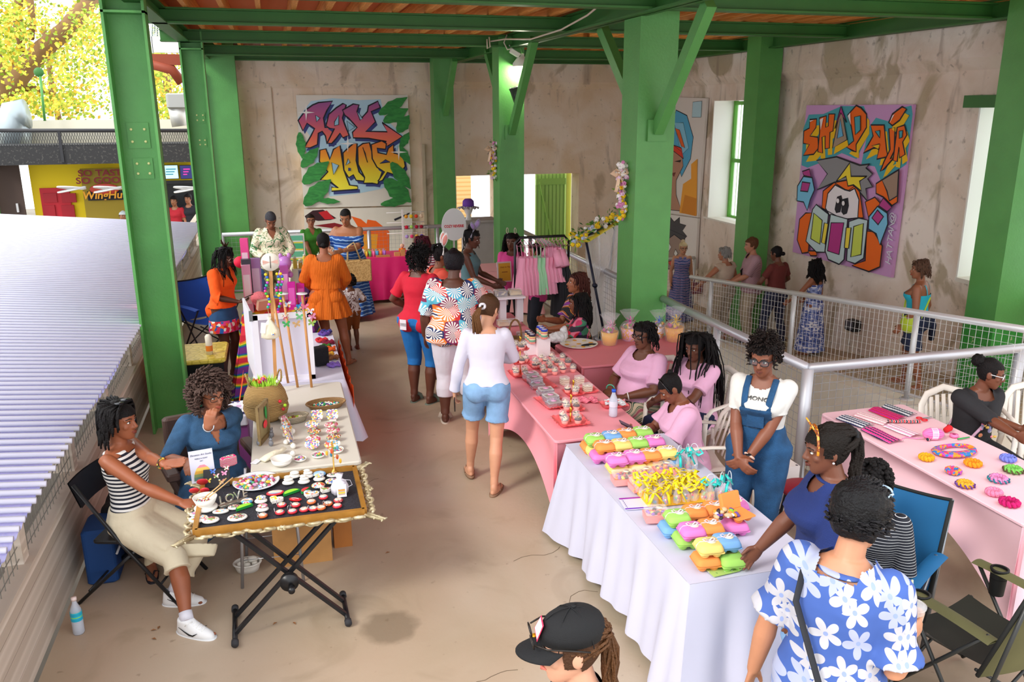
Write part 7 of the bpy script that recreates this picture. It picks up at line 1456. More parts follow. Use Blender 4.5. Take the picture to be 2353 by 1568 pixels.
B = M(); p = T4(800,250,.82); B.ell(p,(.13,.07,.06),Matrix.Rotation(.5,3,'Z')).ell(p+V((.08,.05,.05)),(.04,.03,.05)); o = remesh(B,'plastic_bag',mat('#e8eaee',.2,bump=1,bs=20,alpha=.75),.012,1,disp=(.04,.04)); centre(o); o['label'] = 'translucent white plastic bag with a small print beside the jars'; o['category'] = 'bag'
t = thing('lemon_platter','white platter printed with lemons on the deep pink side table','platter',T4(1065,350,.755)); M().lathe((0,0,0),[(.15,0),(.19,.012),(.197,.018),(.19,.018),(.14,.008),(0,.007)],40).b('platter',mat('#eceae4',.3),t)
for i in range(9): a = i*2*PI/8; r = .13 if i < 8 else 0; M().ell((r*math.cos(a),r*math.sin(a),.010+.004*(r > 0)),(.034 if i % 2 else .026,.022,.002),Matrix.Rotation(a,3,'Z'),14,4).b('lemon_print',mat('#e8a82a' if i % 2 == 0 else '#e8d890',.4),t)
def giftbasket(p,c,label,s=1.,c2='#f0b020'):
    t = thing('gift_basket',label,'gift basket',p,0,'cellophane gift baskets'); M().lathe((0,0,0),[(.065*s,0),(.09*s,.14*s),(.085*s,.14*s),(.06*s,.01)],24).b('pail',pat('pail'+c[1:],'noise',[c,c2,c],26,.3,pos=[0,.5,.62]),t)
    q = random.Random(int(s*100)+len(label)); B = M()
    for k in range(26): a = q.uniform(0,6.28); d = .06*s*q.random(); B.mat(k % 4); B.ell((d*math.cos(a),d*math.sin(a),.14*s+.03*q.random()),(.018*s,.014*s,.018*s),None,7,5)
    B.b('sweets',[mat(x,.4) for x in ('#f0c02a','#c83a8a','#7a8a4a','#e8e0e8')],t)
    B = M(); B.loft([(.0,.075*s,.075*s),(.14*s,.10*s,.10*s),(.19*s,.07*s,.07*s),(.21*s,.02*s,.02*s),(.27*s,.07*s,.06*s),(.32*s,.10*s,.08*s)],28,fold=lambda u,a: 1+(.05+.25*max(0,u-.7))*math.sin(9*a+3*u),cap=False); B.b('cellophane',glass('#f6f6fc',.16,.05),t)
    B = M()
    for k in range(9): a = k*.7; B.tube([(0,-.02*s,.205*s),(.035*s*math.cos(a),-.03*s,.205*s+.035*s*math.sin(a)),(.06*s*math.cos(a+.2),-.02*s,.205*s+.06*s*math.sin(a+.2))],[(.006*s,.002)]*3,5)
    B.b('ribbon_bow',mat({'#e8b020': '#f0a8d0','#f0b8d8': '#e83ab0','#e8e8f4': '#3a6ae0'}.get(c,'#f0c820'),.4),t); M().tube([(.085*s*math.cos(PI*i/10),-.02,.08*s-.085*s*math.sin(PI*i/10)+.05) for i in range(11)],.003,5).b('handle',mat('#e8e4e8',.4),t)
p = T4(1455,345,.755); giftbasket(p,'#e8b020','yellow gift pail wrapped in cellophane with a pink bow'); giftbasket(p+V((.26,.10,0)),'#f0b8d8','pink gift pail wrapped in cellophane with a magenta bow'); giftbasket(p+V((.60,.12,0)),'#e8e8f4','white gift pail with a blue bow beside the green column',.9); giftbasket(p+V((.70,-.06,0)),'#e89a20','orange gift pail in cellophane beside the seated women',1.1)
one(M().ell(p+V((-.22,-.0,.012)),(.09,.03,.012)),'black_glove',mat('#1c1c20',.7),'black cloth folded at the edge of the side table','cloth')

# ---- white table: egg cartons, treat boxes, ribboned bags
CC = dict(g=mat('#9cd062',.85),b=mat('#76a8dc',.85),o=mat('#ee924a',.85),y=mat('#eed078',.85),p=mat('#e07cc2',.85)); CN = dict(g='lime green',b='blue',o='orange',y='yellow',p='pink')
def carton(p,c,label,rz_=0,top=True,openlid=False,src={}):
    if c in src and not openlid and (c,top) in src: return dup(src[(c,top)],p,rz_,label,'egg cartons on the white table')
    t = thing('egg_carton',label,'egg carton',p,rz_,'egg cartons on the white table'); m = CC[c]
    B = M()
    for sx in (-1,1):
        for sy in (-1,1): B.lathe((sx*.032,sy*.032,0),[(.016,0),(.022,.006),(.032,.03),(.030,.032)],12)
    B.box((0,0,.031),(.138,.138,.006),b=.012); B.b('tray',m,t)
    B = M()
    if openlid: B.box((0,.085,.075),(.136,.03,.1),rx=-.35,b=.008)
    else: B.loft([(.034,.070,.070),(.044,.069,.069),(.064,.060,.060),(.070,.052,.052)],32,sq=5.)
    B.b('lid',m,t)
    if top and not openlid:
        M().lathe((.012,0,.071),[(.026,0),(.026,.0015),(0,.0016)],20).b('round_tag',mat('#e6dcc4',.5),t); B = M()
        for sx in (-1,1): B.tube([(0,0,.073),(sx*.02,.01,.086),(sx*.034,.004,.082),(sx*.02,-.006,.075),(0,0,.073)],[(.005,.001)]*5,5)
        B.tube([(-.070,0,.03),(-.066,0,.055),(-.05,0,.0715),(0,0,.073),(.05,0,.0715),(.066,0,.055),(.070,0,.03)],[(.004,.001)]*7,5); B.b('ribbon',mat('#efe0ea',.3,alpha=.7),t)
    if not openlid: src[c] = 1; src[(c,top)] = t
    return t
def T5(x,y,z=.755): return at(1330+x/4.355,960+y/4.355,z)
ang = -.03
A_ = [(160,205,'g',1),(330,180,'b',1),(475,155,'o',1),(640,135,'g',1),(255,275,'o',1),(425,260,'y',1),(590,240,'g',1),(755,225,'p',1),(375,405,'p',1),(555,375,'p',1),(710,360,'o',1),(885,335,'y',1),(120,300,'o',0),(215,395,'p',0),(380,510,'y',0),(570,505,'y',0),(735,470,'y',0),(890,450,'b',0),
      (985,985,'g',1),(1160,930,'o',1),(1360,900,'o',1),(1570,860,'p',1),(1130,1115,'p',1),(1315,1085,'o',1),(1300,1275,'y',1),(1475,1230,'b',1),(930,1120,'b',0),(1075,1230,'g',0),(1560,1100,'p',0),(1270,1440,'o',0),(1520,1440,'g',0)]
# upper ones stand on a lower layer
for i,(x,y,c,up) in enumerate(A_):
    far = x < 960 and y < 560; z = .755+(.072 if up and not (i in (19,20,21)) else 0); p = T5(x,y+0,z+(.05 if up else .03)); p.z = z
    carton(p,c,'%s egg carton, %s layer of the %s group, %s row, %s across' % (CN[c],'upper' if up else 'lower','farther' if far else 'nearer',ORD[int((y-100)/110) if far else int((y-850)/110)],ORD[int((x-80)/120) if far else int((x-880)/120)]),ang-.06 if far else -.12,bool(up))
hid = [(V((.0,0,0)),0)]
for i,(x,y,c,up) in enumerate(A_):
    if up and i not in (19,20,21,4,8,9,10,11,18,22,24):
        p = T5(x,y,.877); p.z = .755; carton(p,'yobgp'[i % 5],'lowest-layer egg carton under the %s one, %s in the stack order' % (CN[c],ORD[i]),ang-.06,False)
for i in (4,8,9,10,11,18,22,24):
    x,y,c,up = A_[i]; p = T5(x,y,.877); p.z = .755
t = carton(T5(1600,1010,.83),'o','open orange egg carton full of candy beside the navy sleeve',.2,True,True); heap('candy','mixed wrapped candy in the open orange egg carton','candy',T5(1470,985,.86)-V((0,0,.0)),.07,.05,46,['#e8902a','#8ad83a','#6a4aa0','#d8b088','#3a2a2a','#e8e0e8'],.014,.03,seed=8)
def sweetbox(p,label,rz_=0,s=1.):
    t = thing('sweet_box',label,'treat box',p,rz_,'pink treat boxes with clear lids'); M().box((0,0,.02),(.15*s,.11*s,.04),taper=1.06).b('box',mat('#f0a09c',.5),t); B = M(); q = random.Random(len(label))
    for k in range(22): B.mat(k % 5); B.ell((q.uniform(-.06,.06)*s,q.uniform(-.04,.04)*s,.043+.01*q.random()),(.013,.009,.010),None,7,5)
    B.b('sweets',[mat(c,.4) for c in ('#e8802a','#8a4ab0','#c83a3a','#e8c84a','#4a3028')],t); M().box((0,0,.06),(.15*s,.11*s,.035),b=.012).b('clear_lid',glass('#ffffff',.2),t); M().lathe((.02,0,.079),[(.02,0),(.02,.001)],16).b('round_tag',mat('#e6dcc4',.5),t)
for x,y,l,a in ((440,650,'pink treat box in front of the farther cartons, left',-.1),(640,620,'pink treat box in front of the farther cartons, middle',-.1),(850,560,'pink treat box in front of the farther cartons, right',-.1),(770,1020,'pink treat box beside the printed sign',-.2),(620,715,'small orange-filled treat box half under the yellow tray',0)): sweetbox(T5(x,y,.765),l,a,.9)
t = thing('bag_tray','yellow tray crowded with clear treat bags','tray',T5(930,760,.756),-.06); YT = mat('#f2b82a',.6); M().box((0,0,.012),(.42,.30,.02)).b('base',YT,t); M().box((-.21,0,.03),(.012,.30,.06)).b('side',YT,t); M().box((0,-.15,.03),(.42,.012,.06)).b('side',YT,t); M().box((.21,0,.03),(.012,.30,.06)).b('side',YT,t)
YR = mat('#f4dc1a',.35); q = random.Random(17)
def ribbon(t,z,m,s=1.,seed=0):
    q = random.Random(seed); B = M()
    for sx in (-1,1):
        B.tube([(0,0,z),(sx*.03*s,-.01,z+.022*s),(sx*.052*s,-.005,z+.006*s),(sx*.03*s,.005,z-.010*s),(0,0,z)],[(.009*s,.0012)]*5,6); B.tube([(0,0,z),(sx*.018*s,-.02*s,z-.02*s),(sx*(.03+.02*q.random())*s,-.035*s,z-.06*s)],[(.008*s,.0012)]*3,6)
    B.b('ribbon_bow',m,t)
def treatbag(p,label,m,i,h=.1,handle=False,group='clear treat bags tied with yellow ribbon'):
    t = thing('treat_bag',label,'treat bag',p,i*.8,group); M().loft([(0,.026,.02),(.02,.034,.024),(.05,.030,.02),(h-.02,.012,.01),(h,.03,.012)],14,fold=lambda u,a: 1+.1*math.sin(5*a),cap=False).b('clear_bag',glass('#f8f8ff',.28,.05),t)
    B = M(); qq = random.Random(i)
    for k in range(14): B.mat(k % 5); B.ell((qq.uniform(-.02,.02),qq.uniform(-.014,.014),.008+.04*qq.random()),(.008,)*3,None,6,4)
    B.b('sweets',[mat(c,.4) for c in ('#e85a7a','#7ac04a','#e8b03a','#5a9ad0','#e8e0e8')],t)
    rb = ribbon(t,h-.012,m,1.15,i)
    if handle: M().tube([(.03*math.cos(PI*k/8),0,h+.05*math.sin(PI*k/8)) for k in range(9)],.0025,5).b('clear_handle',glass('#e8eef4',.6),t)
yb = T5(930,760,.78); k = 0
for r_ in range(4):
    for c_ in range(6): treatbag(yb+V((-.175+.07*c_+.012*math.sin(k),-.11+.07*r_,-.003)),'yellow-ribboned treat bag in the yellow tray, %s row, %s from the left' % (('nearest','second','third','farthest')[r_],ORD[c_]),YR,k); k += 1
TQ = mat('#2ac8c0',.35)
for i,(x,y) in enumerate(((1000,470),(1085,455),(1150,450),(1310,770),(1420,750),(1500,740))): treatbag(T5(x,y,.80)-V((0,0,.042)),'teal-bowed treat bag with a clear handle, %s of the %s three' % (('left','middle','right')[i % 3],'farther' if i < 3 else 'nearer'),TQ,40+i,.13,True,'clear handled bags with teal bows')
# printed card with purple bands (its code left out)
t = thing('table_sign','white printed card with purple bands lying flat on the white table','sign',T5(590,860),-.12); M().box((0,0,.003),(.20,.16,.004)).b('card',mat('#d9d9ea',.35),t); M().box((-.0,.068,.0055),(.20,.018,.001)).b('purple_band',mat('#9a2aa8',.4),t); M().box((0,-.07,.0055),(.20,.014,.001)).b('purple_band',mat('#6a2ab8',.4),t)
B = M(); 
for k in range(10): B.box((-.085+.004*(k % 2),.05-.011*k,.0055),(.004,.008,.0008))
B.b('print_lines',mat('#6a5a9a',.5),t)
t = thing('palm_mat','green leaf print paper under the nearest egg cartons','paper',T5(1440,1530,.757)); M().box((0,0,.001),(.16,.08,.002),rz=.1).b('paper',pat('leafpaper','noise',['#3a8a3a','#a8c86a','#e8e4e0'],30),t)

# ---- pale pink table: crochet
def T3(x,y,z=.757): return at(1850+x/4.479,850+y/4.479,z)
def band(c1_,c2_,c3_,m,label):
    p,a,b_ = T3(*c1_),T3(*c2_),T3(*c3_); t = thing('striped_headband',label,'headband',p,math.atan2(a.y-p.y,a.x-p.x),'crocheted striped headbands'); w = (a-p).length; iv = Matrix.Rotation(-t.rotation_euler[2],3,'Z'); d = iv @ (b_-p)
    M().grid(lambda u,v: (w*u+d.x*v+.004*math.sin(9*v),d.y*v+.003*math.sin(8*u),.005+.014*math.sin(PI*v)**.5+.001*math.sin(70*u)),40,12).b('knit',m,t)
def stri(n,a): return pat(n,'wave',a,9,.9,axis='Y',bump=.6)
band((310,510),(580,610),(440,475),stri('h1',['#1c2850','#dcdee4']),'navy and white striped crocheted headband at the left'); band((565,625),(860,770),(715,600),stri('h2',['#1c2048','#f06ab8','#e8388a']),'pink and navy striped crocheted headband nearest'); band((645,425),(930,535),(760,392),stri('h3',['#e01a3a','#4a1a9a','#d01a6a']),'red and purple striped crocheted headband'); band((780,390),(1060,490),(870,365),stri('h4',['#2a3448','#c9ccd0']),'grey and navy striped crocheted headband at the back'); band((500,480),(800,580),(590,450),stri('h5',['#f0e0e0','#f0b8c4']),'pale pink and cream striped crocheted headband'); band((800,590),(1080,700),(930,575),stri('h6',['#eee2e8','#e8a8c8']),'white crocheted headband with pink trim')
t = thing('yarn_ball','ball of bright pink yarn with a paper band','yarn',T3(1320,660,.80)-V((0,0,.045)),-.3); PY = mat('#f07ab8',.9); q = random.Random(3); B = M()
for k in range(30):
    a = q.uniform(0,PI); b_ = q.uniform(-.4,.4); B.tube([(.075*math.cos(s)*1.0,.042*math.sin(s)*math.cos(a),.045+.042*math.sin(s)*math.sin(a)) for s in [2*PI*j/14 for j in range(14)]],.004,5,closed=True)
B.ell((0,0,.045),(.07,.04,.04)); B.b('yarn',PY,t); M().lathe((0,0,.045),[(.0445,-.022),(.0445,.022)],22,Matrix.Rotation(PI/2,3,'Y'),cap=False).b('paper_band',mat('#e8d0e0',.5),t)
M().tube([(-.07,-.01,.02),(-.12,-.0,.006),(-.18,.03,.005),(-.22,.0,.005)],.003,5).b('loose_end',PY,t)
MC = [pat('mix%d' % i,'cells',c,55,.9,bump=.6) for i,c in enumerate((['#e83a6a','#2a7ab8','#f0902a','#a84ab0'],))][0]
t = thing('crochet_headband','large looped headband in orange, pink and blue mixed yarn','headband',T3(1540,850)); B = M(); B.tube([(.145*math.cos(a),.075*math.sin(a),.018) for a in [2*PI*i/30 for i in range(30)]],[(.026+.020*(math.cos(2*PI*i/30-3.9)),.016) for i in range(30)],8,closed=True,up=(0,0,1)); B.b('knit',MC,t)
def scrunchie(x,y,m,label,r=.036,m2=None):
    t = thing('crochet_scrunchie',label,'scrunchie',T3(x,y)+V((0,0,.018)),x,'crocheted scrunchies'); B = M(); n = 66; B.tube([((r+.007*math.sin(i*2*PI/n*11))*math.cos(2*PI*i/n),(r+.007*math.sin(i*2*PI/n*11))*math.sin(2*PI*i/n),.010*math.cos(i*2*PI/n*11)) for i in range(n)],.0125,7,closed=True); B.b('frill',m,t)
    if m2: B = M(); B.tube([((r+.014+.011*math.sin(i*2*PI/n*11))*math.cos(2*PI*i/n),(r+.014+.011*math.sin(i*2*PI/n*11))*math.sin(2*PI*i/n),-.004+.010*math.cos(i*2*PI/n*11)) for i in range(n)],.005,6,closed=True); B.b('edging',m2,t)
def yn(c): return mat(c,.9,bump=.7,bs=120)
scrunchie(1245,925,yn('#e8ae1a'),'mustard yellow crocheted scrunchie'); scrunchie(1725,985,yn('#f79a1a'),'bright orange crocheted scrunchie beside the looped headband',.042); scrunchie(1522,1065,MC,'scrunchie in mixed pink, blue and orange yarn'); scrunchie(1645,1200,yn('#e8b030'),'yellow scrunchie with purple edging',.034,yn('#6a3a9a')); scrunchie(1990,1145,yn('#e08ac0'),'pink scrunchie with teal edging',.040,yn('#1a7a8a')); scrunchie(2085,935,yn('#7a86e0'),'periwinkle blue crocheted scrunchie',.038); scrunchie(2140,1050,yn('#7ac85a'),'green scrunchie with brown edging',.040,yn('#5a4a30')); scrunchie(1940,1285,yn('#f08ab0'),'light pink crocheted scrunchie'); scrunchie(2100,1390,yn('#c8106a'),'magenta crocheted scrunchie at the near end',.045)
RW = pat('candycane','wave',['#d81a2a','#e8e6e4','#1c2036'],12,.8,axis='X',dist=1)
for i,(a,b_,l) in enumerate((((850,545),(1180,550),'red, white and navy twisted crocheted strap, farther'),((1260,735),(1420,680),'red, white and navy twisted crocheted strap, nearer'))):
    p,q_ = T3(*a)+V((0,0,.012)),T3(*b_)+V((0,0,.012)); one(M().tube([p.lerp(q_,k/8)+V((0,.006*math.sin(k*2),0)) for k in range(9)],.012,8),'twisted_strap',RW,l,'strap')
t = thing('scissors','red-handled scissors on the pale pink table','scissors',T3(1200,520)+V((0,0,.006)),.2)
for s in (-1,1): M().tube([(.022*math.cos(a)+.0,.024*s+.018*math.sin(a),.004) for a in [2*PI*i/14 for i in range(14)]],.005,6,closed=True).b('handle',mat('#d8182a',.4),t)
M().bar((.02,.01,.004),(.11,-.004,.004),.012,.003).bar((.02,-.01,.002),(.11,.004,.002),.012,.003).b('blades',STEEL,t)
one(M().tube([T3(1310+260,725)+V((0,0,.008)),T3(1690,705)+V((0,0,.008))],[.006,.005],8),'marker_pen',mat('#1f9a4a',.4),'green marker pen near the yarn','pen')
t = thing('ribbon_spool','small roll of pink ribbon behind the pen','ribbon',T3(1530,690)); M().lathe((0,0,0),[(.012,0),(.03,0),(.03,.02),(.012,.02)],20,cap=False).b('roll',mat('#ee7ab0',.5),t)
one(M().tube([T3(1440,650)+V((0,0,.02)),T3(1480,640)+V((0,0,.03)),T3(1470,600)+V((0,0,.02))],[.02,.025,.01],8),'red_yarn_scrap',yn('#d8202a'),'scrap of red yarn behind the pink yarn ball','yarn')

# ---- clothes rack
ry_,rx0,rx1,rz1 = 9.6,2.70,3.38,1.62
t = thing('clothes_rack','black metal clothes rack behind the deep pink table','clothes rack',((rx0+rx1)/2,ry_,0)); M().tube([(rx0,ry_,0),(rx0,ry_,rz1-.06),(rx0+.06,ry_,rz1),(rx1-.06,ry_,rz1),(rx1,ry_,rz1-.06),(rx1,ry_,0)],.016,10).build('frame',BK,t)
for x in (rx0,rx1): M().tube([(x,ry_-.25,.03),(x,ry_+.25,.03)],.014,8).build('foot',BK,t)
M().tube([(rx1,ry_,1.5),(rx1+.05,ry_,1.5),(rx1+.07,ry_,1.56)],.006,6).build('hook',BK,t)
def dress(i,x,m,label,L_=.5,w=.13,short=False):
    t = thing('hanging_dress' if not short else 'hanging_blouse',label,'dress' if not short else 'blouse',(x,ry_,rz1),.25+.05*math.sin(i*3),'clothes on the black rack'); HG = mat('#e8a0b8',.4)
    M().tube([(0,0,.015),(.01,0,-.01),(0,0,-.04),(0,-w*.9,-.11),(0,w*.9,-.11),(0,0,-.04)],.004,6).b('hanger',HG,t)
    B = M()
    for sy in (-1,1): B.tube([(0,sy*w*.7,-.10),(.015,sy*w*.6,-.26)],.005,5)
    B.loft([(-.13 if short else -.24,.03,w*.8),(-.32,.04,w*.75),(-.36,.04,w*.7),(-.45,.06,w*.95),(-.24-L_,.085,w*1.25)][::-1],40,fold=lambda u,a: 1+.10*(1-u)*math.sin(11*a+i),cap=False); B.b('fabric',m,t)
    if short: M().tube([(0,-w*.8,-.16),(.0,-w*1.5,-.34)],[.05,.06],10).tube([(0,w*.8,-.16),(0,w*1.5,-.34)],[.05,.06],10).b('sleeve',m,t)
DPK = mat('#f0a0bc',.7,bump=.3,bs=20); DGN = mat('#a8dcb0',.7,bump=.3,bs=20); DBK = mat('#1e1f26',.7)
for i in range(12):
    m_ = [DPK,DPK,DPK,DPK,DGN,DGN,DPK,DPK,DPK,DPK,DBK,DBK][i]; short = 8 <= i < 10
    dress(i,rx0+.07+.05*i,m_,('%s on the black rack, %s from the left' % (['ruffled pink camisole','ruffled pink camisole','ruffled pink camisole','pink camisole','mint green camisole','mint green camisole','pink camisole','pink slip','bright pink blouse','pink short-sleeved blouse','black dress','long black dress'][i],ORD[i])),.44 if i < 8 else (.3 if short else .75),short=short)
# ---- framed yellow sign (its code left out)
p = at(1159,625,1.02); t = thing('framed_sign','white framed yellow sign held by the young woman in hot pink','sign',p,.1); M().box((0,0,0),(.20,.015,.27),rx=-.15).b('frame',mat('#e8dce0',.4),t); M().box((0,-.009,0),(.165,.004,.235),rx=-.15).b('print',mat('#e8b83a',.5),t); M().box((0,-.0125,-.0),(.08,.003,.012),rx=-.15).b('line',mat('#a8682a',.5),t); text('Scan to Pay',.03,mat('#a0401a',.5),t,p+V((0,-.026,.07)),MXZ,ext=.0008,shear=.3) 
# ---- white draped easel with black stand poles and garland
t = thing('draped_stand','black telescopic stand draped with clear plastic beside the big column','stand',(3.72,10.3,0)); a0,a1 = aty(1345,545,9.6),at(1385,800,0)
A0 = V((3.62,9.45,aty(1345,545,9.45).z)); A0.x = aty(1345,545,9.45).x; A1 = V((aty(1384,745,9.35).x,9.35,aty(1384,745,9.35).z)); A2 = A1+(A1-A0)*((A1.z)/(A0.z-A1.z)); M().tube([A0,A2],.016,8).build('pole',mat('#1c2038',.4),t)
B0 = aty(1416,505,10.4); B1 = aty(1396,650,10.4); B2 = B1+(B1-B0)*(B1.z/(B0.z-B1.z)); M().tube([B0,B2],.016,8).build('pole',mat('#1c2038',.4),t); M().lathe(A0.lerp(A1,.55),[(.03,-.02),(.03,.02)],10,MXZ).build('clamp',mat('#1c2038',.4),t); M().tube([A0,B0],.014,8).build('crossbar',mat('#1c2038',.4),t)
q = random.Random(2); B = M(); B.grid(lambda u,v: (A0.x+.02+(B0.x-A0.x)*u*1.+.05*math.sin(7*u+2*v)+.03*math.sin(19*u),A0.y+.03+(B0.y-A0.y)*u+.05*math.sin(9*v+3*u),A0.z+(B0.z-A0.z)*u-(A0.z-.25)*v+.0),30,26); B.build('plastic_sheet',mat('#eef0f6',.12,bump=1.,bs=14,alpha=.62),t)
YE = [mat('#f2cc1a',.6),mat('#e8c8e0',.6),mat('#f0ece8',.6),mat('#d88ab8',.6)]; LF = [mat('#4a7a2a',.6),mat('#2f6a35',.6),mat('#7fae3c',.6)]
def garland(label,pts,n,rad,seed,big=.035,name='flower_garland',bow=None,leafy=.5,cols=YE):
    t = thing(name,label,'garland',pts[0]); q = random.Random(seed); F = [M() for _ in cols]; L3 = [M() for _ in LF]; nn = len(pts)-1
    for k in range(n):
        u = q.random()*nn; i = min(int(u),nn-1); c = V(pts[i]).lerp(V(pts[i+1]),u-i); d = V((q.gauss(0,1),q.gauss(0,1),q.gauss(0,1))).normalized(); c = c+d*rad*q.random()
        if q.random() > leafy:
            B = F[q.randrange(len(cols))]; s = big*q.uniform(.7,1.1)
            for j in range(5): a = 2*PI*j/5; e = d.orthogonal().normalized(); f = d.cross(e); B.ell(c+d*s*.3+(e*math.cos(a)+f*math.sin(a))*s*.45,(s*.42,s*.42,s*.7),d.to_track_quat('Z','Y').to_matrix(),7,5)
        else:
            B = L3[q.randrange(3)]; s = big*q.uniform(1.2,2.6); e = d.orthogonal().normalized(); tip = c+d*s+V((0,0,-.2*s)); B._add([c,c.lerp(tip,.5)+e*s*.22,tip,c.lerp(tip,.5)-e*s*.22],[(0,1,2,3)],False)
    for B,m_ in zip(F,cols): B.build('blossoms',m_,t)
    for B,m_ in zip(L3,LF): B.build('leaves',m_,t)
    if bow:
        B = M(); c = V(bow)
        for sx in (-1,1): B.tube([c,c+V((sx*.06,-.03,.05)),c+V((sx*.09,-.02,.0)),c+V((sx*.04,-.01,-.02)),c],[(.03,.004)]*5,8); B.tube([c,c+V((sx*.03,-.04,-.1)),c+V((sx*.05,-.03,-.2))],[(.02,.003)]*3,8)
        B.build('bow',mat('#e8c8a8',.6),t)
x_ = 3.66; g0 = atx(1418,380,x_); g1 = atx(1420,500,x_)
gy = 8.62; garland('long tulip garland with a peach bow on the side of the big green column',[(x_,gy,atx(1420,372,x_).z),(x_-.02,gy,atx(1420,430,x_).z),(x_,gy,atx(1420,500,x_).z)],150,.075,4,.032,bow=(x_-.06,gy-.02,atx(1420,395,x_).z),leafy=.42)
x_ = 3.42; gy = 13.4; garland('smaller tulip garland with a peach bow on the farther green column',[(x_,gy,atx(1122,325,x_).z),(x_,gy,atx(1125,405,x_).z)],90,.07,5,.032,bow=(x_-.05,gy-.02,atx(1122,340,x_).z),leafy=.4)
garland('spray of yellow flowers and ferns along the top of the draped stand',[A0+V((-.15,-.02,-.02)),A0+V((0,0,.05)),A0.lerp(B0,.5)+V((0,0,.08)),B0+V((.02,0,.04))],190,.11,6,.034,leafy=.72,cols=[YE[0],YE[0],YE[2],mat('#b8c8e8',.6)])
t = thing('yellow_sash','yellow satin sash under the flowers of the draped stand','sash',A0); M().tube([A0+V((0,-.03,-.04)),A0.lerp(B0,.5)+V((0,-.03,-.03)),B0+V((0,-.03,-.03))],[(.05,.02)]*3,10).build('sash',mat('#f0e04a',.4),t)
# ---- lamp, speaker, camera, cable on the columns
lp = aty(1200,150,13.05); t = thing('dome_lamp','lit white dome lamp hanging on the brace of the middle column','lamp',lp); M().lathe(lp,[(.15,-.02),(.145,.03),(.09,.10),(.03,.13),(.03,.17)],28,cap=False).build('shade',mat('#e9e6dc',.5),t); M().lathe(lp,[(0,-.05),(.05,-.03),(.04,.02),(0,.04)],16).build('bulb',mat('#fff2d0',.4,emit=5),t); M().tube([lp+V((0,0,.17)),lp+V((0,.1,.30)),lp+V((-.05,.15,.5))],.012,8).build('arm',GREEN,t)
lo = bpy.data.objects.new('lamp_light',bpy.data.lights.new('lamp_light','POINT')); COL.objects.link(lo); lo.location = lp+V((0,0,-.08)); lo.data.energy = 20; lo.data.color = (1,.92,.75); lo.data.shadow_soft_size = .06
sp = aty(1186,218,13.0); t = thing('loudspeaker','small black loudspeaker clamped below the dome lamp','speaker',sp); M().box(sp,(.13,.12,.24),ry=-.35,b=.02).build('cabinet',mat('#1a1a1d',.5),t); M().lathe(sp+V((0,-.062,.0)),[(.05,-.004),(.05,.004)],18,MXZ).build('grille',mat('#3a3a3e',.6),t); M().tube([sp+V((-.06,0,0)),sp+V((-.1,.03,.08)),sp+V((-.06,.06,.12))],.008,6).build('bracket',BK,t)
sc_ = aty(1183,122,13.0); t = thing('security_camera','small white security camera above the dome lamp','camera',sc_); M().box(sc_,(.16,.08,.07),ry=.5,b=.015).build('housing',mat('#e8e6e0',.4),t); M().tube([sc_,sc_+V((-.06,.1,.12))],.012,6).build('mount',mat('#e8e6e0',.4),t)
def cable(label,pts,r=.011): one(M().tube(pts,r,7),'cable',mat('#d8cdb8',.5),label,'cable')
cable('long beige cable looping from the middle column to the big column',[aty(1128,95,13.1),aty(1160,90,12.6),aty(1220,90,11.4),aty(1290,68,10.2),aty(1350,35,9.3),aty(1378,12,8.9)]); cable('short beige cable dropping in a loop at the middle column',[aty(1124,85,13.1),aty(1126,108,13.1),aty(1120,112,13.1),aty(1119,90,13.1)]); cable('beige cable curling down to the security camera',[aty(1165,80,13.1),aty(1158,98,13.1),aty(1166,114,13.1),aty(1178,112,13.0)]); cable('thin white cable along the nearest beam ending in a hook',[aty(910,4,8.3),aty(1100,10,8.3),aty(1300,16,8.3),aty(1425,18,8.3),aty(1434,14,8.3),aty(1436,-4,8.3)],.006)
# ---- floor things
p = at(182,1455,0); t = thing('water_bottle','half-full water bottle with a blue label on the floor by the left parapet','bottle',p); M().lathe((0,0,0),[(.03,0),(.034,.01),(.033,.15),(.030,.17),(.014,.21),(.013,.23)],22).b('bottle',CLR,t); M().lathe((0,0,.005),[(.031,0),(.031,.085)],20).b('water',mat('#cfdae6',.05,alpha=.4),t); M().lathe((0,0,.095),[(.0342,0),(.0342,.06)],22,cap=False).b('label',pat('bottlelabel','wave',['#1aa8c8','#2ab8d8','#8ad84a'],9,.4,pos=[0,.5,.93]),t); M().lathe((0,0,.228),[(.016,0),(.016,.02),(0,.021)],16).b('cap',mat('#ecd8d4',.4),t)
t = thing('wooden_crate','pale plywood crate on the floor under the grey table','crate',at(690,1295,0)); pw = mat('#bd8a50',.6,var=.2,vs=5); a,b_ = at(632,1302,0),at(765,1290,0)
cx_,cy_ = (a.x+b_.x)/2,(a.y+b_.y)/2+.14
for c,d in (((cx_,cy_-.14,.20),(b_.x-a.x,.018,.40)),((cx_,cy_+.14,.20),(b_.x-a.x,.018,.40)),((a.x+.01,cy_,.20),(.018,.28,.40)),((b_.x-.01,cy_,.20),(.018,.28,.40))): M().box(c,d).build('panel',pw,t)
one(M().box((b_.x+.09,cy_+.12,.13),(.13,.2,.26)),'wooden_box',mat('#a8692e',.6,var=.2),'smaller orange-brown wooden box beside the plywood crate','box')
p = at(570,1310,0); oval_basket(p,.09,.07,.06,mat('#d8d4cc',.6),'small white wicker basket of egg-shaped stones on the floor under the grey table')
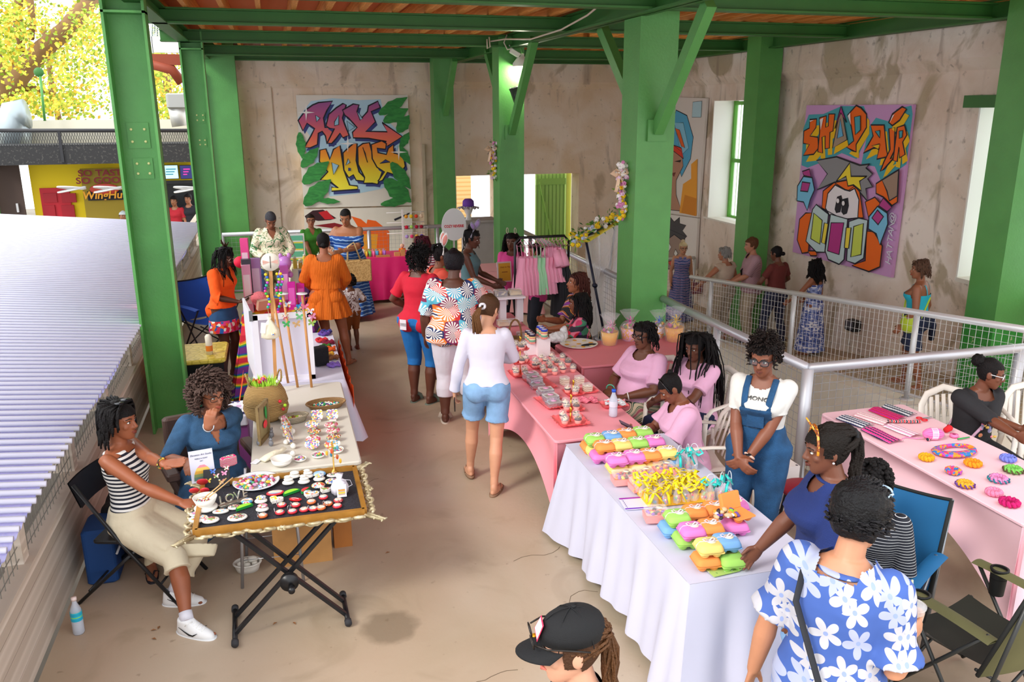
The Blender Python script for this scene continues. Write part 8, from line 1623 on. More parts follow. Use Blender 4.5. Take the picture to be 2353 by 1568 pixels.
for i,(dx,dy,r) in enumerate(((-.04,-.01,.03),(.0,-.03,.024),(.035,.02,.036),(.05,-.02,.022),(-.01,.03,.028))): one(M().ell(p+V((dx,dy,.055+.01*(i == 2))),(r,r*.8,r*.7)),'white_stone',mat('#d9d4c9',.6),('left','front','largest','right','rear')[i]+' white stone in the floor basket','stone','white stones in the floor basket')
# yellow-lidded bin and bags behind the left column
t = thing('storage_bin','black storage bin with a quilted yellow lid behind the nearest left column','bin',(-.98,9.3,0)); M().box((-.98,9.35,.26),(.56,.62,.52),taper=1.1).build('tub',mat('#17171a',.4),t); M().box((-.98,9.35,.55),(.66,.72,.05),b=.05).build('lid',pat('lid','edge',['#c8b23a','#e2cc58'],14,.4,pos=[0,.08],bump=.5),t)
p = V((-.82,9.2,.575)); t = thing('lotion_bottle','white and orange cylinder standing on the yellow lid','bottle',p); M().lathe((0,0,0),[(.035,0),(.035,.20),(.02,.22)],16).b('bottle',mat('#e8e0d0',.4),t); M().lathe((0,0,.04),[(.0355,0),(.0355,.06)],16,cap=False).b('label',mat('#e8802a',.4),t)
B = M(); B.loft([(0,.12,.07),(.2,.15,.09),(.42,.13,.06)],24,fold=lambda u,a: 1+.08*math.sin(5*a+3*u)); o = B.build('green_bag',mat('#1f7a5a',.6,bump=.5)); o.location = (-.88,8.75,0); tag(o,'green woven shopping bag behind the nearest left column','bag')
t = thing('tool_case','grey and white plastic case on a low stool behind the curly-haired woman','case',(-.52,7.0,.5)); M().box((-.52,7.05,.62),(.30,.34,.10),b=.02).build('case',mat('#c9c9d8',.4),t); M().box((-.52,7.05,.68),(.26,.30,.02)).build('trays',pat('trays','cells',['#d8d8e8','#3a3a6a','#c8a0c8','#e8e8f0'],26),t); M().box((-.52,7.05,.58-.29),(.28,.3,.56)).build('stand',mat('#7a3a7a',.6),t)
for i,(x,y,c,l) in enumerate(((330,700,'#c8283a','red and white packet on the parapet ledge beside the column'),)): p = atx(x,y,-1.42); one(M().box(p,(.05,.16,.14)),'packet',pat('packet%d' % i,'noise',[c,'#e8e4e4',c],18,pos=[0,.5,.6]),l,'packet')
B = M(); p = V((-1.2,6.05,0)); B.box(p+V((0,0,.22)),(.3,.34,.40)); B.ell(p+V((.03,-.1,.40)),(.15,.17,.08)); o = remesh(B,'backpack',mat('#16181f',.8),.02,2,disp=(.03,.08),parent=None); centre(o); o['label'] = 'black backpack on the floor behind the black folding chair'; o['category'] = 'backpack'
t = thing('cooler_bag','blue cooler bag with white piping against the left parapet','bag',(-1.32,5.55,0)); M().box((-1.33,5.75,.2),(.2,.3,.4),b=.03).build('bag',mat('#123f7a',.7),t); M().tube([(-1.22,5.6,.22),(-1.22,5.9,.22)],.008,6).build('piping',mat('#d8d8dc',.6),t)
for i,(x,y) in enumerate(((345,1450),(362,1447),(360,1470),(637,1430),(673,1430),(885,1272))): 
    p = at(x,y,.004); B = M(); a = i*1.3; B._add([p,p+V((.02*math.cos(a+.4),.02*math.sin(a+.4),.006)),p+V((.038*math.cos(a),.038*math.sin(a),0)),p+V((.02*math.cos(a-.4),.02*math.sin(a-.4),.006))],[(0,1,2,3)],False); one(B,'fallen_leaf',mat('#8a5a34',.7),'dry brown fallen leaf on the concrete, '+('left of the black chair foot','just right of the chair foot','in front of the chair foot','right of the stand foot','further right of the stand foot','alone in the aisle')[i],'leaf','fallen leaves')
# ---- held things
def held(P,i,mb,name,m,label,cat,off=(0,0,0)):
    c,fd,nrm,th = P.__dict__['hand%d' % i]; w = P.e.matrix_world; rzm = Matrix.Rotation(P.e.rotation_euler[2],3,'Z'); p = P.e.location + rzm @ (c*P.s) + V(off); o = mb.build(name,m); o.location = p; o.rotation_euler[2] = P.e.rotation_euler[2]; return tag(o,label,cat)
def pbody(): return M().box((0,0,0),(.075,.15,.009),b=.003)
o = held(PHN,0,pbody(),'smartphone',mat('#2a2c34',.2),'smartphone held by the woman in orange','phone',(.02,-.02,.03)); o.rotation_euler[0] = .4
o = held(PG,0,pbody(),'smartphone',mat('#22242c',.2),'smartphone in both hands of the seated woman in pink','phone',(-.03,.0,.03)); o.rotation_euler[0] = .5
o = held(GIRL,1,M().box((0,0,0),(.010,.075,.15)),'smartphone',mat('#33302c',.2),'smartphone held at the side by the young woman in white','phone',(-.02,0,-.02)); o.rotation_euler[0] = .5
c,fd,nrm,th = FM.hand0; p = FM.e.location + Matrix.Rotation(FM.e.rotation_euler[2],3,'Z') @ (c*FM.s); p = p+V((.0,.02,-.06)); t = thing('iced_drink','clear cup of iced drink with a straw held by the man in hibiscus shirt','drink',p)
M().lathe((0,0,0),[(.032,0),(.045,.12)],24,cap=False).b('cup',glass('#ffffff',.3),t); M().lathe((0,0,.004),[(.031,0),(.043,.095),(0,.096)],22).b('drink',mat('#b88a6a',.2),t); M().lathe((0,0,.12),[(.048,0),(.048,.008),(.03,.02),(0,.022)],24,cap=False).b('lid',glass('#ffffff',.35),t); M().tube([(0,0,.04),(-.01,.015,.23)],.004,8).b('straw',mat('#d8c8a0',.5),t)
t = thing('jute_tote','natural jute tote bag hanging from the arm of the woman in tie-dye','bag',(1.25,12.45,.7)); JU = pat('jute','noise',['#b08a54','#caa46c'],60,.9,bump=.5); jx = aty(822,622,12.45); M().box((jx.x,12.45,jx.z),(.40,.12,.32),b=.02,rx=0).build('bag',JU,t)
for y in (-.05,.05): M().tube([(jx.x-.14,12.45+y,jx.z+.15),(jx.x-.13,12.45+y*.6,jx.z+.36),(jx.x-.04,12.45+y*.6,jx.z+.42),(jx.x+.05,12.45+y,jx.z+.15)],.011,8).build('handle',mat('#c9ab78',.7),t)
for X_,Y_,c,l,s in ((7.9,14.75,'#8a4a58','dusty pink handbag hanging low beside the blonde woman',.28),(7.15,12.6,'#d8d6d2','white shopping bag carried beside the ramp walkers',.36),(7.95,12.4,'#d89a94','pink shoulder bag of the woman in maroon',.2)):
    z0 = rz(min(Y_,13.2)); p = V((X_ if X_ != 7.15 else atx(1690,700,7.15).x,Y_,z0+(.30 if s > .22 else .85))); t = thing('handbag',l,'bag',p); M().box((0,0,s*.4),(s,.10,s*.8),b=.02).b('bag',mat(c,.6),t); M().tube([(-s*.3,0,s*.8),(0,0,s*1.4),(s*.3,0,s*.8)],.008,6).b('handle',mat(c,.6),t)
t = thing('dotted_gift_bag','white gift bag with orange flowers and dark dots behind the overalls','bag',(3.45,5.0,0)); M().box((3.5,5.12,.28),(.3,.14,.44)).build('bag',pat('dots','voronoi',['#20263a','#ece8e4','#ece8e4'],22,pos=[0,.22,.6]),t); M().ell((3.47,5.045,.38),(.05,.004,.05)).build('orange_flower',mat('#f0902a',.5),t)
o = M().box((3.3,4.95,.36),(.3,.3,.04),b=.02).build('red_stool_seat',mat('#a01a30',.5)); bpy.data.objects.remove(o)
simple_stool('low stool with a dark red seat behind the overalls',(3.55,4.82),.44,mat('#9a1a30',.5))

t = thing('pump_bottle','dark blue pump bottle standing left of the clear treat boxes','bottle',(2.0,9.2,.755)); M().lathe((0,0,0),[(.03,0),(.034,.01),(.034,.16),(.014,.19),(.014,.21)],18).b('bottle',mat('#1a38b8',.2),t); M().lathe((0,0,.21),[(.016,0),(.016,.02),(.006,.022),(.006,.05)],12).tube([(0,0,.258),(.04,0,.255)],.007,6).b('pump',mat('#e8e8ec',.4),t)
p = atx(1960,748,7.9); t = thing('wall_box','small black floodlight box low on the right wall between two ramp walkers','equipment',p); M().box((0,0,0),(.14,.2,.16),b=.02).b('housing',mat('#1a1a1e',.5),t); M().box((-.075,0,.01),(.01,.16,.11)).b('lens',mat('#5a5a62',.3),t)  # small black speaker box with a grey plate on its front
B = M(); q = random.Random(21)
for x0,y0,n in ((1330,1440,9),(1560,1420,8),(1180,1290,6),(870,1100,7),(1190,1540,6)):
    p = at(x0,y0,.0015); a = q.uniform(0,6)
    for k in range(n): a += q.uniform(-.7,.7); e = p+V((math.cos(a),math.sin(a),0))*q.uniform(.03,.09); B.bar(p,e,.003,.001); p = e
struct('trim_7',B,mat('#6a5a48',.9))
# ================= murals =================
def ramp_z(name,cols,pos):
    m = bpy.data.materials.new(name); m.use_nodes = True; nt = m.node_tree; tc = nt.nodes.new('ShaderNodeTexCoord'); s = nt.nodes.new('ShaderNodeSeparateXYZ'); r = nt.nodes.new('ShaderNodeValToRGB')
    mr = nt.nodes.new('ShaderNodeMapRange'); mr.inputs[1].default_value = 0; mr.inputs[2].default_value = 2.3
    nt.links.new(tc.outputs['Object'],s.inputs[0]); nt.links.new(s.outputs[2],mr.inputs[0]); nt.links.new(mr.outputs[0],r.inputs[0]); nt.links.new(r.outputs[0],nt.nodes['Principled BSDF'].inputs['Base Color'])
    while len(r.color_ramp.elements) < len(cols): r.color_ramp.elements.new(.5)
    for e,p,c in zip(r.color_ramp.elements,pos,cols): e.position = p; e.color = lin(c)
    return m
class Mural:
    def __init__(s,label,cat,f,nrm,base,corners,m):
        s.f = f; s.n = V(nrm); s.k = 0; s.t = thing('mural_panel',label,cat,base); c = [f(*p) for p in corners]; s.B = M(); b = [p-s.n*.05 for p in c]
        s.B._add(c+b,[(0,1,2,3),(7,6,5,4)]+[(i,4+i,4+(i+1) % 4,(i+1) % 4) for i in range(4)],False).build('board',[m],s.t)
    def p(s,pts,m,name='painted_shape',line=0,lm=None,sh=None,shm=None):
        s.k += 1; m = m if not isinstance(m,str) else mat(m,.7)
        if sh: M()._add([s.f(x+sh[0],y+sh[1])+s.n*(.002+.0006*s.k) for x,y in pts],[tuple(range(len(pts)))],False).build(name+'_shadow',shm,s.t); s.k += 1
        M()._add([s.f(*q)+s.n*(.002+.0006*s.k) for q in pts],[tuple(range(len(pts)))],False).build(name,m,s.t)
        if line: s.k += 1; M().tube([s.f(*q)+s.n*(.002+.0006*s.k) for q in pts],[(line,.001)]*len(pts),6,closed=True,up=s.n).build(name+'_outline',lm,s.t)
INKB = mat('#22222e',.7); NAVY = mat('#3a4480',.7); LBL = mat('#9cc8e0',.7); LEAF = pat('brushed_green','noise',['#1f6a34','#3f9a48','#2c7c3a'],5,stretch=(1,1,3),interp='LINEAR',dist=1)
CREAMW = mat('#e4ded2',.75,var=.03)
f4 = lambda x,y: aty(660+x/4.613,200+y/4.613,17.93)
K = Mural('large square graffiti mural lettered KAY MANS with green leaves on the back wall','mural',f4,(0,-1,0),(1.6,17.93,1.13),[(92,85),(1278,85),(1320,1255),(178,1282)],CREAMW)
K.p([(115,330),(250,150),(480,120),(760,140),(990,130),(1030,330),(1240,520),(1200,640),(1270,800),(1200,980),(1000,1080),(750,1130),(450,1160),(380,900),(180,660),(240,520)],mat('#b4d6e8',.7),'pale_blue_haze')
GR1 = ramp_z('kay_fade',['#f08a4a','#ef6a50','#c2507c','#8a4a90'],[.5,.62,.78,.95]); GR2 = ramp_z('mans_fade',['#f6ea3a','#f5d81e','#f29a16','#ee7418'],[.2,.32,.46,.58])
LT = [([(115,355),(200,240),(270,190),(330,165),(480,150),(420,250),(385,330),(400,430),(500,430),(500,580),(420,600),(405,520),(370,470),(330,490),(320,610),(245,645),(180,640),(250,520),(290,440),(210,385),(165,465)],GR1),([(410,410),(440,290),(520,220),(590,175),(625,190),(585,330),(610,400),(655,510),(590,540),(560,490),(520,545),(470,600),(425,590),(500,440),(450,440)],GR1),
      ([(585,245),(700,180),(760,190),(740,260),(770,350),(850,260),(860,200),(960,150),(985,220),(890,260),(935,370),(830,470),(1060,475),(1005,375),(1220,525),(1030,650),(1050,578),(860,545),(700,540),(690,480),(740,430),(650,330),(610,300)],GR1),
      ([(345,670),(410,655),(450,770),(490,660),(560,620),(600,880),(660,1040),(745,1050),(745,1085),(470,1105),(470,1060),(540,1070),(440,990),(350,985),(430,900),(340,790)],GR2),([(590,700),(640,650),(700,600),(740,600),(730,780),(760,900),(840,980),(820,1000),(730,990),(700,930),(650,960),(600,880)],GR2),
      ([(745,640),(800,600),(870,590),(900,700),(940,830),(1010,890),(960,1030),(900,1020),(810,1020),(820,960),(750,820)],GR2),([(890,610),(1000,570),(1050,600),(1040,660),(950,650),(960,695),(1050,715),(1070,650),(1125,610),(1130,700),(1230,725),(1250,840),(1180,945),(1060,905),(1010,990),(960,1000),(1030,900),(950,850),(900,760)],GR2)]
for pl,m in LT: K.p(pl,m,'letter',.014,INKB,(22,34),NAVY)
for pl in ([(500,370),(545,300),(545,400),(500,410)],[(740,260),(800,335),(770,350)],[(630,360),(715,425),(650,470)],[(300,300),(345,330),(310,370)],[(620,830),(645,760),(665,800)],[(825,700),(800,640),(850,800)],[(470,800),(545,830),(490,930)],[(980,810),(1040,770),(1090,795)]): K.p(pl,NAVY if pl[0][0] > 900 else LBL,'letter_gap',.008,INKB)
K.p([(645,855),(675,860),(670,890),(645,890)],NAVY,'letter_gap')
def leaf(a,b,w,n=7):
    (x0,y0),(x1,y1) = a,b; L_ = math.hypot(x1-x0,y1-y0); dx,dy = (x1-x0)/L_,(y1-y0)/L_; up,dn = [],[]
    for k in range(n+1): u = k/n; h = w*math.sin(PI*min(1,u*.9+.08))*(1+.22*(k % 2)); up.append((x0+dx*L_*u-dy*h,y0+dy*L_*u+dx*h)); dn.append((x0+dx*L_*u+dy*h,y0+dy*L_*u-dx*h))
    return up+dn[::-1]
for a,b,w in (((970,290),(1270,110),55),((1020,370),(1280,230),60),((1170,480),(1290,300),60),((1200,640),(1290,480),40),((130,480),(160,760),45),((150,850),(330,640),55),((165,1020),(440,790),75),((180,1250),(460,980),80),((1100,800),(1305,1080),60),((1030,980),(1310,1220),85),((1180,620),(1300,820),40),((990,1245),(1310,1190),40),((330,1200),(560,1215),28)): K.p(leaf(a,b,w),LEAF,'painted_leaf')
for x,y in ((200,270),(640,600),(1180,690)): K.p([(x+(90 if i % 2 == 0 else 14)*math.cos(i*PI/4),y+(90 if i % 2 == 0 else 14)*math.sin(i*PI/4)) for i in range(8)],'#f4f2ee','painted_star')
K2 = Mural('white mural panel with red and orange shapes below the lettered mural','mural',f4,(0,-1,0),(1.6,17.93,-.2),[(178,1298),(1320,1270),(1340,1990),(200,2000)],CREAMW)
for pl,m in (([(185,1370),(270,1310),(380,1300),(520,1390),(460,1410),(330,1420),(200,1395)],mat('#3a1a22',.7)),([(330,1330),(420,1310),(500,1400),(400,1405)],mat('#c8202a',.7)),([(280,1470),(500,1440),(740,1500),(500,1500)],mat('#8a1a26',.7)),([(680,1370),(780,1400),(840,1450),(850,1405),(940,1420),(1080,1530),(1080,1990),(760,1990),(760,1500)],mat('#f2661a',.7)),([(800,1560),(960,1560),(930,1900),(820,1900)],mat('#f0a22a',.7)),([(1130,1400),(1300,1330),(1290,1350),(1140,1420)],INKB),([(560,1400),(700,1480),(690,1495),(560,1420)],INKB)): K2.p(pl,m)
f5 = lambda x,y: atx(1800+x/3.5625,220+y/3.5625,7.94)
S = Mural('pink graffiti mural lettered SHUP AIR with a big-eyed cartoon face on the right wall','mural',f5,(-1,0,0),(7.94,10.6,.9),[(190,78),(1062,72),(880,1490),(75,1280)],mat('#cf9cd0',.7))
TEAL = '#4aa6b4'; OR = '#f26c18'; YL = '#f2c218'; GY_ = '#8e8e92'
for pl in ([(150,570),(165,270),(210,155),(330,150),(420,110),(480,85),(660,85),(700,200),(690,330),(600,520),(480,470),(330,540),(200,590)],[(640,560),(700,260),(760,180),(860,210),(930,110),(1050,80),(1060,150),(1010,560),(900,640),(800,700),(750,580)]): S.p(pl,TEAL,'teal_ground')
for pl in ([(165,490),(215,400),(165,390),(170,290),(215,265),(220,195),(275,190),(270,260),(220,330),(285,340),(290,430),(250,480)],[(300,180),(355,165),(350,260),(370,250),(375,150),(425,150),(410,290),(385,300),(380,430),(345,435),(345,330),(320,340),(325,470),(285,460),(300,300)],[(530,160),(600,80),(640,100),(685,150),(685,260),(630,350),(600,400),(600,460),(570,450),(520,420),(580,370),(560,250)],[(720,240),(830,240),(850,440),(860,500),(770,520),(790,430),(740,430),(660,470),(700,400),(740,330)],[(870,270),(920,260),(915,450),(880,520),(920,500),(830,600),(800,620),(830,540),(880,440)],[(870,220),(900,150),(980,90),(1015,110),(960,200),(900,245)],[(940,260),(1000,240),(1020,320),(985,380),(1005,480),(960,510),(955,420),(940,540),(905,530)]): S.p(pl,OR,'letter',.012,INKB,(22,52),mat(YL,.7))
S.p([(410,430),(480,90),(530,360)],'#a8927e','letter',.012,INKB,(10,50),mat(YL,.7)); S.p([(430,270),(480,85),(525,220),(480,140)],'#b8358c','letter_top',.01,INKB); S.p([(450,350),(475,190),(500,330)],'#6ab4dc','letter_gap',.008,INKB)
for pl,c in (([(592,175),(640,165),(640,280),(600,320)],TEAL),([(762,290),(800,285),(800,345)],TEAL),([(735,410),(800,395),(790,440)],YL),([(960,290),(990,285),(985,340),(962,350)],TEAL)): S.p(pl,c,'letter_gap',.008,INKB)
for pl in ([(225,205),(262,198),(232,215)],[(310,195),(340,180),(318,280)],[(540,165),(560,140),(565,240)],[(885,225),(905,165),(925,150)],[(150,1130),(165,1030),(205,975),(165,1060)],[(725,1125),(775,1140),(815,1230),(770,1160)],[(440,1050),(500,1060),(492,1150),(488,1070)]): S.p(pl,'#f2eef0','highlight')
P5 = [([(290,770),(375,640),(285,530),(450,500),(640,570),(720,560),(690,590),(745,640),(705,680),(745,745),(690,760),(700,860),(600,740),(540,780),(430,710)],GY_),([(330,920),(340,780),(430,710),(540,690),(640,780),(670,1000),(500,1010)],OR),([(360,920),(380,800),(440,730),(520,770),(560,780),(600,760),(635,850),(625,1000),(540,1010),(400,990)],'#ece6ec'),([(450,700),(560,550),(570,660),(700,660),(640,700),(655,780),(590,730),(545,740),(530,660)],'#f4dc3a'),([(440,930),(460,830),(490,820),(500,860),(480,950),(450,955)],'#2a2630'),([(495,950),(505,850),(545,840),(550,900),(535,960),(510,970)],'#2a2630'),
      ([(130,1180),(150,1010),(200,960),(250,960),(230,1180),(220,1280),(170,1290)],OR),([(220,1270),(290,1270),(290,1310),(240,1310)],OR),([(700,1110),(760,1110),(830,1230),(810,1400),(720,1440),(580,1390),(690,1350)],OR),([(690,870),(770,830),(830,900),(720,1010)],OR),([(780,720),(970,600),(955,870),(910,900),(840,830),(780,800)],OR),([(830,690),(965,610),(955,820),(890,860),(870,780)],'#a08674'),
      ([(205,1190),(260,930),(290,890),(390,970),(360,1280),(290,1280)],'#c2d8dc'),([(245,1170),(270,960),(340,1020),(320,1215)],'#ccdc5a'),([(540,1350),(560,1030),(640,1000),(715,1020),(680,1330),(610,1375)],'#c2d8dc'),([(575,1320),(600,1070),(680,1045),(660,1300)],'#ccdc5a'),([(365,1270),(410,970),(550,1010),(520,1340),(480,1380),(390,1340)],'#c2d8dc'),([(385,1270),(415,1040),(520,1040),(480,1300)],'#b83488'),([(335,1200),(360,1040),(392,1050),(365,1215)],'#f2dc4a'),([(525,1245),(540,1080),(580,1080),(560,1250)],'#f2dc4a'),
      ([(135,860),(140,740),(190,660),(260,670),(280,770),(245,850),(220,940),(190,870)],'#7cc4e8'),([(165,780),(180,705),(245,715),(225,785)],'#b8408c'),([(180,620),(240,600),(250,665),(195,655)],'#b8408c'),([(725,1090),(730,990),(800,905),(880,960),(885,1050),(820,1220),(790,1130)],'#7cc4e8'),([(755,1000),(800,935),(850,990),(805,1055)],'#b8408c'),([(810,900),(850,835),(920,910),(880,950)],'#b8408c')]
for pl,c in P5: S.p(pl,c,'painted_shape',.011,INKB)
for x,y in ((475,860),(520,880)): S.p([(x+12*math.cos(a*PI/5),y+20*math.sin(a*PI/5)) for a in range(10)],'#f0eef2','eye_glint')
for i,c in enumerate('@NATTAH'): text(c,.15,mat('#dcdce8',.7),S.t,f5(905-.08*55*i,1000+58*i)+V((-.03,0,0)),Matrix.Rotation(-1.35,3,'X') @ MYZ,'painted_letter',.001)
f6 = lambda x,y: atx(1500+x/2.4127,50+y/2.4127,7.93)
W = Mural('tall portrait mural of a woman in a blue headwrap beside the big column','mural',f6,(-1,0,0),(7.95,15,1.1),[(20,416),(298,424),(250,1085),(10,1050)],mat('#e2dbd6',.75))
for pl,c,l in (([(100,600),(130,490),(190,520),(225,640),(210,760),(160,860),(110,700)],'#58b0da',.01),([(120,560),(170,560),(200,700),(160,740)],'#8accea',.006),([(60,1040),(60,700),(110,680),(160,720),(170,800),(130,880),(130,960),(160,1050)],'#b98a72',.008),([(100,705),(105,680),(160,700),(172,760)],'#e2412c',.008),([(125,590),(150,600),(180,700),(160,690)],'#e8662c',.006),([(120,775),(160,765),(155,780)],'#241c1c',0),([(100,840),(130,835),(120,860)],'#7a3a34',0),([(150,1060),(170,900),(215,870),(215,790),(250,760),(245,1075)],'#f0a63a',0),([(160,1060),(180,960),(245,980),(240,1078)],'#d8892c',0),([(225,445),(275,440),(270,530),(220,530)],'#b8dcea',.004)): W.p(pl,c,'painted_shape',l,INKB)
A5 = Mural('mural of a face with dark spiky hair below the headwrap portrait','mural',f6,(-1,0,0),(7.95,15,-.2),[(10,1058),(250,1090),(235,1370),(0,1345)],mat('#e6e0dc',.75))
for pl,c in (([(70,1370),(60,1200),(90,1150),(180,1190),(170,1370)],'#a08a80'),([(60,1180),(90,1120),(95,1080),(120,1110),(150,1085),(150,1120),(185,1130),(165,1160),(190,1190),(165,1215),(120,1180),(80,1210)],'#4a4a50'),([(82,1250),(90,1225),(104,1250),(90,1275)],'#e8e6e4'),([(118,1285),(128,1262),(140,1285),(128,1305)],'#e8e6e4'),([(85,1330),(110,1325),(100,1355)],'#d84a3c')): A5.p(pl,c,'painted_shape',.008,INKB)
# ================= beyond the walls =================
t = thing('door_leaf','open pale green plank door leaf in the far right doorway','door',(5.95,18.1,-1.15)); DGm = mat('#b4e27e',.55); a,b = aty(1243,402,18.2),aty(1312,402,18.2); M().box(((a.x+b.x)/2,18.62,.27),(b.x-a.x,.05,2.85)).build('planks',DGm,t); B = M()
for k in range(8): B.box((a.x+(b.x-a.x)*(k+.5)/8,18.58,.27),(.008,.01,2.8))
B.build('plank_gap',mat('#5a8a38',.6),t); B = M(); 
for z in (1.5,.2,-1.0): B.box(((a.x+b.x)/2,18.57,z),(b.x-a.x,.03,.14))
B.bar((a.x+.08,18.56,1.5),(b.x-.08,18.56,-.95),.03,.12,(0,1,0)); B.build('ledges_and_brace',mat('#9ed06a',.55),t); M().box((b.x+.08,18.62,.27),(.12,.12,2.9)).build('door_post',mat('#d8e86a',.5),t)
t = thing('wooden_shed','pale timber clad hut seen through the far left doorway','hut',(4.2,21,-1.2)); M().box((4.0,21.4,.6),(1.6,.4,3.4)).build('cladding',pat('clad','wave',['#e0b070','#f0cc94'],3,axis='Z',interp='LINEAR'),t)
struct('trim_6',M().box((4.5,22,-1.2),(9,8,.1)),mat('#e6e2d8',.8))
# takeaway building across the yard
Y0 = 22.; g = lambda x,y,d=0: aty(x,y,Y0-d)
t = thing('takeaway_building','yellow takeaway building with a dark upper walkway across the yard','building',(-4,Y0,-1.3)); 
def q2(nm,x0,y0,x1,y1,m,d=.02,par=None,dp=.05):
    a = g(x0,y0,d); b = g(x1,y1,d); return M().box(((a.x+b.x)/2,(a.y+b.y)/2+dp/2,(a.z+b.z)/2),(abs(b.x-a.x),dp,abs(a.z-b.z))).build(nm,m,par or t)
q2('yellow_wall',62,365,470,620,mat('#f0d400',.6),0); q2('dark_wall',-60,372,80,620,mat('#4a3a34',.7),.3); q2('green_post',-40,375,22,620,GREEN,.5); q2('switch_plate',36,468,44,488,mat('#c8c8cc',.5),.35)
d = q2('red_door',90,433,185,620,mat('#c0182c',.5),.06); 
for x0,y0,x1,y1 in ((98,445,132,465),(140,445,176,465),(98,472,132,520),(140,472,176,520)): q2('door_panel',x0,y0,x1,y1,mat('#a81426',.5),.09,t)
q2('black_walkway',-60,336,470,372,pat('soffit','noise',['#2a2a2c','#4a4846','#2a2a2c'],20,pos=[0,.6,.7]),1.2,dp=1.2); q2('parapet',-60,277,470,300,mat('#d8d4c4',.7),-1.); q2('parapet_face',-60,300,470,336,mat('#a8a69e',.8),-.6)
r_ = M(); a = g(-60,300,1.2); b = g(470,300,1.2); zb = g(0,338,1.2).z; r_.tube([a,b],.04,8)
for x in (135,440): p = g(x,300,1.2); r_.bar(p,(p.x,p.y,zb-.35),.06,.06)
for k in range(90): x = a.x+(b.x-a.x)*k/90; r_.bar((x,a.y,zb),(x+.12,a.y,a.z),.008,.008); r_.bar((x+.12,a.y,zb),(x,a.y,a.z),.008,.008)
r_.build('walkway_railing',mat('#2c2c30',.5),t)
sg = thing('hanging_banner','gold banner reading SO TASTY, SO GOOD. with the takeaway logo','sign',g(235,510,.3)); q2('banner',183,388,300,515,mat('#9a8420',.6),.3,sg); MAR = mat('#8a1f34',.6); tp = g(240,398,.36); text('SO TASTY,',.2,MAR,sg,tp,MXZ,bold=.004,sx=1.2); tp = g(238,415,.36); text('SO GOOD.',.2,MAR,sg,tp,MXZ,bold=.004,sx=1.2)
q2('logo_plate',200,440,284,459,INKB,.35,sg); M().ell(g(240,435,.38),(.32,.02,.13)).build('logo_roof',mat('#c8463a',.5),sg); text('WingHut',.25,mat('#f0a82a',.5),sg,g(239,449,.42),MXZ,bold=.005,shear=.2)
q2('serving_hatch',372,420,470,620,mat('#1e2024',.5),.04); q2('hatch_frame',372,416,470,421,mat('#2c2c30',.5),.08); q2('counter',372,482,470,490,mat('#8a8c90',.4),.2)
for x0,x1,c,l in ((373,410,'#a8d0ec','pale blue menu screen above the serving hatch'),(413,442,'#22265a','dark menu screen with magenta text above the serving hatch')):
    s_ = thing('menu_screen',l,'screen',g((x0+x1)/2,410,.15)); q2('panel',x0-1,380,x1+1,411,INKB,.14,s_); q2('display',x0,381,x1,410,mat(c,.3,emit=.8),.2,s_)
    for k in range(3): q2('screen_line',x0+8,388+6*k,x1-6-3*k,390+6*k,mat('#d8389a' if x0 > 400 else '#3a7a8a',.4,emit=.6),.23,s_)
dk = thing('duct_elbow','large galvanised duct elbow on the walkway roof','duct',g(35,330,-.3)); M().tube([g(35,335,-.3),g(32,290,-.3),g(36,265,-.3),g(62,262,-.3)],[.34,.36,.36,.34],18).build('duct',mat('#aab6ba',.35,metal=.6),dk)
dk = thing('exhaust_vent','grey metal exhaust hood on the walkway roof beside the second column','vent',g(412,290,-.3)); M().box(g(412,232,-.3),(.55,.5,.35),b=.05).build('hood',mat('#a8a8a4',.4,metal=.5),dk); M().tube([g(405,245,-.3),g(415,290,-.3)],.2,12).build('pipe',mat('#c8c8c4',.4,metal=.4),dk)
gp = thing('green_pole','thin green pole with a round lamp on the roof across the yard','pole',g(103,278,-.8)); M().tube([g(103,278,-.8),g(92,172,-.8)],.03,8).build('pole',GREEN,gp); M().ell(g(89,166,-.8),(.11,.05,.11)).build('round_lamp',GREEND,gp)
for i,x in enumerate((165,248,430)):
    rl = thing('ring_lamp','white ring lamp hanging in front of the takeaway, %s of three' % ('left','middle','right')[i],'lamp',g(x,436,1.)); c = g(x,436,1.)
    for k in (0,1): M().tube([c+V((.28*math.cos(a),.28*math.sin(a),.04*k+.05*math.cos(a+k*2))) for a in [2*PI*j/24 for j in range(24)]],.02,6,closed=True).build('ring',mat('#d8dade',.4),rl)
for i,(x,y,c,hr,l) in enumerate(((283,490,'#7a7a80','#c8d4da','person in a pale cap below the banner, only the head showing'),(400,455,'#b02030','#1a1414','person in red standing inside the serving hatch'),(432,450,'#20202a','#1a1414','person in black with a ponytail inside the serving hatch'))):
    p = g(x,y,.45); P = person('person',l,(p.x,p.y,p.z-1.62),(-.3,-1),1.66,'#8a5a40',vox=.02); tee(P,CL(c)); haircap(P,H_(hr),.014)
t = thing('balcony','white balcony with a mesh rail and brown timber bracket outside, between the two left columns','balcony',aty(380,150,19)); h = lambda x,y: aty(x,y,19.)
def q3(nm,x0,y0,x1,y1,m): a,b = h(x0,y0),h(x1,y1); return M().box(((a.x+b.x)/2,19,(a.z+b.z)/2),(abs(b.x-a.x),.1,abs(a.z-b.z))).build(nm,m,t)
q3('white_wall',348,84,430,122,mat('#d8d6d2',.7)); q3('brown_beam',342,124,430,150,mat('#8a3a20',.6)); q3('post',340,0,350,122,mat('#c8ccd0',.5)); M().tube([h(350,148),h(395,160),h(418,190)],.10,8).build('bracket',mat('#8a3a20',.6),t); B = M()
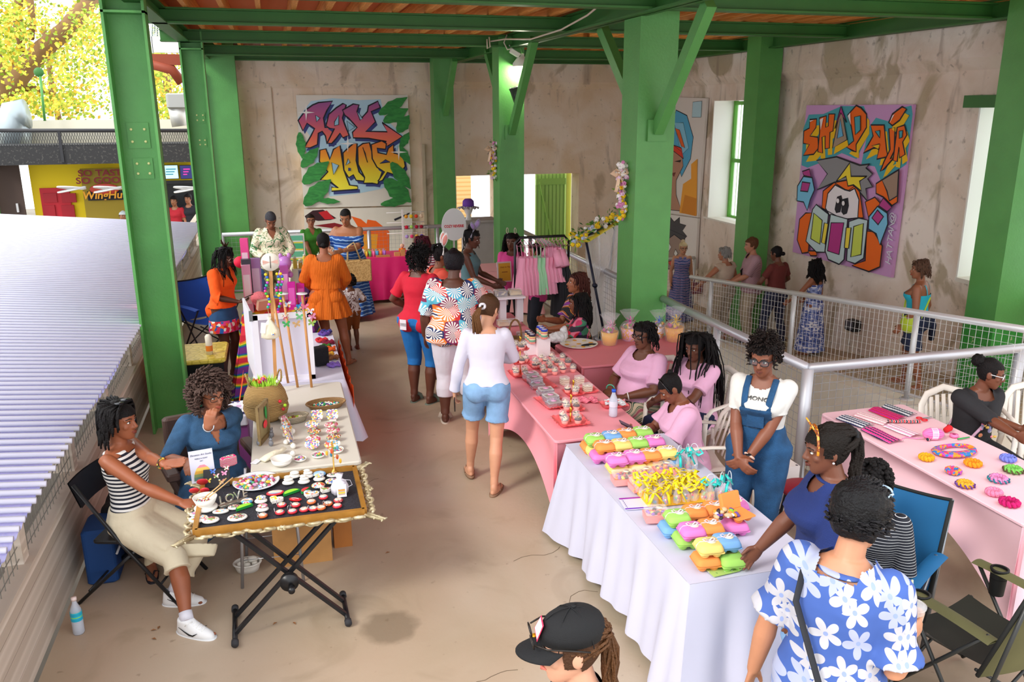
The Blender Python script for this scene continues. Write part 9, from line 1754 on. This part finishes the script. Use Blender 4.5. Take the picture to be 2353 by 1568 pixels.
for k in range(14): x = 350+k*6; B.bar(h(x,30),h(x,84),.02,.02); B.bar(h(350,30+k*4),h(430,30+k*4),.02,.02)
B.build('mesh',mat('#c8d8cc',.5),t)
# trees
TR = mat('#8a6a48',.9,bump=.8,bs=8); LV = [mat('#b8c83a',.6),mat('#dcd84a',.6),mat('#8aa42a',.6),mat('#e0b83a',.6)]
for m_ in LV: m_.node_tree.nodes['Principled BSDF'].inputs['Subsurface Weight'].default_value = .0
def tree(label,trunk,blobs,n,seed,Yt):
    t = thing('tree',label,'tree',aty(trunk[0][0][0],trunk[0][0][1],Yt)); q = random.Random(seed)
    for br in trunk: M().tube([aty(x,y,Yt+.3*math.sin(x)) for (x,y) in br[:-1]],[br[-1]*(1-.5*i/len(br)) for i in range(len(br)-1)],10).build('branch',TR,t)
    Bs = [M() for _ in LV]
    for k in range(n):
        x,y,rx,ry = blobs[k % len(blobs)]; c = aty(x+q.gauss(0,.5)*rx,y+q.gauss(0,.5)*ry,Yt+q.uniform(-2.5,2.5)); d = V((q.gauss(0,1),q.gauss(0,1),q.gauss(0,1))).normalized(); e = d.orthogonal().normalized()*.05; s = q.uniform(.08,.16)
        Bs[q.randrange(4)]._add([c,c+d*s*.5+e,c+d*s,c+d*s*.5-e],[(0,1,2,3)],False)
    for B,m_ in zip(Bs,LV): B.build('foliage',m_,t)
tree('large leaning tree with yellow-green leaves left of the nearest column',[[(-10,240),(30,190),(90,120),(150,70),(215,-10),.3],[(0,290),(5,200),(-20,120),.3],[(42,-10),(40,60),(52,120),.12],[(20,220),(70,200),(120,215),.1],[(68,-10),(75,50),(72,90),.09]],[(40,40,60,60),(150,150,80,80),(200,60,60,60),(60,230,80,40),(150,240,90,40),(20,130,60,60)],3400,3,26)
tree('slender tree with yellow leaves seen between the two left columns',[[(395,290),(385,200),(378,140),.12]],[(370,190,40,60),(390,250,40,40),(350,160,30,60)],1100,4,26)
tree('tall background tree behind the takeaway roof',[[(140,300),(120,200),(100,60),.1]],[(100,100,90,100),(220,150,70,100),(20,60,60,90),(380,120,50,120)],2400,5,31)
